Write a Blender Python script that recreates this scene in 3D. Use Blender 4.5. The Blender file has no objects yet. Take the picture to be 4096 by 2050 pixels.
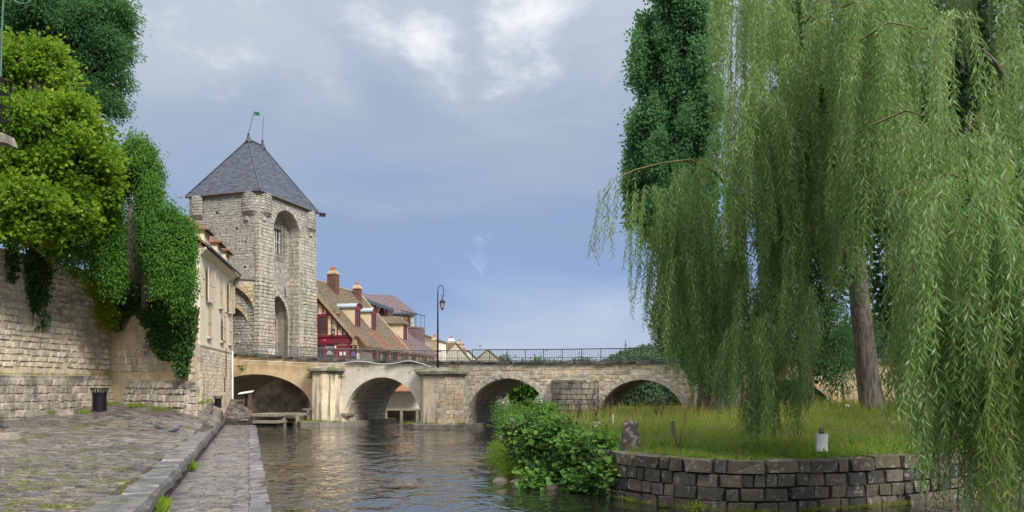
import bpy, math, random
import numpy as np
from mathutils import Vector, Matrix
random.seed(11); R = np.random.default_rng(11)
SC = bpy.context.scene; COL = SC.collection
F, HX, HY, EYE = 3000.0, 2048.0, 1545.0, 2.6      # focal length and horizon in photo pixels, eye height above the river

# ------------------------------------------------------------------ camera, sky, sun
cd = bpy.data.cameras.new('camera'); cam = bpy.data.objects.new('camera', cd); COL.objects.link(cam)
cam.location = (0, 0, EYE); cam.rotation_euler = (math.pi/2, 0, 0)
cd.sensor_width = 36; cd.lens = F/4096*36; cd.shift_y = (HY-1025)/4096; cd.clip_end = 5000; cd.clip_start = .1
SC.camera = cam
SC.view_settings.view_transform = 'Standard'; SC.view_settings.look = 'None'
SC.view_settings.exposure = 1.7; SC.view_settings.gamma = 1; SC.view_settings.use_curve_mapping = False
SUN_EL, SUN_AZ = 42, 142          # azimuth clockwise from +Y (view direction): behind the camera to the right
W = bpy.data.worlds.new('World'); SC.world = W; W.use_nodes = True

class NT:
    def __init__(s, tree): s.t = tree; s.n = tree.nodes; s.l = tree.links
    def new(s, typ, ins=None, **kw):
        n = s.n.new('ShaderNode'+typ)
        for k, v in kw.items(): setattr(n, k, v)
        for k, v in (ins or {}).items():
            if hasattr(v, 'links'): s.l.new(v, n.inputs[k])
            else: n.inputs[k].default_value = v
        return n
    def math(s, op, a, b=0.0, clamp=False):
        return s.new('Math', {0: a, 1: b}, operation=op, use_clamp=clamp).outputs[0]
    def mrange(s, v, a, b, c=0.0, d=1.0, smooth=True):
        return s.new('MapRange', {0: v, 1: a, 2: b, 3: c, 4: d}, interpolation_type='SMOOTHSTEP' if smooth else 'LINEAR').outputs[0]
    def mix(s, f, a, b, blend='MIX'):
        n = s.n.new('ShaderNodeMix'); n.data_type = 'RGBA'; n.blend_type = blend; n.clamp_result = False
        for i, v in ((0, f), (6, a), (7, b)):
            if hasattr(v, 'links'): s.l.new(v, n.inputs[i])
            else: n.inputs[i].default_value = v if i == 0 else (*v, 1)
        return n.outputs[2]
    def ramp(s, f, stops):
        n = s.n.new('ShaderNodeValToRGB'); s.l.new(f, n.inputs[0]); e = n.color_ramp.elements
        while len(e) < len(stops): e.new(.5)
        for el, (p, c) in zip(e, stops): el.position = p; el.color = (*c, 1)
        return n.outputs[0]
    def noise(s, vec, scale, detail=4, rough=.55, dist=0.0):
        return s.new('TexNoise', {'Vector': vec, 'Scale': scale, 'Detail': detail, 'Roughness': rough, 'Distortion': dist}).outputs[0]
def lin(r, g, b):
    f = lambda v: (v/255/12.92) if v <= 10 else ((v/255+.055)/1.055)**2.4
    return (f(r), f(g), f(b))

def scaled(n, pos, s):
    return n.new('VectorMath', {0: pos, 1: s}, operation='MULTIPLY').outputs[0]
def build_world():
    n = NT(W.node_tree); n.n.clear()
    d = n.new('TexCoord').outputs['Generated']
    sx = n.new('SeparateXYZ', {0: d})
    x, y, z = sx.outputs
    hor = n.math('SQRT', n.math('ADD', n.math('MULTIPLY', x, x), n.math('MULTIPLY', y, y)))
    t = n.math('DIVIDE', z, n.math('MAXIMUM', hor, .05))
    zz = n.math('ADD', n.math('MAXIMUM', z, 0.0), .22)
    pl = n.new('CombineXYZ', {0: n.math('DIVIDE', x, zz), 1: n.math('DIVIDE', y, zz), 2: 0.0}).outputs[0]
    n1 = n.noise(scaled(n, d, (1, 1, 2.6)), 2.6, 8, .58, .5); n2 = n.noise(scaled(n, d, (1, 1, 1.7)), 7.5, 10, .60, .25); n3 = n.noise(pl, .55, 3, .5)
    # grey cloud deck: bluer and darker low, paler high
    tt = n.math('ADD', t, n.math('MULTIPLY', n.math('SUBTRACT', n1, .5), .46))
    tt = n.math('ADD', tt, n.math('MULTIPLY', n.math('SUBTRACT', n3, .5), .12))
    tt = n.math('ADD', tt, n.math('MULTIPLY', x, -.10))
    k = .327
    cr = lambda *c: tuple(v*k for v in lin(*c))
    base = n.ramp(tt, [(0, cr(184, 197, 218)), (.08, cr(160, 180, 213)), (.15, cr(141, 166, 208)), (.22, cr(143, 165, 200)), (.28, cr(154, 172, 200)), (.36, cr(163, 178, 199)),
                       (.46, cr(182, 195, 209)), (.72, cr(208, 214, 222)), (1.0, cr(246, 247, 250))])
    # sunlit white heads that break the deck high up
    s = None
    for px, py, r, a in ((2090, 90, .075, .85), (1960, 50, .045, .7), (2230, 150, .05, .65), (1710, 165, .042, .95), (1450, 95, .06, .75), (1330, 60, .05, .6), (1000, -20, .06, .75), (640, 25, .035, .7),
                         (1800, -40, .10, .6), (1560, 170, .03, .5)):
        v = Vector(((px-HX)/F, 1, (HY-py)/F)).normalized()
        ds = n.new('VectorMath', {0: d, 1: v}, operation='DISTANCE').outputs['Value']
        m = n.mrange(ds, r*2.1, 0.0, 0.0, a)
        s = m if s is None else n.math('MAXIMUM', s, m)
    hi = n.math('MULTIPLY', n.mrange(t, .6, .9), .45)
    s = n.math('MAXIMUM', s, hi)
    wm = n.mrange(n.math('ADD', n.math('MULTIPLY', s, .44), n.math('MULTIPLY', n2, 1.45)), .92, 1.38)
    col = n.mix(wm, base, cr(246, 248, 251))
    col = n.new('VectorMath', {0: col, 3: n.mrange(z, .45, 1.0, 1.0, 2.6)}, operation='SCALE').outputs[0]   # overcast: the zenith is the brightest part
    sky = n.new('TexSky'); sky.sky_type = 'NISHITA'; sky.sun_disc = False
    sky.sun_elevation = math.radians(SUN_EL); sky.sun_rotation = math.radians(SUN_AZ); sky.altitude = 50; sky.dust_density = 1.5
    bg1 = n.new('Background', {'Color': sky.outputs[0], 'Strength': .05})
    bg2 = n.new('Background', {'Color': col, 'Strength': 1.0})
    cover = n.mrange(n1, .25, .6, .90, 1.0)
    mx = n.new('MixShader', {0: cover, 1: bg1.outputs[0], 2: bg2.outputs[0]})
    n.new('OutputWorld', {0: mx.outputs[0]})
build_world()
sd = bpy.data.lights.new('sun', 'SUN'); sd.energy = 1.5; sd.angle = math.radians(16); sd.color = (1, .965, .90)
so = bpy.data.objects.new('sun', sd); COL.objects.link(so); so.location = (20, -30, 60)
_e, _a = math.radians(SUN_EL), math.radians(SUN_AZ)
so.rotation_euler = Vector((math.sin(_a)*math.cos(_e), math.cos(_a)*math.cos(_e), math.sin(_e))).to_track_quat('Z', 'Y').to_euler()

# ------------------------------------------------------------------ materials
MATS = {}
def newmat(name):
    m = bpy.data.materials.new(name); m.use_nodes = True; MATS[name] = m
    n = NT(m.node_tree); n.n.clear(); return m, n
def rnd(n):
    g = n.new('NewGeometry'); o = n.new('ObjectInfo')
    return n.math('FRACT', n.math('ADD', n.math('MULTIPLY', g.outputs['Random Per Island'], 7.31), n.math('MULTIPLY', o.outputs['Random'], 3.77))), g.outputs['Position']
def surf(name, cols, rough=.85, nscale=5, bump=.25, stain=None, moss=None, grain=.35, gloss=None, spec=.4, metal=0.0, bdist=.03, streak=None):
    """Generic weathered surface: per-piece colour from cols, fine grain, blotchy stain, vertical run-off streaks, moss patches."""
    m, n = newmat(name); r, pos = rnd(n)
    col = n.ramp(r, [(i/max(1, len(cols)-1), c) for i, c in enumerate(cols)]) if len(cols) > 1 else n.mix(0.0, cols[0], cols[0])
    g = n.noise(pos, nscale, 8, .65); g2 = n.noise(pos, nscale*6, 4, .6)
    f = n.math('ADD', n.math('MULTIPLY', n.mrange(g, .25, .75, -1, 1), grain), n.math('MULTIPLY', n.mrange(g2, .3, .7, -.5, .5), grain))
    f = n.math('ADD', f, 1.0)
    col = n.new('VectorMath', {0: col, 3: f}, operation='SCALE').outputs[0]
    if stain:
        c, sc, lo, hi, amt = stain
        col = n.mix(n.mrange(n.noise(pos, sc, 7, .6, .3), lo, hi, 0, amt), col, c)
    if streak:
        c, lo, hi, amt = streak
        q = n.noise(scaled(n, pos, (2.2, 2.2, .22)), 1.6, 6, .6)
        col = n.mix(n.mrange(q, lo, hi, 0, amt), col, c)
    if moss:
        c, sc, lo, hi, amt = moss
        col = n.mix(n.mrange(n.noise(pos, sc, 8, .7), lo, hi, 0, amt), col, c)
    b = n.new('Bump', {'Strength': bump, 'Distance': bdist, 'Height': n.math('ADD', g, n.math('MULTIPLY', g2, .4))}).outputs[0]
    ro = rough
    if gloss: ro = n.mrange(g, gloss[0], gloss[1], gloss[2], gloss[3])
    p = n.new('BsdfPrincipled', {'Base Color': col, 'Roughness': ro, 'Normal': b, 'Metallic': metal, 'Specular IOR Level': spec})
    n.new('OutputMaterial', {0: p.outputs[0]}); return m
def leafmat(name, cols, trans=.35, rough=.5, spec=.22):
    m, n = newmat(name); r, pos = rnd(n)
    r2 = n.math('ADD', n.math('MULTIPLY', r, .58), n.math('MULTIPLY', n.mrange(n.noise(pos, .8, 4), .3, .7), .42))
    col = n.ramp(r2, [(i/(len(cols)-1), c) for i, c in enumerate(cols)])
    p = n.new('BsdfPrincipled', {'Base Color': col, 'Roughness': rough if spec > .3 else max(rough, .55), 'Specular IOR Level': spec})
    t = n.new('BsdfTranslucent', {'Color': n.mix(.55, col, (.16, .22, .03), 'ADD')})
    mx = n.new('MixShader', {0: trans, 1: p.outputs[0], 2: t.outputs[0]})
    n.new('OutputMaterial', {0: mx.outputs[0]}); return m
def flat(name, c, rough=.6, metal=0.0, spec=.4): return surf(name, [c], rough, 9, .08, grain=.12, metal=metal, spec=spec)

surf('tower_stone', [(.24, .225, .20), (.38, .355, .30), (.315, .295, .26), (.44, .405, .335), (.285, .27, .245)], stain=((.17, .16, .145), .35, .46, .72, .6), streak=((.14, .125, .11), .52, .72, .6))
surf('tower_ashlar', [(.39, .35, .28), (.32, .30, .25), (.46, .405, .315), (.30, .285, .25)], stain=((.30, .20, .12), .4, .55, .8, .45), streak=((.12, .11, .10), .51, .70, .75))
surf('tower_mortar', [(.36, .33, .275)], nscale=3, stain=((.19, .18, .16), .3, .5, .75, .5))
surf('yellow_stone', [(.42, .31, .16), (.34, .27, .17), (.50, .37, .19)], stain=((.14, .12, .09), .8, .5, .75, .6))
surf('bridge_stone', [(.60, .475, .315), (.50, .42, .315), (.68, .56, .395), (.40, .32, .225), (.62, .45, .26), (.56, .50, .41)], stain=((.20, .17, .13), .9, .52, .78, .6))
surf('bridge_mortar', [(.68, .605, .48)], nscale=3, stain=((.33, .29, .23), .6, .5, .8, .5))
surf('voussoir', [(.56, .475, .37), (.50, .43, .35), (.62, .525, .40), (.53, .44, .33)], stain=((.24, .21, .17), 1.2, .5, .8, .5))
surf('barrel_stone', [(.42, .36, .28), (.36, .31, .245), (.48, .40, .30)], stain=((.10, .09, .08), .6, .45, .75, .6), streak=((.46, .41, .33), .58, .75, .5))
surf('ochre_render', [(.60, .455, .28)], nscale=1.6, grain=.2, bump=.12, stain=((.40, .35, .27), .5, .5, .68, .6), streak=((.20, .155, .10), .55, .75, .55))
surf('pale_render', [(.66, .60, .49)], nscale=1.4, grain=.18, bump=.12, stain=((.40, .34, .26), .7, .5, .72, .5), streak=((.30, .27, .23), .6, .75, .4))
surf('pier_render', [(.60, .49, .34)], nscale=1.8, grain=.22, bump=.15, stain=((.66, .57, .43), .8, .5, .6, .7), streak=((.12, .11, .10), .49, .62, .85))
surf('coping', [(.085, .08, .072), (.065, .062, .058), (.115, .105, .09), (.078, .073, .065)], stain=((.34, .31, .26), 1.5, .58, .75, .5), moss=((.12, .12, .03), 2.5, .58, .7, .5))
surf('cap_stone', [(.23, .20, .155), (.28, .25, .19)], stain=((.09, .085, .075), 1.6, .45, .62, .7), moss=((.13, .14, .03), 2, .52, .66, .8))
surf('slate', [(.042, .053, .076), (.055, .066, .090), (.034, .043, .062), (.072, .082, .104)], rough=.55, nscale=4, bump=.1, stain=((.10, .095, .085), .7, .55, .8, .6), grain=.25)
surf('tile_moss', [(.135, .092, .062), (.10, .076, .054), (.16, .11, .076), (.115, .088, .056)], nscale=3, stain=((.125, .108, .048), .45, .42, .66, .75), moss=((.17, .15, .055), 1.6, .56, .72, .5))
surf('tile_red', [(.19, .085, .05), (.15, .075, .05), (.23, .11, .065), (.12, .075, .055)], nscale=4, stain=((.12, .10, .05), .8, .55, .75, .5))
surf('tile_purple', [(.135, .088, .092), (.11, .075, .08), (.16, .105, .10), (.10, .072, .082)], nscale=4, stain=((.17, .13, .07), .7, .55, .8, .5))
surf('cream_render', [(.63, .55, .41)], nscale=.9, grain=.06, bump=.04, stain=((.50, .43, .32), .5, .55, .8, .35), streak=((.42, .37, .29), .62, .8, .35))
surf('timber_cream', [(.60, .49, .32)], nscale=2, grain=.1, bump=.06, stain=((.5, .38, .21), .9, .55, .8, .4))
surf('verge', [(.38, .28, .17), (.30, .23, .14)], nscale=3, stain=((.22, .19, .08), 1.6, .5, .7, .6))
surf('white_render', [(.62, .58, .50)], nscale=1.2, grain=.1, bump=.06, streak=((.4, .37, .31), .6, .8, .4))
surf('grey_rubble', [(.34, .315, .265), (.26, .24, .205), (.42, .385, .32)], nscale=6, stain=((.19, .18, .14), .8, .5, .8, .5))
flat('burgundy', (.165, .018, .032), .5); flat('dark_timber', (.10, .055, .04), .7); flat('rafter', (.10, .045, .028), .75)
flat('iron', (.012, .013, .016), .45, 0.3); flat('rail_grey', (.17, .17, .165), .5, .4); flat('rail_dark', (.055, .07, .09), .5, .4)
flat('zinc', (.36, .40, .45), .4, .6); flat('lead_blue', (.07, .10, .14), .5, .3); flat('pvc', (.75, .74, .71), .4); flat('paper', (.72, .72, .70), .7)
flat('shutter', (.47, .385, .275), .6); flat('sill', (.52, .455, .35), .8); flat('white_paint', (.74, .73, .70), .5); flat('dark_void', (.012, .012, .012), .9)
flat('purple_print', (.22, .10, .42), .6); flat('orange_print', (.75, .30, .08), .6); flat('flag_green', (.01, .11, .08), .7); flat('terracotta', (.42, .12, .045), .7)
surf('brick', [(.17, .075, .058), (.13, .06, .05), (.21, .10, .075)], nscale=9, stain=((.08, .06, .055), 2, .5, .8, .5))
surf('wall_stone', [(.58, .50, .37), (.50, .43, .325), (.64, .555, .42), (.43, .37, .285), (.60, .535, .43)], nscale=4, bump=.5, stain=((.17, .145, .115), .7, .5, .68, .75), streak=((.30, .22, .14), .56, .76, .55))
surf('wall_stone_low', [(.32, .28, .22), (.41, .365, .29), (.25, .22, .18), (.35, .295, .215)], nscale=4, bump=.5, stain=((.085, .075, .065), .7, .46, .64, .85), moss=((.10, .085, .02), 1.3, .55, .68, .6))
surf('wall_mortar', [(.52, .43, .30)], nscale=2.2, bump=.4, stain=((.17, .135, .10), .5, .5, .68, .75), streak=((.15, .12, .09), .56, .72, .55))
surf('island_stone', [(.060, .052, .040), (.090, .074, .050), (.042, .039, .034), (.13, .105, .070), (.075, .066, .052)], nscale=5, bump=.7, bdist=.05, gloss=(.3, .7, .5, .85), stain=((.26, .245, .205), 7, .57, .64, .8), moss=((.055, .055, .018), 1.2, .5, .68, .75))
surf('dark_mortar', [(.048, .043, .035)], nscale=6, moss=((.035, .04, .01), 2, .5, .7, .7))
surf('cobble', [(.072, .068, .069), (.145, .122, .102), (.052, .051, .055), (.20, .168, .136), (.105, .096, .094)], nscale=3, bump=.4, bdist=.02, gloss=(.35, .65, .15, .45), spec=.9, stain=((.055, .042, .036), .35, .48, .68, .7))
surf('sett', [(.125, .115, .116), (.16, .14, .13), (.10, .094, .098), (.14, .122, .114)], nscale=3, bump=.4, bdist=.02, gloss=(.35, .65, .2, .5), spec=.7, stain=((.07, .056, .048), 1.1, .52, .68, .7))
surf('joint', [(.034, .029, .024)], nscale=3, gloss=(.4, .65, .3, .8), stain=((.10, .08, .06), .25, .5, .7, .6), moss=((.085, .10, .012), .5, .56, .66, .7))
surf('kerb', [(.10, .10, .104), (.13, .122, .118), (.085, .085, .09), (.115, .108, .104)], nscale=2.5, bump=.5, bdist=.03, gloss=(.35, .65, .3, .6), spec=.6, stain=((.15, .125, .09), 1.2, .55, .7, .6))
surf('riser', [(.045, .04, .032)], nscale=4, bump=.7, moss=((.06, .06, .02), 2.5, .5, .7, .7), stain=((.22, .20, .17), 6, .62, .7, .6))
surf('concrete', [(.24, .21, .17)], nscale=3, stain=((.09, .08, .06), 1.2, .5, .7, .6), moss=((.10, .12, .02), 1.5, .52, .66, .7))
surf('bark', [(.115, .095, .075)], nscale=3, bump=.2, stain=((.05, .042, .036), 2, .5, .7, .6))
surf('twig', [(.13, .115, .045), (.16, .14, .05)], nscale=3)
surf('twig_dark', [(.06, .048, .032)], nscale=3)
surf('soil', [(.075, .075, .022)], nscale=2, stain=((.14, .115, .04), .6, .5, .7, .6))
surf('weathered_wood', [(.21, .165, .12)], nscale=8, bump=.5)
surf('feather', [(.035, .042, .058)], rough=.5, nscale=9, grain=.5, stain=((.20, .21, .24), 5, .55, .62, .5))
surf('rock', [(.10, .085, .07)], nscale=3, bump=.6, gloss=(.3, .7, .3, .7))

leafmat('leaf_linden', [(.045, .12, .010), (.095, .20, .012), (.17, .28, .016), (.28, .36, .025)], .45)
leafmat('leaf_ash', [(.028, .11, .044), (.052, .16, .058), (.09, .22, .068)], .42)
leafmat('leaf_pagoda', [(.030, .105, .014), (.052, .16, .020), (.085, .21, .026), (.125, .25, .032)], .38)
leafmat('leaf_ivy', [(.020, .065, .014), (.034, .098, .018), (.060, .14, .022)], .25, .4)
leafmat('leaf_yellow', [(.14, .21, .012), (.22, .28, .016), (.30, .33, .02)], .45)
leafmat('leaf_poplar', [(.040, .140, .064), (.072, .205, .088), (.12, .27, .115), (.175, .33, .145)], .42, .4)
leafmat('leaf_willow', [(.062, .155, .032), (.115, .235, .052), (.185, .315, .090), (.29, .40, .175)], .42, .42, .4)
leafmat('leaf_willow_shade', [(.018, .062, .018), (.030, .09, .025), (.050, .12, .036)], .3)  # shade deep in the crown is put into this darker leaf colour
leafmat('leaf_willow_yellow', [(.070, .145, .026), (.115, .20, .038), (.20, .25, .045)], .4)
leafmat('leaf_alder', [(.045, .135, .030), (.080, .195, .036), (.13, .26, .048), (.21, .33, .045)], .42, .4)
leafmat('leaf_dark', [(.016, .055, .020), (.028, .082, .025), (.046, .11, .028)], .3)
leafmat('leaf_far_haze', [(.040, .085, .045), (.060, .11, .055), (.085, .14, .062)], .2)  # distance haze is put into this paler, bluer leaf colour
leafmat('grass_green', [(.10, .195, .014), (.165, .26, .020), (.205, .295, .030), (.25, .31, .055)], .45)
leafmat('grass_dry', [(.26, .20, .08), (.33, .26, .11), (.21, .18, .055)], .25)
leafmat('moss', [(.11, .14, .008), (.16, .19, .012), (.21, .23, .018)], .2)
leafmat('flower', [(.55, .52, .40), (.6, .58, .48)], .2); leafmat('flower_purple', [(.24, .10, .36), (.32, .15, .42)], .2)

def glassmat():
    m, n = newmat('window_glass')
    p = n.new('BsdfPrincipled', {'Base Color': (.035, .04, .045, 1), 'Roughness': .08, 'Specular IOR Level': .6})
    n.new('OutputMaterial', {0: p.outputs[0]})
    m, n = newmat('lamp_glass')
    p = n.new('BsdfPrincipled', {'Base Color': (.55, .58, .60, 1), 'Roughness': .25, 'Transmission Weight': .5})
    n.new('OutputMaterial', {0: p.outputs[0]})
    m, n = newmat('red_light')
    p = n.new('BsdfPrincipled', {'Base Color': (.6, .01, .01, 1), 'Emission Color': (1, .02, .02, 1), 'Emission Strength': 1.5})
    n.new('OutputMaterial', {0: p.outputs[0]})
glassmat()
def barkmat():
    m, n = newmat('bark_rough'); pos = n.new('NewGeometry').outputs['Position']
    q = n.noise(scaled(n, pos, (9, 9, 1.3)), 1.6, 7, .65, .6)
    col = n.ramp(q, [(.32, (.030, .025, .020)), (.5, (.12, .10, .078)), (.68, (.22, .19, .15))])
    b = n.new('Bump', {'Strength': 1.0, 'Distance': .08, 'Height': q}).outputs[0]
    p = n.new('BsdfPrincipled', {'Base Color': col, 'Roughness': .9, 'Normal': b}); n.new('OutputMaterial', {0: p.outputs[0]})
barkmat()
def watermat():
    m, n = newmat('river_water'); pos = n.new('NewGeometry').outputs['Position']
    sp = n.new('SeparateXYZ', {0: pos})
    a = n.noise(scaled(n, pos, (1.0, .7, 1)), 1.35, 2, .5, .9)
    b = n.noise(scaled(n, pos, (1.0, .8, 1)), 6.0, 2, .5, .6)
    c = n.noise(scaled(n, pos, (.28, .22, 1)), 1, 3, .5)
    calm = n.mrange(c, .36, .62, .35, 1.0)
    hgt = n.math('MULTIPLY', n.math('ADD', n.math('MULTIPLY', a, 1.1), n.math('MULTIPLY', b, .20)), calm)
    bm = n.new('Bump', {'Strength': 1.0, 'Distance': .115, 'Height': hgt}).outputs[0]
    # rapids near the bridge carry flecks of foam; elsewhere the pale flecks are painted-in glints on the ripples
    fz = n.math('MULTIPLY', n.mrange(sp.outputs[1], 30, 40), n.mrange(sp.outputs[1], 56, 48))
    fx = n.mrange(sp.outputs[0], 2, -6)
    foam_glint = n.noise(scaled(n, pos, (1.1, .8, 1)), 2.2, 8, .72, 1.0)
    thr = n.math('SUBTRACT', .70, n.math('MULTIPLY', n.math('MULTIPLY', fz, fx), .085))
    fm = n.mrange(n.math('SUBTRACT', foam_glint, thr), 0.0, .06, 0, .8)
    body = n.mix(n.mrange(c, .35, .65), (.014, .014, .010), (.009, .012, .010))
    col = n.mix(fm, body, (.62, .62, .60))
    p = n.new('BsdfPrincipled', {'Base Color': col, 'Roughness': n.math('ADD', n.math('MULTIPLY', fm, .5), .03), 'IOR': 1.4, 'Normal': bm, 'Specular IOR Level': .8, 'Coat Weight': .6, 'Coat Roughness': .04, 'Coat IOR': 1.45, 'Coat Normal': bm})
    n.new('OutputMaterial', {0: p.outputs[0]})
watermat()

# ------------------------------------------------------------------ helpers
def link(name, me, mat=None, parent=None, kind=None):
    o = bpy.data.objects.new(name, me); COL.objects.link(o)
    if mat is not None and me is not None and not me.materials: me.materials.append(MATS[mat])
    if parent is not None: adopt(o, parent)
    if kind: o['kind'] = kind
    return o
def adopt(o, parent):                  # every mesh is built in world coordinates
    o.parent = parent; o.matrix_parent_inverse = Matrix.Translation(-parent.location)
def thing(name, label, cat, loc=(0, 0, 0), group=None):
    o = bpy.data.objects.new(name, None); COL.objects.link(o); o.location = loc; o.empty_display_size = .3
    return tag(o, label, cat, group)
def tag(o, label, cat, group=None, kind=None):
    if label: o['label'] = label
    if cat: o['category'] = cat
    if group: o['group'] = group
    if kind: o['kind'] = kind
    return o
class MB:
    def __init__(s): s.v = []; s.f = []
    def add(s, vs, fs):
        k = len(s.v); s.v += [tuple(map(float, v)) for v in vs]; s.f += [tuple(i+k for i in f) for f in fs]; return s
    def obox(s, o, a, b, c):            # corner o and three edge vectors
        o, a, b, c = map(Vector, (o, a, b, c))
        vs = [o, o+a, o+a+b, o+b, o+c, o+a+c, o+a+b+c, o+b+c]
        return s.add(vs, [(0, 3, 2, 1), (4, 5, 6, 7), (0, 1, 5, 4), (1, 2, 6, 5), (2, 3, 7, 6), (3, 0, 4, 7)])
    def box(s, c, sz, rz=0.0):
        cx, cy = math.cos(rz), math.sin(rz); a = Vector((cx, cy, 0))*sz[0]; b = Vector((-cy, cx, 0))*sz[1]; z = Vector((0, 0, sz[2]))
        return s.obox(Vector(c)-a/2-b/2-z/2, a, b, z)
    def prism(s, poly, vec):            # planar polygon (3D points) extruded by vec
        n = len(poly); poly = [Vector(p) for p in poly]; vec = Vector(vec)
        return s.add(poly+[p+vec for p in poly], [tuple(range(n))[::-1], tuple(range(n, 2*n))]+[(i, (i+1) % n, n+(i+1) % n, n+i) for i in range(n)])
    def poly(s, pts): return s.add(pts, [tuple(range(len(pts)))])
    def tube(s, path, r, n=6, cap=True):
        path = [Vector(p) for p in path]; rs = r if hasattr(r, '__len__') else [r]*len(path); vs = []; fs = []
        up = None
        for i, p in enumerate(path):
            t = (path[min(i+1, len(path)-1)]-path[max(i-1, 0)]).normalized()
            if up is None: up = t.orthogonal().normalized()
            up = (up-t*up.dot(t)); up = up.normalized() if up.length > 1e-6 else t.orthogonal().normalized()
            w = t.cross(up)
            vs += [p+(up*math.cos(2*math.pi*k/n)+w*math.sin(2*math.pi*k/n))*rs[i] for k in range(n)]
        for i in range(len(path)-1):
            fs += [(i*n+k, i*n+(k+1) % n, (i+1)*n+(k+1) % n, (i+1)*n+k) for k in range(n)]
        if cap: fs += [tuple(range(n))[::-1], tuple(range((len(path)-1)*n, len(path)*n))]
        return s.add(vs, fs)
    def lathe(s, c, prof, n=12):        # profile of (radius, height)
        return s._lathe(c, prof, n)
    def _lathe(s, c, prof, n):
        vs = [(c[0]+r*math.cos(2*math.pi*k/n), c[1]+r*math.sin(2*math.pi*k/n), c[2]+h) for r, h in prof for k in range(n)]; m = len(prof)
        fs = [(i*n+k, i*n+(k+1) % n, (i+1)*n+(k+1) % n, (i+1)*n+k) for i in range(m-1) for k in range(n)]
        return s.add(vs, fs+[tuple(range(n))[::-1], tuple(range((m-1)*n, m*n))])
    def mesh(s, name, smooth=False):
        me = bpy.data.meshes.new(name); me.from_pydata(s.v, [], s.f)
        if smooth: me.polygons.foreach_set('use_smooth', [True]*len(me.polygons))
        me.update(); return me
    def build(s, name, mat, parent=None, smooth=False, kind=None): return link(name, s.mesh(name, smooth), mat, parent, kind)
def npmesh(name, V, Fc, smooth=False):
    """Mesh from a float (n,3) array and an int (m,k) face array."""
    V = np.ascontiguousarray(V, dtype=np.float32); Fc = np.ascontiguousarray(Fc, dtype=np.int32); m, k = Fc.shape
    me = bpy.data.meshes.new(name); me.vertices.add(len(V)); me.vertices.foreach_set('co', V.ravel())
    me.loops.add(m*k); me.loops.foreach_set('vertex_index', Fc.ravel())
    me.polygons.add(m); me.polygons.foreach_set('loop_start', np.arange(0, m*k, k, dtype=np.int32))
    me.polygons.foreach_set('use_smooth', np.full(m, smooth)); me.update(calc_edges=True); return me
def at(px, py, Y): return Vector(((px-HX)/F*Y, Y, EYE+(HY-py)/F*Y))
def hit(px, py, P, n):
    d = Vector(((px-HX)/F, 1, (HY-py)/F)); o = Vector((0, 0, EYE)); n = Vector(n)
    return o+d*((Vector(P)-o).dot(n)/d.dot(n))
def copy_tree(root, loc, rz=0.0, scale=1.0):
    r = root.copy(); COL.objects.link(r); r.location = loc; r.rotation_euler = (0, 0, rz); r.scale = (scale,)*3
    for ch in list(root.children):
        c = ch.copy(); COL.objects.link(c); c.parent = r
        for g in list(ch.children): d = g.copy(); COL.objects.link(d); d.parent = c
    return r
# ---- masonry: even-odd polygons filled with courses of pieces, each piece a chamfered block
def scan(polys, z):
    xs = []
    for P in polys:
        for (x0, z0), (x1, z1) in zip(P, P[1:]+P[:1]):
            if (z0 <= z) != (z1 <= z): xs.append(x0+(z-z0)/(z1-z0)*(x1-x0))
    xs.sort(); return list(zip(xs[0::2], xs[1::2]))
def inter(A, B):
    return [(max(a, c), min(b, d)) for a, b in A for c, d in B if min(b, d)-max(a, c) > .03]
def minus(A, B):
    for c, d in B: A = [q for a, b in A for q in ((a, min(b, c)), (max(a, d), b)) if q[1]-q[0] > .03]
    return A
def fill(polys, h, w, gap=.018, z0=None, z1=None, vary=0.0, skip=0.0):
    holes = polys[1:]; polys = polys[:1]; zs = [p[1] for P in polys for p in P]; z = min(zs) if z0 is None else z0; top = max(zs) if z1 is None else z1; out = []
    while z < top-.04:
        hh = min(random.uniform(*h), top-z)
        if top-z-hh < h[0]*.5: hh = top-z
        iv = inter(scan(polys, z+.01), scan(polys, z+hh-.01))
        for H in holes: iv = minus(minus(minus(iv, scan([H], z+.01)), scan([H], z+hh*.5)), scan([H], z+hh-.01))
        for a, b in iv:
            u = a
            while u < b-.02:
                ww = random.uniform(*w)
                if b-u-ww < w[0]*.6: ww = b-u
                if random.random() >= skip:
                    dz = random.uniform(-vary, vary)
                    out.append((u+ww/2, z+hh/2+dz*hh, max(ww-gap, .02), max(hh*(1-abs(dz))-gap, .02)))
                u += ww
        z += hh
    return out
def unit_blocks(n=8, jit=.05, inset=.07, mid=.6, face=.12):
    out = []
    for k in range(n):
        q = np.array([(-.5, -.5), (.5, -.5), (.5, .5), (-.5, .5)]); q = q+R.uniform(-jit, jit, q.shape)
        q2 = q*(1-2*inset)+R.uniform(-jit*.4, jit*.4, q.shape)
        v = [(a, 0, b) for a, b in q]+[(a, mid, b) for a, b in q]+[(a, 1+R.uniform(-face, face), b) for a, b in q2]
        f = [(i, (i+1) % 4, 4+(i+1) % 4, 4+i) for i in range(4)]+[(4+i, 4+(i+1) % 4, 8+(i+1) % 4, 8+i) for i in range(4)]+[(8, 9, 10, 11)]
        out.append((np.array(v), np.array(f)))
    return out
BLOCKS = unit_blocks(); ROUGH = unit_blocks(10, .11, .12, .45); FLAT = unit_blocks(6, .012, .02, .8); HEWN = unit_blocks(14, .06, .05, .75, .06)
_shared = {}
def shared(kind, k, blocks, mat, name):
    key = (kind, k, mat)
    if key not in _shared:
        me = npmesh(name, blocks[k][0], blocks[k][1]); me.materials.append(MATS[mat]); _shared[key] = me
    return _shared[key]
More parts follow.
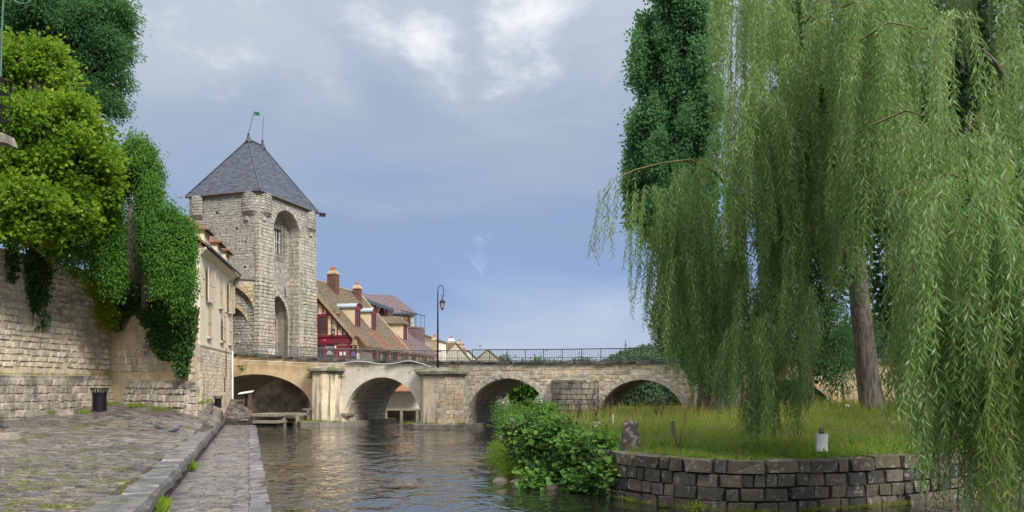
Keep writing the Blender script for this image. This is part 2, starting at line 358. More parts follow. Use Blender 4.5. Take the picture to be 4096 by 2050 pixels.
def pieces(root, name, items, mat, nparts=300, blocks='BLOCKS', stuff_name=None, inview=True):
    """items: (P centre of back plane, eu, ez, en, w, h, d).  The nparts that show largest become parts, the rest one 'stuff' part."""
    B = {'BLOCKS': BLOCKS, 'ROUGH': ROUGH, 'FLAT': FLAT, 'HEWN': HEWN}[blocks]; eye = Vector((0, 0, EYE)); sc = []
    for it in items:
        P, eu, ez, en, w, h, d = it; v = P-eye
        px = HX+F*v.x/max(v.y, .1); py = HY-F*v.z/max(v.y, .1)
        vis = abs(v.normalized().dot(en))*w*h/v.length_squared
        if not (-60 < px < 4156 and -60 < py < 2110): vis *= 1e-4
        sc.append(vis)
    order = sorted(range(len(items)), key=lambda i: -sc[i])
    for i in order[:nparts]:
        P, eu, ez, en, w, h, d = items[i]; k = random.randrange(len(B))
        o = bpy.data.objects.new(name, shared(blocks, k, B, mat, name)); COL.objects.link(o); o.parent = root
        M = Matrix(((eu.x*w, en.x*d, ez.x*h, P.x), (eu.y*w, en.y*d, ez.y*h, P.y), (eu.z*w, en.z*d, ez.z*h, P.z), (0, 0, 0, 1)))
        o.matrix_parent_inverse = Matrix.Translation(-root.location); o.matrix_basis = M
    rest = order[nparts:]
    if rest:
        V = []; Fc = []; k0 = 0
        for i in rest:
            P, eu, ez, en, w, h, d = items[i]; b, f = B[random.randrange(len(B))]
            V.append(np.array(P)+b[:, :1]*w*np.array(eu)+b[:, 1:2]*d*np.array(en)+b[:, 2:]*h*np.array(ez)); Fc.append(f+k0); k0 += len(b)
        o = link(stuff_name or name+'s_joined', npmesh(name, np.concatenate(V), np.concatenate(Fc)), mat, root); o['kind'] = 'stuff'
def face_items(O, eu, ez, en, rects, depth, back=0.0):
    O, eu, ez, en = map(Vector, (O, eu, ez, en)); return [(O+eu*u+ez*z-en*back, eu, ez, en, w, h, random.uniform(*depth)+back) for u, z, w, h in rects]
def wall_arch(mb, O, eu, en, polys, depth=None):
    """Flat wall face with holes: scanline strips of the even-odd polygons (u, z) at frame O, eu; reveals run back along -en."""
    O, eu, en = Vector(O), Vector(eu), Vector(en); Z = Vector((0, 0, 1))
    zs = sorted(set(round(p[1], 4) for P in polys for p in P))
    for za, zb in zip(zs, zs[1:]):
        if zb-za < 1e-4: continue
        A, Bq = scan(polys, za+1e-5), scan(polys, zb-1e-5)
        for (a0, a1), (b0, b1) in zip(A, Bq):
            mb.add([O+eu*a0+Z*za, O+eu*a1+Z*za, O+eu*b1+Z*zb, O+eu*b0+Z*zb], [(0, 1, 2, 3)])
    if depth:
        for P in polys[1:]:
            for (x0, z0), (x1, z1) in zip(P, P[1:]+P[:1]):
                a, b = O+eu*x0+Z*z0, O+eu*x1+Z*z1; mb.add([a, b, b-en*depth, a-en*depth], [(0, 1, 2, 3)])
def arch_poly(uc, hw, zb, zs, rise, n=14, pointed=False):
    pts = [(uc-hw, zb), (uc+hw, zb)]
    for i in range(n+1):
        q = i/n
        if pointed:      # two circular arcs that meet in a point
            x = 1-2*q; s = abs(x); y = math.sqrt(max(0, 1-((s+1)/2)**2))/math.sqrt(.75)
        else: x = math.cos(math.pi*q); y = math.sin(math.pi*q)
        pts.append((uc+hw*x, zs+rise*y))
    return pts
def voussoirs(O, eu, en, uc, hw, zs, rise, n, th, depth, pointed=False, back=.2):
    O, eu, en = Vector(O), Vector(eu), Vector(en); P = arch_poly(uc, hw, 0, zs, rise, n, pointed)[2:]; out = []
    for (x0, z0), (x1, z1) in zip(P, P[1:]):
        t = (eu*(x1-x0)+Vector((0, 0, z1-z0))); L = t.length; t.normalize(); m = O+eu*(x0+x1)/2+Vector((0, 0, (z0+z1)/2))
        nr = en.cross(t).normalized()
        if nr.dot(m-(O+eu*uc+Vector((0, 0, zs-rise*.3)))) < 0: nr = -nr
        out.append((m+nr*th/2-en*back, t, nr, en, L-.012, th*random.uniform(.92, 1.08), depth+back))
    return out
# ---- foliage
def frames(D, N):
    D = D/np.linalg.norm(D, axis=1, keepdims=True); S = np.cross(D, N); S /= np.linalg.norm(S, axis=1, keepdims=True)+1e-9; return D, S, np.cross(S, D)
def leaf_geo(P, D, L, Wd, fold=.25, N=None):
    """Pointed leaves folded on the midrib: (n,3) points, axis D, length L, width Wd -> verts and triangles."""
    n = len(P); N = R.normal(size=(n, 3)) if N is None else N
    D, S, U = frames(D, N); L = np.broadcast_to(L, n)[:, None]; Wd = np.broadcast_to(Wd, n)[:, None]
    m = P+D*L*.45; e = U*Wd*fold
    V = np.stack([P, m+S*Wd*.5+e, P+D*L, m-S*Wd*.5+e], 1).reshape(-1, 3)
    b = np.arange(n)[:, None]*4; return V, np.concatenate([b+[0, 1, 2], b+[0, 2, 3]], 1).reshape(-1, 3)
def round_leaf_geo(P, D, L, Wd, N):
    n = len(P); D, S, U = frames(D, N); L = np.broadcast_to(L, n)[:, None]; Wd = np.broadcast_to(Wd, n)[:, None]
    q = [(0, 0, 0), (.42, .18, .10), (.52, .55, .14), (.30, .90, .08), (0, 1, -.06), (-.30, .90, .08), (-.52, .55, .14), (-.42, .18, .10)]
    V = np.stack([P+S*Wd*a+D*L*b+U*Wd*c for a, b, c in q], 1).reshape(-1, 3); b = np.arange(n)[:, None]*8
    return V, np.concatenate([b+[0, 1, 2], b+[0, 2, 3], b+[0, 3, 4], b+[0, 4, 5], b+[0, 5, 6], b+[0, 6, 7]], 1).reshape(-1, 3)
def clumps(blobs, per, crad, lpc, squash=1.0, inner=.55, face=None):
    """Leaf points in clusters spread through ellipsoid blobs (c, (rx, ry, rz)), denser near their surface. -> points, outward dirs"""
    Ps = []; Ds = []
    for c, rad in blobs:
        rad = np.array(rad); nc = max(3, int(per*(rad[0]*rad[2]+rad[0]*rad[1]+rad[1]*rad[2])/3))
        d = R.normal(size=(nc, 3)); d /= np.linalg.norm(d, axis=1, keepdims=True)
        rr = inner+(1.06-inner)*R.random((nc, 1))**.6
        cc = np.array(c)+d*rr*rad; n = R.poisson(lpc, nc)+3
        idx = np.repeat(np.arange(nc), n); o = R.normal(size=(len(idx), 3))*crad*(.6+.8*R.random((nc, 1)))[idx]
        o[:, 2] *= squash; Ps.append(cc[idx]+o); Ds.append(d[idx]+o*.6/crad)
    return np.concatenate(Ps), np.concatenate(Ds)
def blob(px, py, Y, rx, rz, ry=None):     # centre seen at a photo pixel at depth Y, radii in metres
    return (tuple(at(px, py, Y)), (rx, ry or rx, rz))
def limb(mb, a, b, r0, r1, sag=.1, n=6, k=8):
    a, b = Vector(a), Vector(b); L = (b-a).length; off = Vector((random.uniform(-1, 1), random.uniform(-1, 1), random.uniform(.2, 1)))*L*sag
    pts = [a.lerp(b, i/n)+off*math.sin(math.pi*i/n) for i in range(n+1)]; mb.tube(pts, [r0+(r1-r0)*i/n for i in range(n+1)], k)
def tps(pts, lam=.02):
    P = np.array([p[:2] for p in pts], float); z = np.array([p[2] for p in pts], float); n = len(P)
    k = lambda r2: np.where(r2 > 1e-9, .5*r2*np.log(r2+1e-12), 0)
    d2 = ((P[:, None]-P[None])**2).sum(-1); A = np.zeros((n+3, n+3)); A[:n, :n] = k(d2)+lam*np.eye(n)*10
    A[:n, n] = 1; A[:n, n+1:] = P; A[n, :n] = 1; A[n+1:, :n] = P.T; w = np.linalg.solve(A, np.concatenate([z, np.zeros(3)]))
    def f(x, y):
        x = np.asarray(x, float); y = np.asarray(y, float); r2 = (x[..., None]-P[:, 0])**2+(y[..., None]-P[:, 1])**2
        return (k(r2)*w[:n]).sum(-1)+w[n]+w[n+1]*x+w[n+2]*y
    return f
def inside(poly, x, y):
    x = np.asarray(x); y = np.asarray(y); c = np.zeros(x.shape, bool)
    for (x0, y0), (x1, y1) in zip(poly, poly[1:]+poly[:1]):
        if y0 == y1: continue
        c ^= ((y0 > y) != (y1 > y)) & (x < (x1-x0)*(y-y0)/(y1-y0)+x0)
    return c
def dist_poly(pts, x, y):
    d = np.full(np.shape(x), 1e9)
    for (x0, y0), (x1, y1) in zip(pts, pts[1:]):
        dx, dy = x1-x0, y1-y0; t = np.clip(((x-x0)*dx+(y-y0)*dy)/(dx*dx+dy*dy), 0, 1); d = np.minimum(d, np.hypot(x-x0-t*dx, y-y0-t*dy))
    return d
# ================================================================== LARGE STRUCTURE
Z = Vector((0, 0, 1))
# ---- river
MB().add([(-160, -12, 0), (160, -12, 0), (160, 400, 0), (-160, 400, 0)], [(0, 1, 2, 3)]).build('river_water', 'river_water', kind='structure')
MB().add([(-160, -12, -1.2), (160, -12, -1.2), (160, 400, -1.2), (-160, 400, -1.2)], [(0, 1, 2, 3)]).build('river_bed', 'soil', kind='structure')

# ---- quay: upper cobbled surface rising to the walls, kerb, lower ledge by the water
UX = lambda y: -1.95-.342*y
LX = lambda y: .49-.351*y
WALL = [(-24.9, 20), (-23.2, 34), (-21.98, 41), (-16.05, 37.5), (-17.1, 40.5), (-19.57, 52.6)]
qpts = [(UX(y), y, .54) for y in (6, 10, 15, 20, 25, 30, 34, 38, 42, 46, 48.3)]+[(-16.9, 48.3, .54), (-16.95, 49.0, .75), (-17.8, 51.2, 1.62), (-18.6, 51.5, 1.72)]
qpts += [(-24.9, 20, .75), (-24.2, 27, .88), (-23.2, 34, 1.04), (-22.6, 38, 1.42), (-21.98, 41, 1.74), (-19, 39.3, 1.62), (-16.05, 37.5, 1.16), (-17.1, 40.5, 1.28), (-18.1, 45.5, 1.52), (-19.57, 52.6, 1.81), (-28, 30, 1.2), (-26, 14, .8), (-24, 6, .7)]
qpts += [(UX(y)-2.2, y, .60) for y in (8, 14, 20, 26, 31)]
QZ = tps(qpts, .004)
def quay_right(y): return UX(y) if y <= 48.0 else (-16.9 if y < 48.9 else -16.9-(y-48.9)*.36)
ys = np.concatenate([np.linspace(5, 47.9, 86), np.linspace(48.05, 51.8, 14)]); nt = 44
rx = np.array([quay_right(y) for y in ys]); tt = np.linspace(0, 1, nt)
X = rx[:, None]+(np.minimum(-27.5, rx-9)-rx)[:, None]*tt[None]; Y = np.repeat(ys[:, None], nt, 1); Zq = QZ(X, Y)
V = np.stack([X, Y, Zq-.012], -1).reshape(-1, 3); i = np.arange((len(ys)-1)*nt).reshape(-1, nt)[:, :-1].ravel()
Fq = np.stack([i, i+nt, i+nt+1, i+1], 1)
quay = link('quay', npmesh('quay', V, Fq, True), 'joint', kind='structure')
sk = MB()
for a, b in zip(range(len(ys)-1), range(1, len(ys))):
    p, q = Vector(V[a*nt]), Vector(V[b*nt]); sk.add([(p.x, p.y, -.6), (q.x, q.y, -.6), q, p], [(0, 1, 2, 3)])
sk.build('quay_riser', 'riser', quay)
# lower ledge
lg = MB(); lys = [5]+list(np.linspace(8, 48.2, 30))
for a, b in zip(lys, lys[1:]):
    lg.add([(UX(a)-.3, a, .085), (LX(a)-.02, a, .085), (LX(b)-.02, b, .085), (UX(b)-.3, b, .085), (LX(a)-.02, a, -1), (LX(b)-.02, b, -1)], [(0, 1, 2, 3), (1, 4, 5, 2)])
lg.add([(UX(48.2), 48.2, .085), (LX(48.2), 48.2, .085), (LX(48.2), 48.2, -1), (UX(48.2), 48.2, -1)], [(0, 1, 2, 3)])
ledge = lg.build('lower_ledge', 'joint', kind='structure')
dirq = Vector((-.342, 1, 0)).normalized(); nq = Vector((1, .342, 0)).normalized()
def ground_frame(x, y, rot=0.0):
    e = .15; gx = (float(QZ(x+e, y))-float(QZ(x-e, y)))/(2*e); gy = (float(QZ(x, y+e))-float(QZ(x, y-e)))/(2*e)
    n = Vector((-gx, -gy, 1)).normalized(); a = Vector((math.cos(rot), math.sin(rot), 0)); a = (a-n*a.dot(n)).normalized(); return a, n.cross(a), n
# kerb slabs along the upper edge, each its own size and tilt
ks = []; s = 7.0
while s < 47.9:
    L = random.uniform(.85, 1.7); L = min(L, 48.05-s); wd = random.uniform(.62, .85) if s < 42 else .55
    ym = s+L/2; wd = wd if ym < 35 else .5; c = Vector((UX(ym), ym, 0))-nq*(wd/2-.03-random.uniform(0, .018)); z = .54+random.uniform(-.012, .02)
    n = (Z+nq*random.uniform(-.03, .05)+dirq*random.uniform(-.02, .02)).normalized(); a = (dirq-n*dirq.dot(n)).normalized()
    ks.append((Vector((c.x, c.y, z-.23)), a, nq, n, L*1.057-.03, wd, .26+random.uniform(-.01, .015))); s += L
pieces(quay, 'kerb_stone', ks, 'kerb')
# cobbles in rows across the quay
cob = []
def cob_ok(x, y): return x > -24.2 if y < 37.2 else ((-22.8 < x < -22.3+(41-y)/.59) or x > (-15.9-(y-37.5)*.3 if y < 40.5 else -17.0-(y-40.5)*.204))
row = 9.5
while row < 51.2:
    far = row > 26; d = random.uniform(.13, .17)*(1.0 if row < 20 else 1.35 if not far else 1.9); x = quay_right(row)-(.78 if row < 34 else .60 if row < 37 else .04)
    xl = -9.2-.30*(row-10)*2.2 if row < 16 else -23.4
    xl = max(xl, -.70*row)
    while x > xl:
        w = random.uniform(.20, .33)*(1.0 if row < 20 else 1.35 if not far else 1.9)
        yy = row+(x-UX(row))*-.12+.10*math.sin(x*1.3+row)
        if random.random() > .02 and cob_ok(x, yy): cob.append((x-w/2, yy, w-.036, d-.036))
        x -= w
    row += d
cx = np.array([c[0] for c in cob]); cy = np.array([c[1] for c in cob]); cz = QZ(cx, cy)
gx = (QZ(cx+.2, cy)-QZ(cx-.2, cy))/.4; gy = (QZ(cx, cy+.2)-QZ(cx, cy-.2))/.4
its = []
for (x, y, w, d), z, a_, b_ in zip(cob, cz, gx, gy):
    n = Vector((-a_+random.uniform(-.05, .05), -b_+random.uniform(-.05, .05), 1)).normalized(); rot = .12+random.uniform(-.05, .05)
    a = Vector((math.cos(rot), -math.sin(rot), 0)); a = (a-n*a.dot(n)).normalized()
    its.append((Vector((x, y, z-.05+random.uniform(-.014, .014))), a, -n.cross(a), n, w, d, .065))
its2 = [(P, a, b, n, w, d, t) for P, a, b, n, w, d, t in its]
pieces(quay, 'cobblestone', its2, 'cobble')
# ledge paving: long edging slabs at the water and small setts behind them
its = []; s = 9.0
while s < 48.0:
    L = random.uniform(.5, 1.1); L = min(L, 48.2-s); ym = s+L/2; c = Vector((LX(ym), ym, 0))-nq*.24
    n = (Z+nq*random.uniform(-.02, .06)).normalized(); its.append((Vector((c.x, c.y, -.12)), (dirq-n*dirq.dot(n)).normalized(), nq, n, L*1.055-.025, .47+random.uniform(-.03, .03), .22+random.uniform(-.01, .012))); s += L
pieces(ledge, 'edging_stone', its, 'kerb')
its = []; y = 9.5
while y < 48:
    d = random.uniform(.15, .22)*(1 if y < 22 else 1.6); x = LX(y)-.53; xl = UX(y)+.02
    while x > xl:
        w = min(random.uniform(.22, .42)*(1 if y < 22 else 1.5), x-xl+.02)
        n = (Z+Vector((random.uniform(-.05, .05), random.uniform(-.05, .05), 0))).normalized(); a = Vector((1, -.10, 0)).normalized(); a = (a-n*a.dot(n)).normalized()
        its.append((Vector((x-w/2, y+(x-xl)*.08, .05)), a, -n.cross(a), n, w-.02, d-.02, .045+random.uniform(-.008, .01))); x -= w
    y += d
pieces(ledge, 'paving_sett', its, 'sett')

# ---- left retaining wall and bastion wall
def frame2(a, b):
    a, b = Vector((*a, 0)), Vector((*b, 0)); eu = (b-a).normalized(); return a, eu, Vector((eu.y, -eu.x, 0)), (b-a).length
lw = thing('retaining_wall', 'tall pale stone retaining wall with mossy footing under the yellow-green tree', 'wall', (-23.2, 34, 1))
O, eu, en, L1 = frame2((-24.9, 20), (-21.98, 41)); LWF = (O, eu, en)
top = lambda u: 8.9+.25*math.sin(u*.9)
mb = MB(); mb.prism([O+Z*.2, O+eu*(L1+.4)+Z*.2, O+eu*(L1+.4)+Z*8.6, O+Z*9.2], -en*2.2); mb.build('wall_core', 'wall_mortar', lw)
zb = lambda u: float(QZ((O+eu*u).x, (O+eu*u).y))
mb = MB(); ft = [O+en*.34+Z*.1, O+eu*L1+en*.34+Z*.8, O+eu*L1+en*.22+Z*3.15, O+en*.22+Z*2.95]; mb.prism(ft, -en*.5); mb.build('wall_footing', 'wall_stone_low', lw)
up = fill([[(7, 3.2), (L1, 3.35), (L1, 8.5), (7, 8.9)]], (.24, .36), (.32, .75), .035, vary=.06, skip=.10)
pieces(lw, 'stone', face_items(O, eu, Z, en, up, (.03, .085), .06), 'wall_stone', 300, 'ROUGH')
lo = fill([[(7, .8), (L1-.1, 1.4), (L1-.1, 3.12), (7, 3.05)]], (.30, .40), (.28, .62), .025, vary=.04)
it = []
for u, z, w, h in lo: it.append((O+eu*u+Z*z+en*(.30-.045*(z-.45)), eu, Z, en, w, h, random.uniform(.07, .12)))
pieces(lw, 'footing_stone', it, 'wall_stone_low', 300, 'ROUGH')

bw = thing('bastion_wall', 'patched plaster and stone wall below the ivy, with rubble buttress footing', 'wall', (-19, 39.2, 1.6))
O, eu, en, L2 = frame2((-21.98, 41), (-16.05, 37.5)); BWF = (O, eu, en)
mb = MB(); mb.prism([O+Z*.5, O+eu*L2+Z*.5, O+eu*L2+Z*6.7, O+eu*(L2*.55)+Z*7.3, O+Z*7.5], Vector((-.75, 2.6, 0))); mb.build('wall_core', 'ochre_render', bw)
O3, eu3, en3, L3 = frame2((-16.05, 37.5), (-17.3, 41.2))
mb = MB(); mb.prism([O3+Z*.5, O3+eu3*L3+Z*.5, O3+eu3*L3+Z*5.0, O3+Z*6.6], -en3*.12); mb.build('return_wall', 'wall_mortar', bw)
g = fill([[(.1, 3.1), (L2-.05, 2.9), (L2-.05, 5.4), (5.2, 5.3), (.1, 4.6)]], (.34, .46), (.5, 1.0), .03, vary=.03, skip=.12)
g += fill([[(2.2, 4.9), (4.6, 4.9), (3.6, 6.6), (2.9, 6.6)]], (.28, .36), (.35, .6), .05, skip=.45)
pieces(bw, 'stone', face_items(O, eu, Z, en, g, (.02, .05), .05), 'wall_stone', 300, 'ROUGH')
mb = MB(); mb.prism([O+eu*1.4+en*.55+Z*1.1, O+eu*(L2+.12)+en*.55+Z*1.0, O+eu*(L2+.05)+en*.10+Z*2.85, O+eu*1.9+en*.10+Z*2.95], -en*.7); mb.build('buttress_footing', 'wall_stone_low', bw)
g = fill([[(1.5, 1.35), (L2+.05, 1.2), (L2, 2.85), (1.9, 2.9)]], (.26, .38), (.3, .75), .03, vary=.08, skip=.05)
pieces(bw, 'rubble_stone', [(O+eu*u+Z*z+en*(.55-.45*(z-1.1)/1.8-.03), eu, (Z-en*.25).normalized(), (en+Z*.25).normalized(), w, h, random.uniform(.05, .13)) for u, z, w, h in g], 'wall_stone_low', 300, 'ROUGH')
pieces(bw, 'rubble_stone', [(O+eu*(L2+.04)-en*(u-.5)+Z*z, -en, Z, eu, w, h, random.uniform(.08, .14)) for u, z, w, h in fill([[(.0, 1.0), (.9, 1.0), (.7, 2.85), (.42, 2.85)]], (.26, .38), (.25, .5), .02)], 'wall_stone_low', 60, 'ROUGH')
g = fill([[(.02, 1.2), (L3, 1.3), (L3-.1, 4.9), (.02, 6.3)]], (.25, .36), (.3, .7), .03, vary=.06)
pieces(bw, 'rubble_stone', face_items(O3, eu3, Z, en3, g, (.04, .10), .05), 'wall_stone', 120, 'ROUGH')

# ---- cream house on the left
RR = Vector((-19.57, 52.6, 0)); hu = Vector((.1968, -.9804, 0)); hn = Vector((.9804, .1968, 0)); HL = 10.9
ch = thing('cream_house', 'cream rendered house with beige shutters and three dormers beside the tower', 'house', tuple(RR+hu*7+Z*1.6))
def hp(u, d, z): return RR+hu*u+hn*d+Z*z
mb = MB(); mb.prism([hp(0, 0, 4.93), hp(HL, 0, 4.95), hp(HL, 0, 10.25), hp(0, 0, 10.25)], -hn*4.4); mb.build('rendered_wall', 'cream_render', ch)
mb = MB(); mb.prism([hp(0, .06, .4), hp(HL, .06, .4), hp(HL, .06, 4.9), hp(0, .06, 4.9)], -hn*4.4); mb.build('stone_base', 'wall_mortar', ch)
g = fill([[(.9, 1.9), (10.85, 1.6), (10.85, 4.85), (.9, 4.85)]], (.17, .27), (.2, .45), .035, vary=.1, skip=.16)
pieces(ch, 'stone', face_items(hp(0, .06, 0), hu, Z, hn, g, (.004, .02), .04), 'wall_stone', 300, 'ROUGH')
mb = MB(); mb.prism([hp(-.05, .1, 4.86), hp(HL, .1, 4.86), hp(HL, .1, 4.96), hp(-.05, .1, 4.96)], -hn*.2); mb.build('string_course', 'sill', ch)
mb = MB()
for k, (z0, z1, d) in enumerate(((10.02, 10.14, .10), (10.14, 10.25, .2), (10.25, 10.38, .32))): mb.prism([hp(-.05, d, z0), hp(HL, d, z0), hp(HL, d, z1), hp(-.05, d, z1)], -hn*(d+.1))
mb.build('cornice', 'cream_render', ch)
mb = MB(); mb.prism([hp(-.1, .42, 10.42), hp(HL, .42, 10.42), hp(HL, -2.6, 12.5), hp(-.1, -2.6, 12.5)], Z*.06+hn*.02); mb.prism([hp(-.1, -2.6, 12.5), hp(HL, -2.6, 12.5), hp(HL, -4.6, 10.9), hp(-.1, -4.6, 10.9)], Z*.06); mb.prism([hp(HL-.2, .3, 10.3), hp(HL-.2, -2.6, 12.45), hp(HL-.2, -4.4, 10.9), hp(HL-.2, -4.4, 10.2)], hu*.2)
mb.prism([hp(0, 0, 10.2), hp(0, -2.6, 12.45), hp(0, -4.4, 10.9), hp(0, -4.4, 10.2)], hu*.2)
hr = mb.build('roof', 'tile_red', ch)
sl = (hp(0, -2.6, 12.5)-hp(0, .42, 10.42)); SLn = sl.length; es = sl.normalized(); nn = hu.cross(es).normalized(); nn = nn if nn.z > 0 else -nn
pieces(hr, 'roof_tile', [(hp(0, .44, 10.49)+hu*u+es*z, hu, (es+nn*.06).normalized(), nn, w, h*1.25, .04) for u, z, w, h in fill([[(0, 0), (HL, 0), (HL, SLn), (0, SLn)]], (.24, .26), (.3, .34), .012)], 'tile_red', 0, 'FLAT', 'roof_tiles')
def louvred(mb, O, u0, u1, z0, z1, n, off, tilt=0.0):
    """A louvred shutter leaf: frame plus slats, standing off the wall."""
    a = O+hu*u0+n*off; e = (hu*(u1-u0)).normalized(); w = abs(u1-u0); fr = .06
    if tilt: e = (e*math.cos(tilt)+n*math.sin(tilt)).normalized()
    for (p, q, r_, s_) in ((0, fr, z0, z1), (w-fr, w, z0, z1), (0, w, z0, z0+fr), (0, w, z1-fr, z1), (0, w, (z0+z1)/2-.03, (z0+z1)/2+.03)):
        mb.obox(a+e*p+Z*r_, e*(q-p), n*.05, Z*(s_-r_))
    k = int((z1-z0)/.085)
    for i in range(k):
        z = z0+fr+(z1-z0-2*fr)*(i+.2)/k; mb.obox(a+e*fr+Z*z, e*(w-2*fr), n*.035, Z*.05-n*.012)
def house_window(uc, z0, z1, kind, w=.95):
    wi = MB(); wi.prism([hp(uc-w/2, .012, z0), hp(uc+w/2, .012, z0), hp(uc+w/2, .012, z1), hp(uc-w/2, .012, z1)], -hn*.2)
    o = wi.build('window', 'sill' if kind != 'open' else 'white_paint', ch)
    s = MB(); s.obox(hp(uc-w/2-.12, 0, z0-.12), hu*(w+.24), hn*.16, Z*.11); s.build('sill', 'sill', o)
    if kind == 'open':
        MB().obox(hp(uc-w/2+.07, .016, z0+.06), hu*(w-.14), hn*.004, Z*(z1-z0-.12)).build('glass', 'window_glass', o)
        b = MB()
        for q in (.5,): b.obox(hp(uc-.03+(.0), .02, z0+.05), hu*.06, hn*.03, Z*(z1-z0-.1))
        for q in (.33, .66): b.obox(hp(uc-w/2+.06, .02, z0+(z1-z0)*q), hu*(w-.12), hn*.02, Z*.03)
        b.build('glazing_bar', 'white_paint', o)
        for sgn in (-1, 1):
            m = MB(); louvred(m, hp(0, 0, 0), uc+sgn*(w/2+.02), uc+sgn*(w/2+.62), z0, z1, hn, .02, .25); m.build('shutter', 'shutter', ch)
    else:
        for sgn in (-1, 1):
            m = MB(); louvred(m, hp(0, 0, 0), uc+sgn*.01, uc+sgn*w/2, z0, z1, hn, .16 if kind == 'ajar' else .02); m.build('shutter', 'shutter', ch)
for uc, k in ((8.6, 'open'), (4.75, 'shut'), (1.55, 'open')): house_window(uc, 7.62, 9.5, k)
for uc, k in ((8.5, 'shut'), (4.35, 'ajar'), (1.35, 'shut')): house_window(uc, 5.5, 7.15, k)
for uc in (8.8, 4.8, 1.9):                      # dormers
    m = MB(); m.prism([hp(uc-.75, -.05, 10.3), hp(uc+.75, -.05, 10.3), hp(uc+.75, -.05, 11.6), hp(uc-.75, -.05, 11.6)], -hn*2.4); dm = m.build('dormer', 'cream_render', ch)
    m = MB(); a0 = [hp(uc-.95, .22, 11.58), hp(uc+.95, .22, 11.58), hp(uc+.45, -.9, 12.3), hp(uc-.45, -.9, 12.3)]; m.prism(a0, Z*.07)
    m.prism([hp(uc+.95, .22, 11.58), hp(uc+.95, -2.9, 11.58), hp(uc+.45, -2.6, 12.3), hp(uc+.45, -.9, 12.3)], Z*.07); m.prism([hp(uc-.95, -2.9, 11.58), hp(uc-.95, .22, 11.58), hp(uc-.45, -.9, 12.3), hp(uc-.45, -2.6, 12.3)], Z*.07)
    m.build('dormer_roof', 'tile_red', dm)
    m = MB(); m.obox(hp(uc-.42, -.049, 10.5), hu*.84, hn*.01, Z*1.0); m.build('dormer_window', 'window_glass', dm)
    m = MB()
    for a, b in ((-.5, -.42), (.42, .5), (-.04, .04)): m.obox(hp(uc+a, -.045, 10.45), hu*(b-a), hn*.05, Z*1.1)
    m.build('dormer_frame', 'sill', dm)
m = MB(); m.tube([hp(.95, .12, 1.7), hp(.95, .12, 5.0)], .055, 8); m.build('drainpipe', 'pvc', ch)
m = MB(); m.tube([hp(3.4, .12, 3.2), hp(3.4, .12, 5.1)], .035, 6); m.tube([hp(3.4, .12, 3.2), hp(3.9, .12, 3.15), hp(3.9, .12, 2.2)], .035, 6); m.build('drainpipe', 'dark_timber', ch)
m = MB(); m.tube([hp(-.05, .50, 10.40), hp(HL, .50, 10.40)], .07, 8); m.build('gutter', 'lead_blue', ch)

# ---- bridge
bu, bd = Vector((.9272, -.3746, 0)), Vector((.3746, .9272, 0)); BO = Vector((0, 44.7, 0)); BN = -bd; DP = 5.1
def bp(s, d=0.0, z=0.0): return BO+bu*s+bd*d+Z*z
def zc(s): return float(np.interp(s, [-26, -21, -13, -5, 3, 12, 40], [5.15, 4.90, 4.42, 4.14, 4.04, 3.99, 3.95]))
br = thing('stone_bridge', 'old arched stone bridge across the river with patched piers and dark coping', 'bridge', tuple(bp(-3, 2, 0)))
ARCH = [(-19.2, 4.75, 1.0, 2.42), (-9.0, 2.88, .28, 2.88), (-.30, 2.75, .29, 2.75), (7.75, 2.55, .42, 2.52), (15.5, 2.3, .6, 2.3)]
ap = [arch_poly(c, hw, -1.0, zs, ri, 36) for c, hw, zs, ri in ARCH]
def sect(s0, s1): return [(s0, -1.0), (s1, -1.0)]+[(s, zc(s)-.2) for s in np.linspace(s1, s0, 6)]
def clipped(s0, s1, k): return [sect(s0, s1)]+[ap[j] for j in k]
for nm, s0, s1, k, mt in (('spandrel_wall', -26, -13.1, [0], 'ochre_render'), ('spandrel_wall', -13.1, -4.7, [1], 'pale_render'), ('spandrel_wall', -4.7, 11.9, [2, 3], 'bridge_mortar'), ('spandrel_wall', 11.9, 42, [4], 'ochre_render')):
    mb = MB(); wall_arch(mb, bp(0, 0), bu, BN, clipped(s0, s1, k)); mb.build(nm, mt, br)
mb = MB()
for s0, s1, k in ((-26, -13.1, [0]), (-13.1, -4.7, [1]), (-4.7, 11.9, [2, 3]), (11.9, 42, [4])): wall_arch(mb, bp(0, DP), bu, bd, clipped(s0, s1, k))
mb.build('back_wall', 'bridge_mortar', br)
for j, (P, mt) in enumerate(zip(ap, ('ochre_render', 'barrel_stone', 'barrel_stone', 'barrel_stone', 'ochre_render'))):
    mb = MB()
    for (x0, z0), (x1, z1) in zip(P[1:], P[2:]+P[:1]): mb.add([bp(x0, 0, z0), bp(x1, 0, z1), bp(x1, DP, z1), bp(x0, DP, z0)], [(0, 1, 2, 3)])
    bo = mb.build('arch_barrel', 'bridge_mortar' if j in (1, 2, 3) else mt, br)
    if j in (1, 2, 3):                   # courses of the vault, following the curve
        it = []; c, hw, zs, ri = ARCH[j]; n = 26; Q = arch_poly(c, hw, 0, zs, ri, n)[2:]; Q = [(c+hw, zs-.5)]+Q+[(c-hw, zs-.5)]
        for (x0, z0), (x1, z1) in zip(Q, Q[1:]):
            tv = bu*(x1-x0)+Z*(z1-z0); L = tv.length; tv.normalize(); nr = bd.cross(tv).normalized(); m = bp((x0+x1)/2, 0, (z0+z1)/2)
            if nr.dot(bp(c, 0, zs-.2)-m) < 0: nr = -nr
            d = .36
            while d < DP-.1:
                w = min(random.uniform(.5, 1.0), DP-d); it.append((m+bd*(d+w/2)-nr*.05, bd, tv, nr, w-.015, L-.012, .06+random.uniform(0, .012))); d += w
        pieces(bo, 'vault_stone', it, 'barrel_stone', 60, 'BLOCKS')
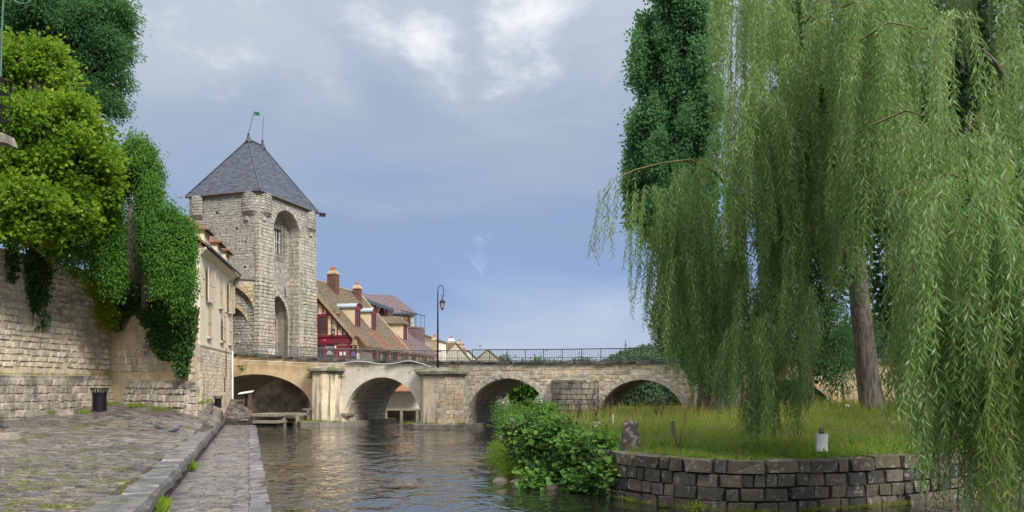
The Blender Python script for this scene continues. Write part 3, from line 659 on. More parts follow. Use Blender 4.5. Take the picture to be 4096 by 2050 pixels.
# dressed stones of the spandrels between and above arches three and four, and the ring stones
blk = [ (c, hw+.36, zs, ri+.36) for c, hw, zs, ri in ARCH]
bpol = [arch_poly(c, hw, -1.0, zs, ri, 36) for c, hw, zs, ri in blk]
st = fill([[(-4.0, .3), (11.0, .3), (11.0, zc(11)-.24), (3, zc(3)-.24), (-4.0, zc(-4)-.22)], bpol[2], bpol[3]], (.17, .30), (.25, .62), .03, vary=.03)
st = [r for r in st if not (2.6 < r[0] < 5.3 and r[1] < 3.05) and not (r[0] < -2.9 and r[1] < 3.3)]
pieces(br, 'stone', face_items(bp(0, 0), bu, Z, BN, st, (.012, .035), .08), 'bridge_stone', 300, 'BLOCKS')
st2 = fill([[(-13.0, 3.0), (-5.2, 2.6), (-5.2, zc(-5)-.24), (-13, zc(-13)-.24)], bpol[1]], (.2, .3), (.3, .55), .05, vary=.06, skip=.82)
pieces(br, 'exposed_stone', face_items(bp(0, 0), bu, Z, BN, st2, (.004, .010), .08), 'bridge_stone', 60, 'ROUGH')
for j in (2, 3):
    c, hw, zs, ri = ARCH[j]
    pieces(br, 'voussoir', voussoirs(bp(0, 0), bu, BN, c, hw, zs, ri, 25, .36, .03), 'voussoir', 60)
for j in (0, 1): pass
# coping: two courses of dark slabs
it = []; s = -25.0
while s < 34:
    L = random.uniform(.7, 1.15); z = zc(s+L/2); sl_ = Vector((bu.x, bu.y, (zc(s+L)-zc(s))/L)).normalized(); nz = Z
    it.append((bp(s+L/2, .35, z-.10), sl_, nz, BN, L-.012, .20+random.uniform(-.008, .004), .48+random.uniform(-.02, .03))); s += L
pieces(br, 'coping_stone', it, 'coping', 300)
mb = MB(); ss = list(np.linspace(-25, 42, 40))
for a, b in zip(ss, ss[1:]): mb.add([bp(a, .3, zc(a)-.22), bp(b, .3, zc(b)-.22), bp(b, DP-.0, zc(b)-.22), bp(a, DP, zc(a)-.22)], [(0, 1, 2, 3)])
mb.build('deck', 'concrete', br)
it = []; s = -12.0
while s < 34:
    L = random.uniform(.8, 1.2); it.append((bp(s+L/2, DP-.35, zc(s+L/2)-.12), bu, Z, bd, L-.015, .2, .45)); s += L
pieces(br, 'coping_stone', it, 'coping', 0, stuff_name='far_coping')
# piers with cutwaters, stepped caps and low plinths
def plan(s0, s1, c, d, e=0.0): return [(s0-e, .05), (s0-e+c*.0, -.12-e), (s0+c-e*.5, -d-e), (s1-c+e*.5, -d-e), (s1+e, -.12-e), (s1+e, .05)]
def pier(s0, s1, z0, z1, c, d, mt, cap=True, pz=.28, pe=.45, pback=DP+.5):
    mb = MB(); pl = plan(s0, s1, c, d); mb.prism([bp(s, q, z0) for s, q in pl], Z*(z1-z0)); o = mb.build('pier', mt, br)
    if cap:
        for za, zb, e in ((z1, z1+.13, .08), (z1+.13, z1+.30, .22), ):
            mb = MB(); mb.prism([bp(s, q, za) for s, q in plan(s0, s1, c, d, e)], Z*(zb-za)); mb.build('cap_slab', 'cap_stone', o)
        mb = MB(); lo_ = [bp(s, q, z1+.30) for s, q in plan(s0, s1, c, d, .18)]; tp = [bp((s0+s1)/2+(s-(s0+s1)/2)*.35, min(q*.35, .05), z1+.56) for s, q in plan(s0, s1, c, d)]
        n = len(lo_); mb.add(lo_+tp, [(i, (i+1) % n, n+(i+1) % n, n+i) for i in range(n)]+[tuple(range(n, 2*n))]); mb.build('cap_top', 'cap_stone', o)
    if pz:
        mb = MB(); pp = plan(s0, s1, c, d, pe); pp = [(s0-pe, pback)]+pp[1:-1]+[(s1+pe, pback)]; mb.prism([bp(s, q, -1.2) for s, q in pp], Z*(1.2+pz)); mb.build('pier_plinth', 'concrete', o)
    return o
pr1 = pier(-14.3, -12.0, -1, 3.45, .75, 1.15, 'pier_render', pe=.7)
pr2 = pier(-6.15, -3.15, -1, 3.20, .75, 1.05, 'pier_render', pe=.6)
pr4 = pier(10.45, 13.4, -1, 3.25, .8, 1.1, 'pier_render')
# ashlar blocks that show on the right-hand side of the second pier
pl = plan(-6.15, -3.15, .75, 1.05); a, b = bp(*pl[3]), bp(*pl[4]); e_ = (b-a); Lr = e_.length; e_.normalize(); n_ = Vector((e_.y, -e_.x, 0))
pieces(pr2, 'quoin_stone', face_items(a, e_, Z, n_, fill([[(.03, .3), (Lr, .3), (Lr, 3.18), (.03, 3.18)]], (.26, .34), (.3, .6), .025), (.015, .03), .05), 'bridge_stone')
a, b = bp(*pl[2]), bp(*pl[3]); e_ = (b-a); Lr = e_.length; e_.normalize(); n_ = Vector((e_.y, -e_.x, 0))
pieces(pr2, 'quoin_stone', face_items(a, e_, Z, n_, fill([[(.95, .3), (Lr, .3), (Lr, 3.18), (.55, 3.18)]], (.26, .34), (.25, .5), .025, skip=.25), (.008, .02), .05), 'bridge_stone')
a, b = bp(*plan(-14.3, -12.0, .75, 1.15)[2]), bp(*plan(-14.3, -12.0, .75, 1.15)[3])
# rounded old pier between arches three and four
c0 = 3.92; rr = 1.32; mb = MB(); ring = [(c0-rr*math.cos(math.pi*k/18), -.85*math.sin(math.pi*k/18)) for k in range(19)]
mb.prism([bp(s, q+.02, -1) for s, q in ring], Z*3.95)
pr3 = mb.build('pier', 'dark_mortar', br); it = []
z = .2
while z < 2.9:
    h = random.uniform(.22, .34); h = min(h, 2.95-z); q = 0.0
    while q < math.pi-.05:
        w = random.uniform(.22, .40); q1 = min(q+w, math.pi); qm = (q+q1)/2
        p0, p1 = bp(c0-rr*math.cos(q), -.85*math.sin(q)), bp(c0-rr*math.cos(q1), -.85*math.sin(q1)); e_ = p1-p0; L = e_.length
        if L > .05: e_.normalize(); it.append(((p0+p1)/2+Z*(z+h/2)+bd*.06, e_, Z, Vector((e_.y, -e_.x, 0)), L-.012, h-.018, .09+random.uniform(0, .03)))
        q = q1
    z += h
surf('pier_stone', [(.24, .21, .165), (.30, .26, .20), (.19, .17, .14), (.38, .315, .23)], nscale=4, bump=.4, stain=((.07, .064, .058), .8, .44, .62, .85), streak=((.40, .36, .30), .6, .75, .5))
pieces(pr3, 'stone', it, 'pier_stone', 300)
mb = MB(); tp = [bp(c0+(s-c0)*1.03, q*1.05+.02, 2.94) for s, q in ring]; t2 = [bp(c0+(s-c0)*.8, .0, 3.22) for s, q in ring]; n = len(tp)
mb.add(tp+t2, [(i, i+1, n+i+1, n+i) for i in range(n-1)]); mb.build('pier_top', 'cap_stone', pr3)

# ---- railings on the parapet
def railing(s0, s1, hgt, mt, label, step):
    t = thing('railing', label, 'railing', tuple(bp((s0+s1)/2, .1, zc((s0+s1)/2))))
    f = lambda s, h: bp(s, .12, zc(s)+h); ss = np.linspace(s0, s1, 14)
    for nm, h, r in (('top_rail', hgt, .028), ('middle_rail', hgt*.30, .018), ('bottom_rail', .06, .02)): MB().tube([f(s, h) for s in ss], r, 6).build(nm, mt, t)
    post = bal = None; n = int((s1-s0)/step)
    for k in range(n+1):
        s = s0+(s1-s0)*k/n; big = k % 10 == 0
        o = MB().tube([f(s, -.03), f(s, hgt)], .026 if big else .0125, 6 if big else 4, False)
        if big:
            if post is None: post = o.build('post', mt, t); ps = s
            else: q = post.copy(); COL.objects.link(q); q.location = f(s, 0)-f(ps, 0)
        else:
            if bal is None: bal = o.build('baluster', mt, t); bs = s
            else: q = bal.copy(); COL.objects.link(q); q.location = f(s, 0)-f(bs, 0)
railing(-21.0, -2.72, .66, 'rail_grey', 'pale grey metal railing on the bridge parapet before the tower and restaurant', .115)
railing(-2.66, 21, .70, 'rail_dark', 'darker blue-grey metal railing on the bridge right of the lamp', .115)
# cable conduit looping along the parapet
cp = [hit(x, y, bp(0, -.2), BN) for x, y in ((968, 1442), (1105, 1447), (1180, 1451), (1254, 1454), (1348, 1455), (1395, 1450), (1430, 1446), (1470, 1449), (1520, 1457), (1570, 1456), (1620, 1446), (1650, 1445), (1690, 1456), (1725, 1469))]
tag(MB().tube(cp, .02, 8).build('cable_conduit', 'pvc'), 'white plastic conduit sagging along the bridge parapet', 'conduit')

# ---- gate tower
TC = Vector((-17.93, 53.2, 0)); tl = Vector((-.951, .309, 0)); tg = Vector((.309, .951, 0)); nl = -tg; ng = -tl; TLn, TGn = 6.05, 7.2
tw = thing('gate_tower', 'medieval stone gate tower with steep slate roof at the bridge end', 'tower', tuple(TC+tl*3+tg*3.6+Z*4.3))
def tf(u, t, z): return TC+tl*u+tg*t+Z*z       # u along the left face, t along the gate face
EV = 16.45
rec = arch_poly(3.3, 1.65, 4.0, 14.1, 1.65, 24)
mb = MB(); wall_arch(mb, TC, tg, ng, [[(0, 4.0), (TGn, 4.0), (TGn, EV), (0, EV)], rec], .95); mb.build('gate_front', 'tower_mortar', tw)
gate = arch_poly(3.5, 1.3, 4.0, 7.7, 1.75, 16, True)
mb = MB(); wall_arch(mb, TC-ng*.95, tg, ng, [[(1.6, 4.0), (5.0, 4.0), (5.0, 15.8), (1.6, 15.8)], gate, [(2.95, 12.6), (4.0, 12.6), (4.0, 14.5), (2.95, 14.5)]], .35); mb.build('recess_back', 'tower_mortar', tw)
ig = arch_poly(3.75, .95, 4.0, 7.2, 1.35, 16, True)
mb = MB(); wall_arch(mb, TC-ng*1.9, tg, ng, [[(2.1, 4.0), (4.9, 4.0), (4.9, 9.6), (2.1, 9.6)], ig], .6)
for (x0, z0), (x1, z1) in zip(gate, gate[1:]+gate[:1]): mb.add([TC+tg*x0+Z*z0-ng*.95, TC+tg*x1+Z*z1-ng*.95, TC+tg*x1+Z*z1-ng*1.9, TC+tg*x0+Z*z0-ng*1.9], [(0, 1, 2, 3)])
mb.build('gate_passage', 'wall_stone_low', tw)  # darker stone here puts the shade of the passage into its colour
mb = MB(); wall_arch(mb, TC-ng*5.6, tg, ng, [[(0, 4), (7.2, 4), (7.2, 16), (0, 16)]]); wall_arch(mb, TC+tg*TGn, tl, tg, [[(0, 4), (TLn, 4), (TLn, EV), (0, EV)]]); wall_arch(mb, TC+tl*TLn, tg, tl, [[(0, 4), (TGn, 4), (TGn, EV), (0, EV)]]); mb.build('rear_walls', 'tower_mortar', tw)
mb = MB(); wall_arch(mb, TC, tl, nl, [[(0, 4.0), (TLn, 4.0), (TLn, EV), (0, EV)]]); mb.build('side_front', 'tower_mortar', tw)
holes = [(1.3, 15.2), (3.6, 15.15), (4.9, 15.3), (1.9, 13.9), (3.2, 13.0), (1.15, 12.9), (4.6, 12.4), (2.6, 11.6), (1.2, 11.1), (3.9, 11.0), (1.05, 9.6), (3.2, 9.9)]
g = fill([[(.5, 9.0), (TLn, 9.0), (TLn, EV-.05), (.5, EV-.05)]], (.14, .22), (.2, .42), .022, vary=.12)
g = [r for r in g if not any(abs(r[0]-a) < .16 and abs(r[1]-b) < .14 for a, b in holes)]
pieces(tw, 'rubble_stone', face_items(TC, tl, Z, nl, g, (.008, .03), .06), 'tower_stone', 300, 'ROUGH')
mb = MB()
for a, b in holes: mb.obox(TC+tl*(a-.09)+Z*(b-.08)+nl*.004, tl*.18, nl*.006, Z*.16)
mb.build('putlog_hole', 'dark_void', tw)
# quoins at the near corner, both sides, thicker below the offset
it = []; z = 4.1
while z < 14.2:
    h = random.uniform(.21, .30); lowr = z < 10.3; e = .12 if lowr else .03
    w1 = random.uniform(.35, .62); w2 = 1.68
    it.append((TC+tl*(w1/2-.05)+Z*(z+h/2)-nl*.06, tl, Z, nl, w1+.1, h-.012, .06+e+random.uniform(0, .012)))
    t = -.06
    while t < w2-.02:
        w = random.uniform(.3, .58); w = min(w, w2-t); it.append((TC+tg*(t+w/2)+Z*(z+h/2)-ng*.06, tg, Z, ng, w-.012, h-.012, .06+e+random.uniform(0, .012))); t += w
    t = 5.0
    while t < TGn:
        w = random.uniform(.3, .58); w = min(w, TGn+.05-t); e2 = e if t > 5.3 else .02; it.append((TC+tg*(t+w/2)+Z*(z+h/2)-ng*.06, tg, Z, ng, w-.012, h-.012, .06+e2+random.uniform(0, .012))); t += w
    z += h
pieces(tw, 'ashlar_stone', it, 'tower_ashlar', 300)
g = fill([[(.4, 4.1), (TLn, 4.1), (TLn, 9.0), (.4, 9.0)]], (.18, .28), (.25, .5), .022, vary=.08)
pieces(tw, 'rubble_stone', face_items(TC, tl, Z, nl, g, (.03, .06), .06), 'tower_stone', 60, 'ROUGH')
g = fill([[(1.7, 8.6), (5.0, 8.6), (5.0, 14.3), (4.7, 15.2), (3.3, 15.7), (1.95, 15.2), (1.7, 14.3)], gate, [(2.85, 12.5), (4.1, 12.5), (4.1, 14.6), (2.85, 14.6)]], (.15, .24), (.2, .42), .022, vary=.1, z0=8.6)
g += fill([[(1.7, 4.1), (5.0, 4.1), (5.0, 8.6), (1.7, 8.6)], arch_poly(3.5, 1.62, 4.0, 7.7, 2.05, 16, True)], (.2, .3), (.3, .55), .022)
pieces(tw, 'recess_stone', face_items(TC-ng*.95, tg, Z, ng, g, (.015, .045), .06), 'tower_stone', 300, 'ROUGH')
g = fill([[(0, 14.2), (TGn, 14.2), (TGn, EV-.05), (0, EV-.05)], arch_poly(3.3, 2.0, 4.0, 14.1, 2.0, 24)], (.15, .24), (.2, .42), .022, vary=.1)
pieces(tw, 'rubble_stone', face_items(TC, tg, Z, ng, g, (.02, .05), .06), 'tower_stone', 100, 'ROUGH')
pieces(tw, 'ring_stone', voussoirs(TC, tg, ng, 3.3, 1.65, 14.1, 1.65, 19, .34, .05, back=.3)+voussoirs(TC-ng*.95, tg, ng, 3.5, 1.3, 7.7, 1.75, 18, .32, .05, True, back=.3), 'tower_ashlar')
# right reveal of the recess: its own courses
g = fill([[(.02, 4.1), (.95, 4.1), (.95, 14.0), (.02, 14.0)]], (.26, .36), (.35, .6), .02)
pieces(tw, 'reveal_stone', face_items(TC+tg*4.95, tl, Z, -tg, g, (.02, .04), .05), 'tower_ashlar', 80)
# bartizan-like rounded corners on small corbels
def turret(c, a0, a1, nm):
    mb = MB(); n = 14; ring = [(math.cos(a0+(a1-a0)*k/n), math.sin(a0+(a1-a0)*k/n)) for k in range(n+1)]; rad = 1.0; it = []
    prof = [(0.30, 14.35), (.80, 14.75), (rad, 15.0), (rad, EV)]
    vs = [(c.x+x*r, c.y+y*r, z) for r, z in prof for x, y in ring]; m = n+1
    mb.add(vs, [(i*m+k, i*m+k+1, (i+1)*m+k+1, (i+1)*m+k) for i in range(3) for k in range(n)]); o = mb.build('turret', 'tower_mortar', tw)
    z = 14.82
    while z < EV-.06:
        h = min(random.uniform(.15, .23), EV-z); k = 0.0; tot = (a1-a0)
        while k < abs(tot)-.02:
            w = min(random.uniform(.22, .42), abs(tot)-k); am = a0+math.copysign(k+w/2, tot); nr = Vector((math.cos(am), math.sin(am), 0)); rr_ = rad if z > 15 else .85
            it.append((c+nr*(rr_-.05)+Z*(z+h/2), Vector((-nr.y, nr.x, 0)), Z, nr, rr_*w-.015, h-.02, .08+random.uniform(0, .03))); k += w
        z += h
    pieces(o, 'rubble_stone', it, 'tower_stone', 150, 'ROUGH')
    mb = MB()
    for q in (.25, .75):
        am = a0+(a1-a0)*q; nr = Vector((math.cos(am), math.sin(am), 0)); mb.obox(c+nr*.55-Vector((-nr.y, nr.x, 0))*.14+Z*14.42, Vector((-nr.y, nr.x, 0))*.28, nr*.4, Z*.28)
    mb.build('corbel', 'tower_ashlar', o)
ang = lambda v: math.atan2(v.y, v.x)
turret(TC+tl*.75+tg*.75, ang(nl)-1.15, ang(nl)+2.05, 0)
turret(TC+tl*(TLn-.8)+tg*.72, ang(nl)+.5, ang(nl)-1.6, 0)
turret(TC+tg*(TGn-.72)+tl*.78, ang(ng)-.6, ang(ng)+1.2, 0)
# window with its iron grille
mb = MB(); mb.obox(TC-ng*1.2+tg*2.95+Z*12.6, tg*1.05, ng*.01, Z*1.9); wv = mb.build('window', 'window_glass', tw)
mb = MB(); [mb.obox(TC-ng*1.18+tg*(2.95+a)+Z*12.6, tg*w, ng*.06, Z*1.9) for a, w in ((0, .08), (.38, .07), (.62, .07), (.97, .08))]; mb.obox(TC-ng*1.18+tg*2.95+Z*13.5, tg*1.05, ng*.05, Z*.07); mb.build('window_frame', 'white_paint', wv)
mb = MB()
for k in range(8):
    t = 2.85+1.25*k/7; mb.tube([TC-ng*.85+tg*t+Z*12.2, TC-ng*.62+tg*t+Z*12.35, TC-ng*.62+tg*t+Z*14.75, TC-ng*.88+tg*t+Z*14.9], .014, 4)
for z in (12.5, 13.2, 13.9, 14.5): mb.tube([TC-ng*.62+tg*2.8+Z*z, TC-ng*.62+tg*4.15+Z*z], .014, 4)
mb.build('window_grille', 'iron', wv)
mb = MB(); mb.obox(TC-ng*.93+tg*4.35+Z*9.35, tg*.09, ng*.02, Z*.75); mb.build('arrow_slit', 'dark_void', tw)
# slate roof: hipped with a short ridge, courses of slates
ov = .2; cor = [TC-tl*ov-tg*ov, TC-tl*ov+tg*(TGn+ov), TC+tl*(TLn+ov)+tg*(TGn+ov), TC+tl*(TLn+ov)-tg*ov]; EZ = EV-.02
cc = TC+tl*3.0+tg*3.6; r1, r2 = cc-tg*.85+Z*21.2, cc+tg*.85+Z*21.2
A, B_, C_, D_ = [c+Z*EZ for c in cor]
mb = MB(); mb.add([A, B_, C_, D_, r1, r2], [(0, 1, 5, 4), (1, 2, 5), (2, 3, 4, 5), (3, 0, 4), (0, 3, 2, 1)]); rf = mb.build('roof', 'slate', tw)
for quad, npt in (([A, D_, r1], 300), ([A, B_, r2, r1], 300), ([B_, C_, r2], 0), ([D_, C_, r2, r1], 0)):
    e_ = (quad[1]-quad[0]).normalized(); nrm = e_.cross(quad[-1]-quad[0]).normalized(); nrm = nrm if nrm.z > 0 else -nrm; es = nrm.cross(e_); es = es if es.z > 0 else -es
    P2 = [((q-quad[0]).dot(e_), (q-quad[0]).dot(es)) for q in quad]
    rc = fill([P2], (.185, .20), (.24, .32), .008)
    pieces(rf, 'slate', [(quad[0]+e_*u+es*z+nrm*.005, e_, (es-nrm*.0+nrm*-.09).normalized() if random.random() > .012 else (es+nrm*.25).normalized(), nrm, w, h*1.2, random.uniform(.018, .034)) for u, z, w, h in rc], 'slate', npt, 'FLAT', 'slates')
mb = MB(); [mb.tube([a, b], .05, 6) for a, b in ((A+Z*.06, r1+Z*.06), (B_+Z*.06, r2+Z*.06), (D_+Z*.06, r1+Z*.06), (r1+Z*.08, r2+Z*.08))]; mb.build('hip_lead', 'slate', rf)
mb = MB(); [mb.tube([a-Z*.03, b-Z*.03], .055, 6) for a, b in ((A, B_), (A, D_))]; mb.build('gutter', 'dark_timber', rf)
for p, q in ((r1, 0), (r2, 1)):
    mb = MB(); mb.lathe(p-Z*.15, [(.26, 0), (.15, .28), (.09, .5), (.09, .66), (.03, .72)], 10); fo = mb.build('finial', 'slate', tw)
    top_ = p+Z*.6+Vector((.50, 0, 1.75))*.9 if q == 0 else p+Z*2.3+Vector((.05, 0, 0))
    mb = MB(); mb.tube([p+Z*.55, top_], .024, 6); mb.build('rod', 'lead_blue', fo)
    if q == 0:
        mb = MB(); w_ = Vector((.93, .3, 0)); n_ = Vector((-.3, .93, 0)); f_ = [top_+w_*(.38*k/6)+n_*.05*math.sin(k*1.2)-Z*(.04*k/6) for k in range(7)]
        mb.add(f_+[v-Z*(.25+.04*(k % 2)) for k, v in enumerate(f_)], [(k, k+1, 8+k, 7+k) for k in range(6)]); mb.build('flag', 'flag_green', fo)
mb = MB(); fl = B_+Vector((.25, 0, -.1)); mb.box(fl, (.42, .3, .26), .6); mb.tube([fl, B_-Z*.25], .03, 6); tag(mb.build('floodlight', 'iron'), 'small grey floodlight on the right eave of the tower', 'floodlight')
# low wall with pointed arches joining house and tower
sw = thing('gateway_wall', 'yellowish wall with nested pointed arches between cream house and tower', 'wall', (-18.9, 52.9, 4.5))
O, eu, en, L = frame2((-21.3, 52.35), (-17.9, 53.35))
oa = arch_poly(1.95, 1.25, 4.0, 7.4, 2.15, 16, True); ia = arch_poly(1.75, 1.02, 4.0, 6.5, 1.75, 16, True)
mb = MB(); wall_arch(mb, O, eu, en, [[(0, 3.8), (L, 3.8), (L, 10.1), (0, 10.2)], oa], .4); wall_arch(mb, O-en*.4, eu, en, [[(.3, 4.0), (L, 4.0), (L, 9.8), (.3, 9.8)], ia], 2.6); wall_arch(mb, O-en*3, eu, en, [[(0, 3.8), (L, 3.8), (L, 9.8), (0, 9.8)]])
mb.add([O+Z*10.2, O+eu*L+Z*10.1, O+eu*L-en*1+Z*10.1, O-en*1+Z*10.2], [(0, 1, 2, 3)]); mb.build('wall_face', 'wall_stone_low', sw)
g = fill([[(0, 4.0), (L, 4.0), (L, 10.0), (0, 10.1)], arch_poly(1.95, 1.5, 4.0, 7.4, 2.5, 16, True)], (.18, .28), (.25, .5), .022, vary=.06)
pieces(sw, 'stone', face_items(O, eu, Z, en, g, (.02, .05), .06), 'yellow_stone', 150, 'ROUGH')
g = fill([[(.5, 6.0), (L, 6.0), (L, 9.6), (.5, 9.6)], arch_poly(1.75, 1.28, 4.0, 6.5, 2.1, 16, True)], (.16, .24), (.2, .4), .025, vary=.1)
g = [r for r in g if inside(oa, r[0], r[1])]
pieces(sw, 'stone', face_items(O-en*.4, eu, Z, en, g, (.02, .05), .06), 'tower_stone', 100, 'ROUGH')
pieces(sw, 'ring_stone', voussoirs(O, eu, en, 1.95, 1.25, 7.4, 2.15, 18, .27, .05, True)+voussoirs(O-en*.4, eu, en, 1.75, 1.02, 6.5, 1.75, 16, .25, .05, True), 'yellow_stone')
mb = MB(); mb.prism([O+Z*10.2+en*.12, O+eu*L+Z*10.1+en*.12, O+eu*L+Z*10.24+en*.12, O+Z*10.34+en*.12], -en*.7); mb.build('wall_cap', 'cap_stone', sw)
# ---- riverside embankment behind the bridge, with the washhouse eave seen through arch two
em = MB(); em.prism([(-30, 64.5, -1), (-7.4, 62.0, -1), (2, 86, -1), (6, 130, -1), (-40, 130, -1)], (0, 0, 4.85)); tag(em.build('embankment', 'wall_mortar'), None, None, kind='structure')
wh = thing('washhouse_wall', 'beige riverside wall with brown rafter ends seen through the second arch', 'wall', (-9.5, 61.9, .6))
wa = frame2((-17, 62.6), (-6.9, 61.4)); O, eu, en, L = wa
mb = MB(); mb.prism([O+Z*.75, O+eu*L+Z*.75, O+eu*L+Z*4.3, O+Z*4.3], -en*.5); mb.build('wall_face', 'pale_render', wh)
mb = MB(); mb.prism([O+en*1.3+Z*2.15, O+eu*L+en*1.3+Z*2.15, O+eu*L-en*.1+Z*3.3, O-en*.1+Z*3.3], Z*.07); mb.build('eave', 'tile_red', wh)
for k in range(20):
    p = O+eu*(.3+k*.5); mb = MB(); d_ = (en*1.3-Z*1.08); mb.obox(p+Z*3.2-en*.02, eu*.13, d_, Z*-.17); mb.build('rafter', 'rafter', wh)
tb = thing('landing_stage', 'low timber and concrete landing stage at the foot of the beige wall', 'jetty', (-9, 60.8, 0))
mb = MB(); mb.obox(O+en*.0+Z*.62, eu*L, en*1.3, Z*.13); mb.build('platform', 'concrete', tb)
for k in range(8):
    mb = MB(); mb.obox(O+eu*(.4+k*1.3)+en*1.1-Z*.5, eu*.2, en*.2, Z*1.12); mb.build('post', 'concrete', tb)
# jetty under arch one
jt = thing('jetty', 'dark timber jetty with weathered beams under the left arch', 'jetty', (-15.6, 49, 0))
pj = [hit(x, 1668, (-15.8, 48.6, 0), (0, 1, 0)) for x in (988, 1080, 1250)]
mb = MB(); mb.obox(Vector((-17.2, 48.9, .62)), Vector((2.0, -.35, 0)), Vector((.5, 2.6, 0)), Z*.16); mb.obox(Vector((-17.15, 48.86, .18)), Vector((1.95, -.35, 0)), Vector((.5, 2.6, 0)), Z*.2); mb.build('platform', 'concrete', jt)
mb = MB(); mb.obox(Vector((-15.3, 49.6, .66)), Vector((4.6, -.6, 0)), Vector((.2, 1.1, 0)), Z*.15); mb.build('walkway', 'concrete', jt)
for k in range(5):
    mb = MB(); mb.obox(Vector((-15.2+k*.95, 49.55-k*.12, -.6)), Vector((.22, 0, 0)), Vector((0, .22, 0)), Z*1.27); mb.build('post', 'concrete', jt)
mb = MB(); mb.obox(Vector((-17.1, 48.95, -.6)), Vector((1.85, -.3, 0)), Vector((.4, 2.2, 0)), Z*.7); mb.build('pile_base', 'dark_void', jt)

# ---- restaurant: burgundy half-timbered gable, long mossy tiled roof
G0 = Vector((-15.7, 60.4, 0)); gu = Vector((.9836, -.1805, 0)); gv = Vector((.1805, .9836, 0))
def rp(a, v, z): return G0+gu*a+gv*v+Z*z
rs = thing('restaurant', 'half-timbered burgundy and cream restaurant with a mossy tiled roof and two dormers', 'restaurant', tuple(rp(1, 5, 4.3)))
RA, RZ, SL = -1.23, 11.35, (11.35-5.85)/(3.7+1.23)
rz = lambda a: RZ-SL*(a-RA)
EA, MA = 3.15, 3.85
mb = MB(); mb.prism([rp(-5.4, 0, 4.2), rp(3.0, 0, 4.2), rp(3.0, 0, rz(3.0)-.1), rp(RA, 0, RZ-.15), rp(-5.4, 0, 6.6)], gv*12); mb.build('wall', 'timber_cream', rs)
mb = MB()
mb.prism([rp(RA, -.25, RZ), rp(EA, -.25, rz(EA)), rp(EA, .9, rz(EA)), rp(RA, .9, RZ)], Z*.1); mb.prism([rp(RA, .9, RZ), rp(MA, .9, rz(MA)), rp(MA, 12.1, rz(MA)), rp(RA, 12.1, RZ)], Z*.1)
mb.prism([rp(RA, -.25, RZ), rp(RA, 12.1, RZ), rp(-5.6, 12.1, 6.5), rp(-5.6, -.25, 6.5)], Z*.1); ro = mb.build('roof', 'tile_moss', rs)
es = (rp(RA, 0, RZ)-rp(MA, 0, rz(MA))); SLn = es.length; es.normalize(); nn = gv.cross(es).normalized(); nn = nn if nn.z > 0 else -nn
base = rp(MA, 0, rz(MA)+.1); ecut = (rp(EA, 0, rz(EA))-rp(MA, 0, rz(MA))).length
dormv = (2.9, 6.6)
holes_ = [[(v-.62, .9), (v+.62, .9), (v+.62, 3.0), (v-.62, 3.0)] for v in dormv]
rc = fill([[(-.25, ecut), (.9, ecut), (.9, 0), (12.1, 0), (12.1, SLn), (-.25, SLn)]], (.17, .18), (.16, .21), .010)
fixed = []
for u, z, w, h in rc: fixed.append((base+gv*u+es*z, gv, (es-nn*.07).normalized(), nn, w, h*1.25, random.uniform(.03, .055)))
low = [f for f, r in zip(fixed, rc) if r[1] < 2.1 and math.sin(r[0]*1.15+.6+r[1]*.25) > -.1 and r[0] > 1.0]
ids = set(id(f) for f in low); hi_ = [f for f in fixed if id(f) not in ids]
pieces(ro, 'roof_tile', hi_, 'tile_moss', 200, 'FLAT', 'roof_tiles'); pieces(ro, 'roof_tile', low, 'tile_red', 100, 'FLAT', 'newer_tiles')
mb = MB()
mb.tube([rp(RA, -.3, RZ+.14), rp(RA, 12.1, RZ+.14)], .11, 8); mb.build('ridge', 'verge', ro)
mb = MB(); mb.prism([rp(RA, -.32, RZ-.10), rp(EA+.05, -.32, rz(EA)-.16), rp(EA+.05, -.32, rz(EA)+.10), rp(RA, -.32, RZ+.16)], gv*.16); mb.prism([rp(RA, 12.05, RZ), rp(MA, 12.05, rz(MA)), rp(MA, 12.05, rz(MA)+.22), rp(RA, 12.05, RZ+.24)], gv*.3); mb.build('verge', 'verge', ro)
# timbers on the gable
tim = MB()
def bar(a0, z0, a1, z1, w=.12, v=-.03):
    p, q = rp(a0, v, z0), rp(a1, v, z1); t = (q-p).normalized(); s_ = gv.cross(t).normalized(); tim.obox(p-s_*w/2, q-p, s_*w, gv*.06)
bar(.05, 6.85, .05, 9.6); bar(-.4, 8.32, 2.0, 8.32); bar(.85, 6.7, .85, 8.9, .09); bar(.5, 8.3, .5, 9.3, .09); bar(1.28, 6.6, 1.28, 8.4, .1); bar(1.75, 6.6, 1.75, 7.95, .1); bar(2.2, 6.6, 2.2, 7.5, .1); bar(2.62, 6.6, 2.62, 7.05, .08)
bar(.0, 6.62, 3.05, 6.62, .12); bar(.1, rz(.1)-.42, 3.0, rz(3.0)-.32, .12)
for a in (1.05, 1.5): bar(a, 8.35, a, 8.75, .07)
tim.build('timber_frame', 'burgundy', rs)
def win(root, O, e, n, w, h, fr=.09, cols=2, rows=3, mt='burgundy'):
    f = MB(); f.obox(O, e*w, n*.07, Z*fr); f.obox(O+Z*(h-fr), e*w, n*.07, Z*fr); f.obox(O+Z*fr, e*fr, n*.07, Z*(h-2*fr)); f.obox(O+e*(w-fr)+Z*fr, e*fr, n*.07, Z*(h-2*fr))
    o = f.build('window', mt, root)
    MB().obox(O+e*fr+Z*fr+n*.005, e*(w-2*fr), n*.015, Z*(h-2*fr)).build('glass', 'window_glass', o)
    b = MB()
    for k in range(1, cols): b.obox(O+e*(w*k/cols-.035)+Z*fr+n*.02, e*.07, n*.035, Z*(h-2*fr))
    for k in range(1, rows): b.obox(O+e*fr+Z*(h*k/rows-.012)+n*.02, e*(w-2*fr), n*.02, Z*.024)
    b.build('glazing_bar', mt, o); return o
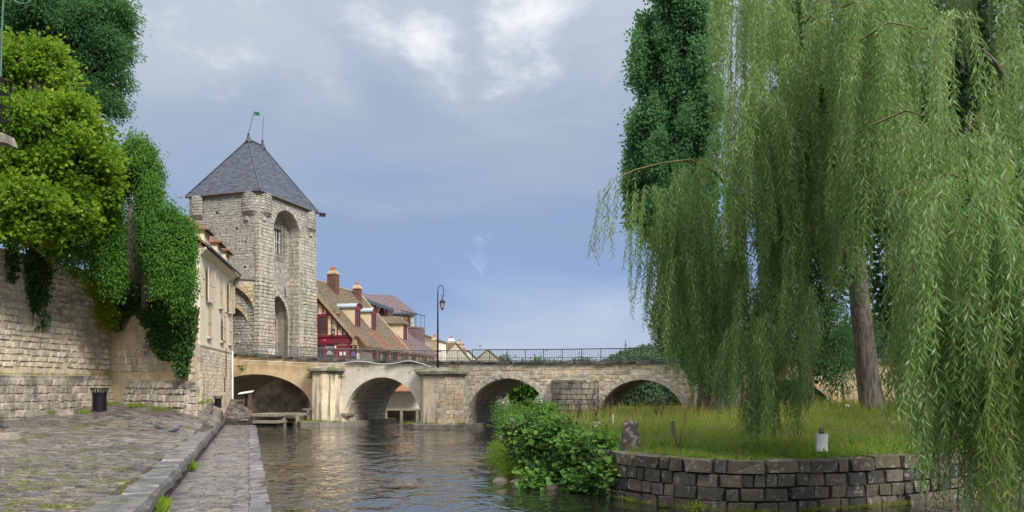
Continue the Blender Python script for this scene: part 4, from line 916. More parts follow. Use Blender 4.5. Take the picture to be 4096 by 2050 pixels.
win(rs, rp(.18, -.05, 6.82), gu, -gv, .78, 1.42, .1)
# shop front
sf = MB(); sf.obox(rp(-.3, -.12, 6.02), gu*3.3, gv*.12, Z*.5); sf.obox(rp(-.3, -.2, 6.52), gu*3.4, gv*.2, Z*.07); fas = sf.build('fascia', 'burgundy', rs)
MB().lathe(rp(.72, -.16, 6.22), [(.035, 0), (.05, .04), (.035, .08)], 8).build('red_lamp', 'red_light', fas)
sf = MB()
for a, w in ((-.1, .16), (.62, .14), (1.52, .2), (2.62, .3)): sf.obox(rp(a, -.1, 4.25), gu*w, gv*.1, Z*1.77)
sf.obox(rp(1.72, -.06, 4.25), gu*.9, gv*.06, Z*1.6); sf.obox(rp(.06, -.06, 4.25), gu*.56, gv*.06, Z*.3); sf.build('shop_front', 'burgundy', rs)
win(rs, rp(.06, -.07, 4.5), gu, -gv, .56, 1.0, .06, 1, 4); win(rs, rp(.06, -.07, 5.6), gu, -gv, .56, .36, .05, 1, 1)
shopw = win(rs, rp(.76, -.07, 4.4), gu, -gv, .76, 1.58, .05, 1, 1)
rq = Matrix(((gu.x, 0, -gv.x, 0), (gu.y, 0, -gv.y, 0), (0, 1, 0, 0), (0, 0, 0, 1)))
def text(name, s, P, size, mt, parent, align='CENTER'):
    c = bpy.data.curves.new(name, 'FONT'); c.body = s; c.size = size; c.align_x = align; c.extrude = .004; c.shear = .15; c.offset = .004
    o = bpy.data.objects.new(name, c); COL.objects.link(o); c.materials.append(MATS[mt]); o.parent = parent; o.matrix_parent_inverse = Matrix.Translation(-parent.location) if parent.type == 'EMPTY' else Matrix()
    o.matrix_basis = Matrix.Translation(P) @ rq; bpy.context.view_layer.update()
    me = bpy.data.meshes.new_from_object(o.evaluated_get(bpy.context.evaluated_depsgraph_get())); q = bpy.data.objects.new(name, me); COL.objects.link(q); q.parent = o.parent; q.matrix_parent_inverse = o.matrix_parent_inverse; q.matrix_basis = o.matrix_basis; bpy.data.objects.remove(o); return q
text('lettering', 'Restaurant de Crêpes', rp(1.14, -.15, 5.70), .082, 'white_paint', shopw); text('lettering', '- La Poterne -', rp(1.14, -.15, 5.55), .11, 'white_paint', shopw)
mb = MB()
for k in range(7):
    am = math.pi*(k+.5)/7; p = rp(1.14, -.15, 5.18); mb.prism([p, p+gu*.26*math.cos(am-.12)+Z*.22*math.sin(am-.12), p+gu*.3*math.cos(am)+Z*.26*math.sin(am), p+gu*.26*math.cos(am+.12)+Z*.22*math.sin(am+.12)], -gv*.004)
mb.obox(rp(.84, -.152, 5.12), gu*.6, gv*.004, Z*.03); mb.build('lily_emblem', 'white_paint', shopw)
for a in (1.98, 2.3): MB().obox(rp(a, -.12, 5.05), gu*.2, gv*.02, Z*.28).build('menu_card', 'paper', rs)
mb = MB(); mb.obox(rp(1.56, -.13, 5.62), gu*.12, gv*.03, Z*.2); mb.build('wall_lamp', 'white_paint', rs)
bn = tag(MB().obox(rp(2.95, -.22, 4.4), gu*.5, gv*.03, Z*1.45).build('banner', 'dark_void'), 'black banner with a purple flower on the restaurant corner', 'banner')
def tl_(s, P, size, mt):
    o = text('lettering', s, P, size, mt, rs); o.parent = bn; o.matrix_parent_inverse = Matrix(); return o
tl_('La Poterne', rp(3.2, -.235, 5.52), .105, 'white_paint')
mb = MB()
for k in range(9):
    am = math.pi*(k+.5)/9; p = rp(3.2, -.23, 5.02); mb.prism([p, p+gu*.19*math.cos(am-.13)+Z*.30*math.sin(am-.13), p+gu*.23*math.cos(am)+Z*.38*math.sin(am), p+gu*.19*math.cos(am+.13)+Z*.30*math.sin(am+.13)], -gv*.004)
q_ = mb.build('flower_print', 'purple_print', None); q_.parent = bn
mb = MB(); mb.obox(rp(3.1, -.232, 5.68), gu*.2, gv*.004, Z*.07); q_ = mb.build('flame_print', 'orange_print', None); q_.parent = bn
mb = MB(); mb.obox(rp(3.02, -.232, 4.58), gu*.36, gv*.004, Z*.09); q_ = mb.build('white_print', 'paper', None); q_.parent = bn
hs = thing('hanging_sign', 'small black sign hanging from a bracket on the timbered gable', 'sign', tuple(rp(1.55, -.3, 6.9)))
mb = MB(); mb.obox(rp(1.42, -.36, 6.68), gu*.26, gv*.03, Z*.48); mb.build('board', 'dark_void', hs)
mb = MB(); mb.obox(rp(1.46, -.364, 6.86), gu*.18, gv*.004, Z*.05); mb.obox(rp(1.47, -.364, 6.76), gu*.14, gv*.004, Z*.03); mb.obox(rp(1.5, -.364, 7.02), gu*.10, gv*.004, Z*.03); mb.build('lettering', 'paper', hs)
mb = MB(); mb.tube([rp(1.55, -.34, 7.16), rp(1.55, -.34, 7.6)], .012, 4); mb.tube([rp(1.2, -.3, 7.62), rp(1.75, -.3, 7.62)], .02, 5); mb.tube([rp(1.92, -.05, 7.1), rp(1.92, -.05, 7.75)], .03, 5); mb.tube([rp(1.92, -.05, 7.7), rp(2.06, -.2, 7.72)], .02, 4); mb.build('bracket', 'iron', hs)
# side under the eave: small timbered return and open gallery with posts
mb = MB(); mb.obox(rp(3.02, .02, 5.5), gv*.85, gu*.04, Z*.95); mb.build('return_panel', 'timber_cream', rs)
tim = MB()
for v in (.02, .28, .55, .8): tim.obox(rp(3.03, v, 5.5), gv*.07, gu*.06, Z*.95)
tim.obox(rp(3.0, 0, 5.42), gv*12, gu*.14, Z*.12); tim.build('eave_beam', 'burgundy', rs)
mb = MB(); mb.obox(rp(3.005, .9, 4.2), gv*11, gu*.01, Z*1.6); mb.build('gallery_back', 'pale_render', rs)
for v, w in ((4.4, 1.7), (6.9, 1.5), (9.2, 1.9)): MB().obox(rp(3.02, v, 4.2), gv*w, gu*.02, Z*1.5).build('gallery_opening', 'dark_void', rs)
for v in (3.6, 6.4, 8.8, 11.4):
    mb = MB(); mb.obox(rp(3.62, v, 4.2), gv*.16, gu*.16, Z*1.72); mb.tube([rp(3.7, v+.1, 5.3), rp(3.7, v+.75, 5.85)], .05, 4); mb.tube([rp(3.7, v+.1, 5.3), rp(3.7, v-.55, 5.85)], .05, 4); mb.build('gallery_post', 'burgundy', rs)
# dormers with zinc arched hoods
for v in dormv:
    af = 2.25; zb_ = rz(af)+.12; hgt = 1.55; w = 1.15
    mb = MB(); mb.prism([rp(af, v-w/2, zb_-.1), rp(af, v+w/2, zb_-.1), rp(af, v+w/2, zb_+hgt), rp(af, v-w/2, zb_+hgt)], -gu*1.9); dm = mb.build('dormer', 'timber_cream', rs)
    win(dm, rp(af+.005, v-w/2+.06, zb_), gv, gu, w-.12, hgt-.08, .14, 2, 3)
    mb = MB(); n = 10; arc = [(v-(w/2+.12)*math.cos(math.pi*k/n), zb_+hgt-.08+.42*math.sin(math.pi*k/n)) for k in range(n+1)]
    mb.prism([rp(af+.02, x, z) for x, z in arc], gu*.06); mb.build('dormer_arch', 'burgundy', dm)
    mb = MB(); o2 = [(v+(x-v)*1.06, z+.06) for x, z in arc]
    for (x0, z0), (x1, z1) in zip(o2, o2[1:]): mb.add([rp(af+.2, x0, z0), rp(af+.2, x1, z1), rp(af-1.9, x1, z1), rp(af-1.9, x0, z0)], [(0, 1, 2, 3)])
    mb.build('dormer_hood', 'zinc', dm)
def chimney(root, P, w, d, h, pots, e=gu, n=gv, mt='brick'):
    mb = MB(); mb.obox(P-e*w/2-n*d/2, e*w, n*d, Z*h); o = mb.build('chimney', mt, root)
    if mt == 'brick':
        g = []
        for nn_, e2, ww, off in ((-n, e, w, P-n*d/2-e*w/2), (e, n, d, P+e*w/2-n*d/2)):
            g += face_items(off, e2, Z, nn_, fill([[(0, .05), (ww, .05), (ww, h-.2), (0, h-.2)]], (.085, .09), (.17, .22), .014), (.008, .016), .03)
        pieces(o, 'brick', g, 'brick', 120, 'FLAT')
    mb = MB(); mb.obox(P-e*(w/2+.07)-n*(d/2+.07)+Z*(h-.16), e*(w+.14), n*(d+.14), Z*.1); lo_ = [P+e*x*(w/2+.07)+n*y*(d/2+.07)+Z*(h-.06) for x, y in ((-1, -1), (1, -1), (1, 1), (-1, 1))]; tp = [P+e*x*w*.32+n*y*d*.32+Z*(h+.20) for x, y in ((-1, -1), (1, -1), (1, 1), (-1, 1))]
    mb.add(lo_+tp, [(0, 1, 5, 4), (1, 2, 6, 5), (2, 3, 7, 6), (3, 0, 4, 7), (4, 5, 6, 7)]); mb.build('chimney_cap', 'verge' if mt == 'brick' else mt, o)
    for k in range(pots):
        x = (k-(pots-1)/2)*.26; MB().lathe(P+e*x+Z*(h+.15), [(.13, 0), (.10, .2), (.12, .36), (.05, .42)], 8).build('chimney_pot', 'terracotta', o)
    return o
chimney(rs, rp(-.75, 4.83, rz(-.75)-.5), .80, .75, 2.1, 2); chimney(rs, rp(-.65, 10.1, rz(-.65)-.5), .62, .6, 1.65, 1)
# second house: purple-brown roof with one dormer
ph = thing('purple_roof_house', 'low house with purple-brown tiled roof and burgundy dormer right of restaurant', 'house', tuple(rp(2, 17, 4.3)))
P1, P2 = .1, 3.95; z1, z2 = 8.95, 5.75
mb = MB(); mb.prism([rp(-4, 12.4, 4.2), rp(3.4, 12.4, 4.2), rp(3.4, 12.4, 6.0), rp(P1, 12.4, z1-.15), rp(-4, 12.4, 6)], gv*9.2); mb.build('wall', 'timber_cream', ph)
mb = MB(); mb.prism([rp(P1, 12.35, z1), rp(P2, 12.35, z2), rp(P2, 21.7, z2), rp(P1, 21.7, z1)], Z*.09); mb.prism([rp(P1, 12.35, z1), rp(P1, 21.7, z1), rp(-4.2, 21.7, 5.8), rp(-4.2, 12.35, 5.8)], Z*.09); pr = mb.build('roof', 'tile_purple', ph)
es = rp(P1, 0, z1)-rp(P2, 0, z2); SLn = es.length; es.normalize(); nn = gv.cross(es).normalized(); nn = nn if nn.z > 0 else -nn; base = rp(P2, 0, z2+.09)
pieces(pr, 'roof_tile', [(base+gv*u+es*z, gv, (es-nn*.07).normalized(), nn, w, h*1.25, random.uniform(.02, .04)) for u, z, w, h in fill([[(12.35, 0), (21.7, 0), (21.7, SLn), (12.35, SLn)]], (.17, .18), (.17, .21), .010)], 'tile_purple', 150, 'FLAT', 'roof_tiles')
v0 = 15.2; zz0 = rz_ = 7.05; af = 2.3
mb = MB(); mb.prism([rp(af, v0-.9, zz0), rp(af, v0+.9, zz0), rp(af, v0+.9, zz0+1.75), rp(af, v0-.9, zz0+1.75)], -gu*2.6); dm = mb.build('dormer', 'timber_cream', ph)
win(dm, rp(af+.005, v0-.55, zz0+.1), gv, gu, 1.1, 1.55, .13, 2, 3)
mb = MB(); e4 = [rp(af+.25, v0-1.15, zz0+1.72), rp(af+.25, v0+1.15, zz0+1.72), rp(af-2.8, v0+1.15, zz0+1.72), rp(af-2.8, v0-1.15, zz0+1.72)]; t4 = [rp(af-.5, v0-.3, zz0+2.5), rp(af-.5, v0+.3, zz0+2.5), rp(af-2.8, v0+.3, zz0+2.5), rp(af-2.8, v0-.3, zz0+2.5)]
mb.add(e4+t4, [(0, 1, 5, 4), (1, 2, 6, 5), (2, 3, 7, 6), (3, 0, 4, 7), (4, 5, 6, 7), (3, 2, 1, 0)]); mb.build('dormer_roof', 'tile_moss', dm)
tim = MB()
for v in np.linspace(12.6, 21.2, 8): tim.obox(rp(3.41, v, 4.2), gv*.12, gu*.05, Z*1.6)
tim.obox(rp(3.41, 12.4, 5.5), gv*9.1, gu*.07, Z*.14); tim.build('timber_frame', 'burgundy', ph)
for v in (14.0, 17.6): MB().obox(rp(3.405, v, 4.2), gv*1.0, gu*.02, Z*1.3).build('opening', 'dark_void', ph)
# gabled house behind with three windows, canopy and roof terrace
gh = thing('terrace_house', 'taller stone house behind with three windows and a dark canopy beam', 'house', (-12.5, 82, 4.3))
Yb = 80.0; q = lambda px, py, dy=0.0: at(px, py, Yb+dy)
gA = Vector((-16.4, 79.0, 0)); ge = Vector((.93, .3674, 0)).normalized(); gn_ = Vector((ge.y, -ge.x, 0))
def gp(a, d, z): return gA+ge*a-gn_*d+Z*z
pk = 12.55
mb = MB(); mb.prism([gp(-.3, 0, 4), gp(6.2, 0, 4), gp(6.2, 0, 10.35), gp(-.3, 0, 10.35)], -gn_*5.5); mb.prism([gp(-.3, 0, 10.35), gp(-.3, -5.5*-1, 10.35), gp(-.3, 2.6, 12.4)], ge*.25); mb.build('wall', 'white_render', gh)
mb = MB(); mb.prism([gp(-.5, -.3, 10.35), gp(6.5, -.3, 10.35), gp(4.6, 2.6, 12.55), gp(-.5, 2.6, 12.55)], Z*.1); mb.prism([gp(-.5, 5.8, 10.35), gp(-.5, 2.6, 12.55), gp(4.6, 2.6, 12.55), gp(6.5, 5.8, 10.35)], Z*.1); mb.prism([gp(6.5, -.3, 10.35), gp(6.5, 5.8, 10.35), gp(4.6, 2.6, 12.55)], Z*.1); rr_ = mb.build('roof', 'tile_purple', gh)
mb = MB(); mb.prism([gp(-.5, -.32, 10.3), gp(6.5, -.32, 10.3), gp(6.5, -.32, 10.46), gp(-.5, -.32, 10.46)], -gn_*.1); mb.build('gutter', 'lead_blue', rr_)
for k in range(3):
    a = 3.0+k*1.05; w_ = win(gh, gp(a, -.02, 8.75), ge, gn_, .72, 1.4, .08, 2, 2, 'dark_timber')
    MB().obox(gp(a-.08, -.03, 10.2), ge*.9, gn_*.06, Z*.07).build('lintel', 'sill', w_)
cn = thing('roof_canopy', 'dark blue beamed canopy on timber braces behind the restaurant roof', 'canopy', (-13.5, 75.5, 8))
b0, b1 = at(1440, 1196, 74), at(1558, 1238, 77.5)
e_ = (b1-b0); mb = MB(); mb.obox(b0-Z*.12, e_, Vector((.2, 1.5, 0)), Z*.34); mb.build('beam', 'lead_blue', cn)
mb = MB()
for f in (.12, .55, .93):
    p = b0+e_*f; mb.obox(p-Z*2.2, Vector((.14, 0, 0)), Vector((0, .14, 0)), Z*2.1); mb.tube([p-Z*1.3, p+e_*.12-Z*.1], .07, 4); mb.tube([p-Z*1.3, p-e_*.12-Z*.1], .07, 4)
mb.build('brace', 'dark_timber', cn)
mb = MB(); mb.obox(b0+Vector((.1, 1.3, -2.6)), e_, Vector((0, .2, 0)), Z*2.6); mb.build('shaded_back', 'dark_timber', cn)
tr = thing('roof_terrace', 'roof terrace with rusty pergola frame and trellis railing', 'terrace', tuple(at(1640, 1310, 82)))
T = [at(1610, 1300, 80), at(1664, 1322, 80)]; te = (T[1]-T[0]); te.z = 0; tn = Vector((.3, 1, 0)).normalized()
mb = MB(); mb.obox(T[0]-Z*.35, te*1.0, tn*2.4, Z*.2); mb.obox(T[0]-Z*2.4, te, tn*2.4, Z*2.0); mb.build('floor', 'tile_purple', tr)
mb = MB(); zt = at(1640, 1243, 80).z
for f in (0, .35, .7, 1.0):
    for d in (0, 2.3): p = T[0]+te*f+tn*d; mb.tube([p-Z*.2, Vector((p.x, p.y, zt-.35*f))], .025, 4)
for d in (0, 2.3): mb.tube([Vector((*(T[0]+tn*d-te*.15).xy, zt+.05)), Vector((*(T[0]+tn*d+te*1.05).xy, zt-.42))], .03, 4)
for f in np.linspace(-.1, 1.0, 7): p = T[0]+te*f; mb.tube([Vector((*p.xy, zt-.36*f)), Vector((*(p+tn*2.3).xy, zt-.36*f))], .02, 4)
mb.build('pergola', 'iron', tr)
mb = MB()
for d_ in (0, 1): mb.tube([T[0]+Z*(.05+.9*d_), T[0]+te+Z*(.05+.9*d_)], .022, 4)
for k in range(8): a, b = T[0]+te*k/8, T[0]+te*(k+1)/8; mb.tube([a+Z*.05, b+Z*.95], .014, 4); mb.tube([a+Z*.95, b+Z*.05], .014, 4)
mb.build('trellis', 'iron', tr)
tag(MB().lathe(at(1624, 1287, 81), [(.16, -.4), (.26, -.1), (.28, .25), (.16, .45), (.22, .55)], 10).build('terracotta_jar', 'terracotta'), 'orange terracotta jar on the roof terrace', 'jar')
def house(name, label, A, e, w, d, zb_, ze, zr, wall, roof, end=False):
    """Gabled house: A left front corner, gable front of width w along e, depth d."""
    t = thing(name, label, 'house', tuple(A+e*w/2+Z*zb_)); n = Vector((-e.y, e.x, 0)); P = lambda a, b, z: A+e*a+n*b+Z*z
    mb = MB(); mb.prism([P(0, 0, zb_), P(w, 0, zb_), P(w, 0, ze), P(w/2, 0, zr), P(0, 0, ze)], n*d); mb.build('wall', wall, t)
    s = (zr-ze)/(w/2); mb = MB()
    for sg, x0 in ((-1, 0), (1, w)): mb.prism([P(w/2, -.15, zr+.05), P(x0+sg*.2, -.15, ze-.2*s+.05), P(x0+sg*.2, d+.15, ze-.2*s+.05), P(w/2, d+.15, zr+.05)], Z*.12)
    mb.build('roof', roof, t); return t
ux = Vector((1, .12, 0)).normalized()
h1 = thing('white_gable_house', 'white rendered lean-to house wall right of the purple roof', 'house', tuple(at(1700, 1420, 88)))
pA = [at(1662, 1330, 88), at(1748, 1366, 86), at(1748, 1450, 86), at(1655, 1450, 88)]
mb = MB(); mb.prism(pA, Vector((.6, 5, 0))); mb.build('wall', 'white_render', h1)
mb = MB(); mb.prism([pA[0]+Vector((-.6, -.2, .12)), pA[1]+Vector((.1, -.2, .0)), pA[1]+Vector((.7, 5, 0)), pA[0]+Vector((0, 5, .12))], Z*.2); mb.build('roof', 'tile_moss', h1)
chimney(h1, at(1739, 1425, 85.5), .75, .6, 1.9, 1, ux, Vector((-ux.y, ux.x, 0)), 'verge')
h2 = house('stone_gable_house', 'grey rubble stone house with mossy roof just right of the lamp post', at(1752, 1545, 92).xy.to_3d(), Vector((.8, .6, 0)), 5.0, 8, 3, 5.6, 7.9, 'grey_rubble', 'tile_moss')
chimney(h2, at(1805, 1408, 97), .75, .6, 1.5, 1, ux, Vector((-ux.y, ux.x, 0)), 'pale_render')
h3 = house('small_gable_house', 'small grey house gable behind the bridge railing', at(1883, 1545, 96).xy.to_3d(), Vector((1, .1, 0)).normalized(), 4.4, 9, 3, 5.35, 7.2, 'grey_rubble', 'tile_moss')
h4 = house('far_house', 'pale house with brown roof between the two stone gables', at(1812, 1545, 102).xy.to_3d(), Vector((.85, .5, 0)).normalized(), 4.5, 8, 3, 5.5, 7.4, 'white_render', 'tile_red')
for px, w in ((1838, .55), (1854, .5)): chimney(h4, at(px, 1430, 101), w, .5, 1.9 if px < 1845 else 1.3, 1, ux, Vector((-ux.y, ux.x, 0)), 'verge')
mb = MB(); p = at(1921, 1404, 97); mb.tube([p, p+Z*.75], .02, 4); [mb.tube([p+Z*(.6+.06*k)-Vector((.22, 0, 0)), p+Z*(.6+.06*k)+Vector((.22, 0, 0))], .012, 3) for k in range(3)]; tag(mb.build('aerial', 'iron'), 'thin television aerial on the small grey gable', 'aerial')

# ---- island on the right: ground, curved dry-stone wall
WC = [(1.75, 19.3), (2.25, 18.0), (2.55, 17.2), (3.16, 16.35), (3.93, 15.75), (4.6, 15.45), (5.47, 15.45), (6.7, 15.75), (7.9, 16.25), (9.75, 17.1), (13, 18.8), (18, 21.4)]
BANK = [(2.0, 19.4), (.9, 20.6), (-.1, 22.2), (-.55, 25), (-.45, 30), (.5, 37), (1.2, 42), (2.2, 46), (4.8, 50.5), (9, 53.5), (18, 54), (30, 50)]
isl = [(2.5, 18.0), (2.8, 17.25), (3.3, 16.55), (4.0, 15.95), (4.65, 15.68), (5.45, 15.7), (6.6, 15.95), (7.8, 16.5), (9.65, 17.35), (13, 19.1), (18, 21.8), (40, 30), (40, 52)]+BANK[::-1]
IZ = tps([(x, y, 1.02) for x, y in WC[1:]]+[(x+.4, y, .75) for x, y in BANK[1:8]]+[(9, 52, .9), (18, 53, 1.0), (30, 49, 1.1), (6, 21, 1.28), (9, 22, 1.42), (12.1, 26, 1.72), (13.5, 25.5, 1.74), (10, 30, 1.55), (8.5, 32, 1.36), (13.4, 34, 1.5), (3, 23, 1.05), (2.5, 28, 1.05), (5, 27, 1.2), (4, 33, 1.18), (5.5, 40, 1.2), (9, 40, 1.22), (14, 40, 1.35), (20, 30, 1.9), (20, 24, 1.5), (35, 35, 2.0), (28, 42, 1.6), (16, 46, 1.2)], .006)
gx_, gy_ = np.meshgrid(np.arange(-1.2, 40, .28), np.arange(15.2, 55, .28)); 
def ihgt(x, y):
    d = dist_poly(BANK, x, y); k = np.clip(d/1.5, 0, 1); k = k*k*(3-2*k); return -.45+(IZ(x, y)+.45)*k+.03*np.sin(x*3.1+y*1.7)*np.sin(y*2.3-x)
gz_ = ihgt(gx_, gy_); ok = inside(isl, gx_, gy_); nx = gx_.shape[1]
idx = np.arange(gx_.size).reshape(gx_.shape); c4 = ok[:-1, :-1] & ok[1:, :-1] & ok[1:, 1:] & ok[:-1, 1:]
Fi = np.stack([idx[:-1, :-1][c4], idx[:-1, 1:][c4], idx[1:, 1:][c4], idx[1:, :-1][c4]], 1)
island = link('island_ground', npmesh('island_ground', np.stack([gx_, gy_, gz_], -1).reshape(-1, 3), Fi, True), 'soil', kind='structure')
iw = thing('island_wall', 'dark lichen-spotted dry stone wall curving round the grassy island tip', 'wall', (5, 15.8, 0))
cum = [0]
for a, b in zip(WC, WC[1:]): cum.append(cum[-1]+math.dist(a, b))
def wpt(s):
    x = np.interp(s, cum, [p[0] for p in WC]); y = np.interp(s, cum, [p[1] for p in WC]); return Vector((float(x), float(y), 0))
def wfr(s):
    e = (wpt(min(s+.25, cum[-1]))-wpt(max(s-.25, 0))).normalized(); return wpt(s), e, Vector((e.y, -e.x, 0))
mb = MB(); ss = np.linspace(0, cum[-1], 60)
for a, b in zip(ss, ss[1:]):
    pa, ea, na = wfr(a); pb, eb, nb = wfr(b); A0, B0 = pa-na*.06, pb-nb*.06
    mb.add([A0-Z*1.2+na*.14, B0-Z*1.2+nb*.14, B0+Z*.99, A0+Z*.99, B0-nb*.7+Z*.99, A0-na*.7+Z*.99], [(0, 1, 2, 3), (3, 2, 4, 5)])
mb.build('wall_core', 'dark_mortar', iw)
it = []; caps = []; rows_ = [-.62, -.34, -.05, .23, .50, .79]
for r_, (za, zb_) in enumerate(zip(rows_, rows_[1:])):
    s = random.uniform(0, .2)
    while s < cum[-1]-.1:
        L = random.choice((random.uniform(.22, .32), random.uniform(.36, .58), random.uniform(.36, .58))); L = min(L, cum[-1]-s); p, e, n = wfr(s+L/2); h = (zb_-za); wob = .02*math.sin(s*1.7+r_)
        if not (abs(p.x-8.55) < .13 and r_ == 2): it.append((p-n*.22+Z*((za+zb_)/2+wob)+n*(.10*(1-(za+.5)/1.6)), e, Z, n, L-.024, h-.022, .25+random.uniform(-.012, .022)))
        s += L
s = .05
while s < cum[-1]-.1:
    L = min(random.choice((random.uniform(.25, .35), random.uniform(.5, .85))), cum[-1]-s); p, e, n = wfr(s+L/2)
    caps.append((p-n*.50+Z*(.80+.135)+Z*random.uniform(-.008, .008), e, Z, n, L-.03, .265+random.uniform(-.01, .02), .56+random.uniform(-.03, .05))); s += L
pieces(iw, 'wall_stone', it, 'island_stone', 300, 'HEWN'); pieces(iw, 'cap_stone', caps, 'island_stone', 100, 'HEWN')

# ---- far bank, hill
fb = MB(); fb.prism([(-20, 77, -1), (60, 73, -1), (160, 90, -1), (160, 300, -1), (-60, 300, -1), (-20, 100, -1)], (0, 0, 1.35)); tag(fb.build('far_bank', 'grass_green'), None, None, kind='structure')
hx = np.linspace(-150, 420, 60); hy = np.linspace(380, 900, 30); HXg, HYg = np.meshgrid(hx, hy)
HZ = 33*np.exp(-((HXg-125)/75)**2-((HYg-620)/170)**2)+4*np.sin(HXg*.05)*np.sin(HYg*.03)-2
i = np.arange(HXg.size).reshape(HXg.shape); Fh = np.stack([i[:-1, :-1].ravel(), i[:-1, 1:].ravel(), i[1:, 1:].ravel(), i[1:, :-1].ravel()], 1)
link('hill', npmesh('hill', np.stack([HXg, HYg, HZ], -1).reshape(-1, 3), Fh, True), 'leaf_far_haze', kind='structure')
MB().add([(-2500, 120, -.4), (2500, 120, -.4), (2500, 3000, -.4), (-2500, 3000, -.4)], [(0, 1, 2, 3)]).build('plain', 'leaf_far_haze', kind='structure')
MB().add([(-2500, -300, -1.3), (2500, -300, -1.3), (2500, 125, -1.3), (-2500, 125, -1.3)], [(0, 1, 2, 3)]).build('lowland', 'soil', kind='structure')
# ================================================================== OBJECTS
# ---- street lamp on the second pier
lb = bp(-4.75, -.42, 3.70); lamp = thing('street_lamp', 'black swan-neck street lamp with lantern standing on the bridge pier', 'street lamp', tuple(lb))
ht = EYE+(HY-1140)/F*lb.y-lb.z
mb = MB(); mb.tube([lb, lb+Z*.5, lb+Z*.55, lb+Z*2.4, lb+Z*(ht-.45)], [.085, .08, .06, .052, .032], 10); mb.box(lb+Z*1.02, (.42, .05, .04)); mb.build('pole', 'iron', lamp)
cr = [lb+Z*(ht-.45)+Vector((.18*(1-math.cos(a)), 0, .42*math.sin(a) if a < 1.6 else .42*math.sin(a))) for a in np.linspace(0, math.pi, 10)]
cr += [lb+Z*(ht-.45)+Vector((.36, 0, -.12)), lb+Z*(ht-.45)+Vector((.345, 0, -.30)), lb+Z*(ht-.45)+Vector((.28, 0, -.36)), lb+Z*(ht-.45)+Vector((.22, 0, -.28)), lb+Z*(ht-.45)+Vector((.25, 0, -.20)), lb+Z*(ht-.45)+Vector((.29, 0, -.22))]
MB().tube(cr, .022, 8).build('crook', 'iron', lamp)
lt = lb+Z*(ht-.45)+Vector((.28, 0, -.52)); mb = MB(); mb.lathe(lt, [(.012, .16), (.02, .10), (.06, .06), (.19, -.09), (.205, -.13), (.17, -.135)], 6); lc = mb.build('lantern_cap', 'iron', lamp)
mb = MB(); mb.lathe(lt, [(.165, -.14), (.095, -.48)], 6); mb.build('lantern_glass', 'lamp_glass', lamp)
mb = MB()
for k in range(6): a = 2*math.pi*k/6; mb.tube([lt+Vector((.17*math.cos(a), .17*math.sin(a), -.14)), lt+Vector((.10*math.cos(a), .10*math.sin(a), -.48))], .012, 4)
mb.lathe(lt, [(.105, -.47), (.11, -.5), (.03, -.54), (.03, -.6), (.01, -.63)], 6); mb.build('lantern_frame', 'iron', lamp)
# ---- litter bins
def litter_bin(P, h, label):
    t = thing('litter_bin', label, 'litter bin', tuple(P), 'slatted litter bins along the wall'); r = h*.31
    MB().lathe(P, [(r*1.12, 0), (r*1.12, h*.04), (r*.9, h*.07), (r*.9, h*.09)], 20).build('base', 'iron', t)
    m = MB(); n = 20; ring = []
    for (ra, za, rb, zb_) in ((r*1.10, h*.955, r*1.22, h*.955), (r*1.22, h*.955, r*1.22, h), (r*1.22, h, r*1.10, h), (r*1.10, h, r*1.10, h*.955)):
        k0 = len(m.v); m.add([(P[0]+q*math.cos(2*math.pi*k/n), P[1]+q*math.sin(2*math.pi*k/n), P[2]+z) for q, z in ((ra, za), (rb, zb_)) for k in range(n)], [(k, (k+1) % n, n+(k+1) % n, n+k) for k in range(n)])
    m.build('rim', 'iron', t); MB().lathe(P, [(r*.74, h*.09), (r*.74, h*.8)], 16).build('liner', 'dark_void', t)
    for k in range(18):
        a = 2*math.pi*k/18; d = Vector((math.cos(a), math.sin(a), 0)); w = Vector((-d.y, d.x, 0))*r*.085; m = MB()
        pr_ = [(.86, .06), (.84, .3), (.84, .62), (.90, .78), (1.0, .88), (1.16, .965)]; pts = [Vector(P)+d*r*q+Z*h*z for q, z in pr_]
        m.add([p+s*w+dd for p in pts for s, dd in ((-1, d*0), (1, d*0), (1, d*.012), (-1, d*.012))], [(4*i+j, 4*i+(j+1) % 4, 4*i+4+(j+1) % 4, 4*i+4+j) for i in range(5) for j in range(4)])
        m.build('slat', 'iron', t)
def qhit(px, py):       # point on the quay seen at a photo pixel
    d = Vector(((px-HX)/F, 1, (HY-py)/F))
    for y in np.arange(8, 56, .02):
        if EYE+d.z*y <= float(QZ(d.x*y, y)): return Vector((d.x*y, y, float(QZ(d.x*y, y))))
    return Vector((d.x*40, 40, float(QZ(d.x*40, 40))))
b1 = qhit(398, 1646); litter_bin(b1, 93/F*b1.y, 'black slatted litter bin in front of the large retaining wall')
b2 = at(872, 1590, 45.0); b2 = Vector((b2.x, b2.y, float(QZ(b2.x, b2.y)))); litter_bin(b2, 46/F*b2.y, 'smaller black slatted litter bin below the cream house')
# ---- information lectern, wooden post
p = at(983, 1594, 50.2); p.z = float(QZ(p.x, p.y)); il = thing('information_panel', 'slanted white information panel on a dark post by the left arch', 'information panel', tuple(p))
MB().obox(p-Vector((.06, .05, .1)), (.12, 0, 0), (0, .1, 0), (0.06, 0, .95)).build('post', 'iron', il)
MB().obox(p+Vector((-.42, -.3, .80)), (.95, 0, .14), (-.05, .55, .10), (0, 0, .035)).build('panel', 'white_paint', il)
p = at(1001, 1600, 49.8); p.z = 1.2; tag(MB().obox(p-Vector((.09, .08, .3)), (.18, 0, 0), (0, .18, 0), (0, 0, 1.15)).build('wooden_post', 'dark_timber'), 'thick dark wooden post beside the information panel', 'post')
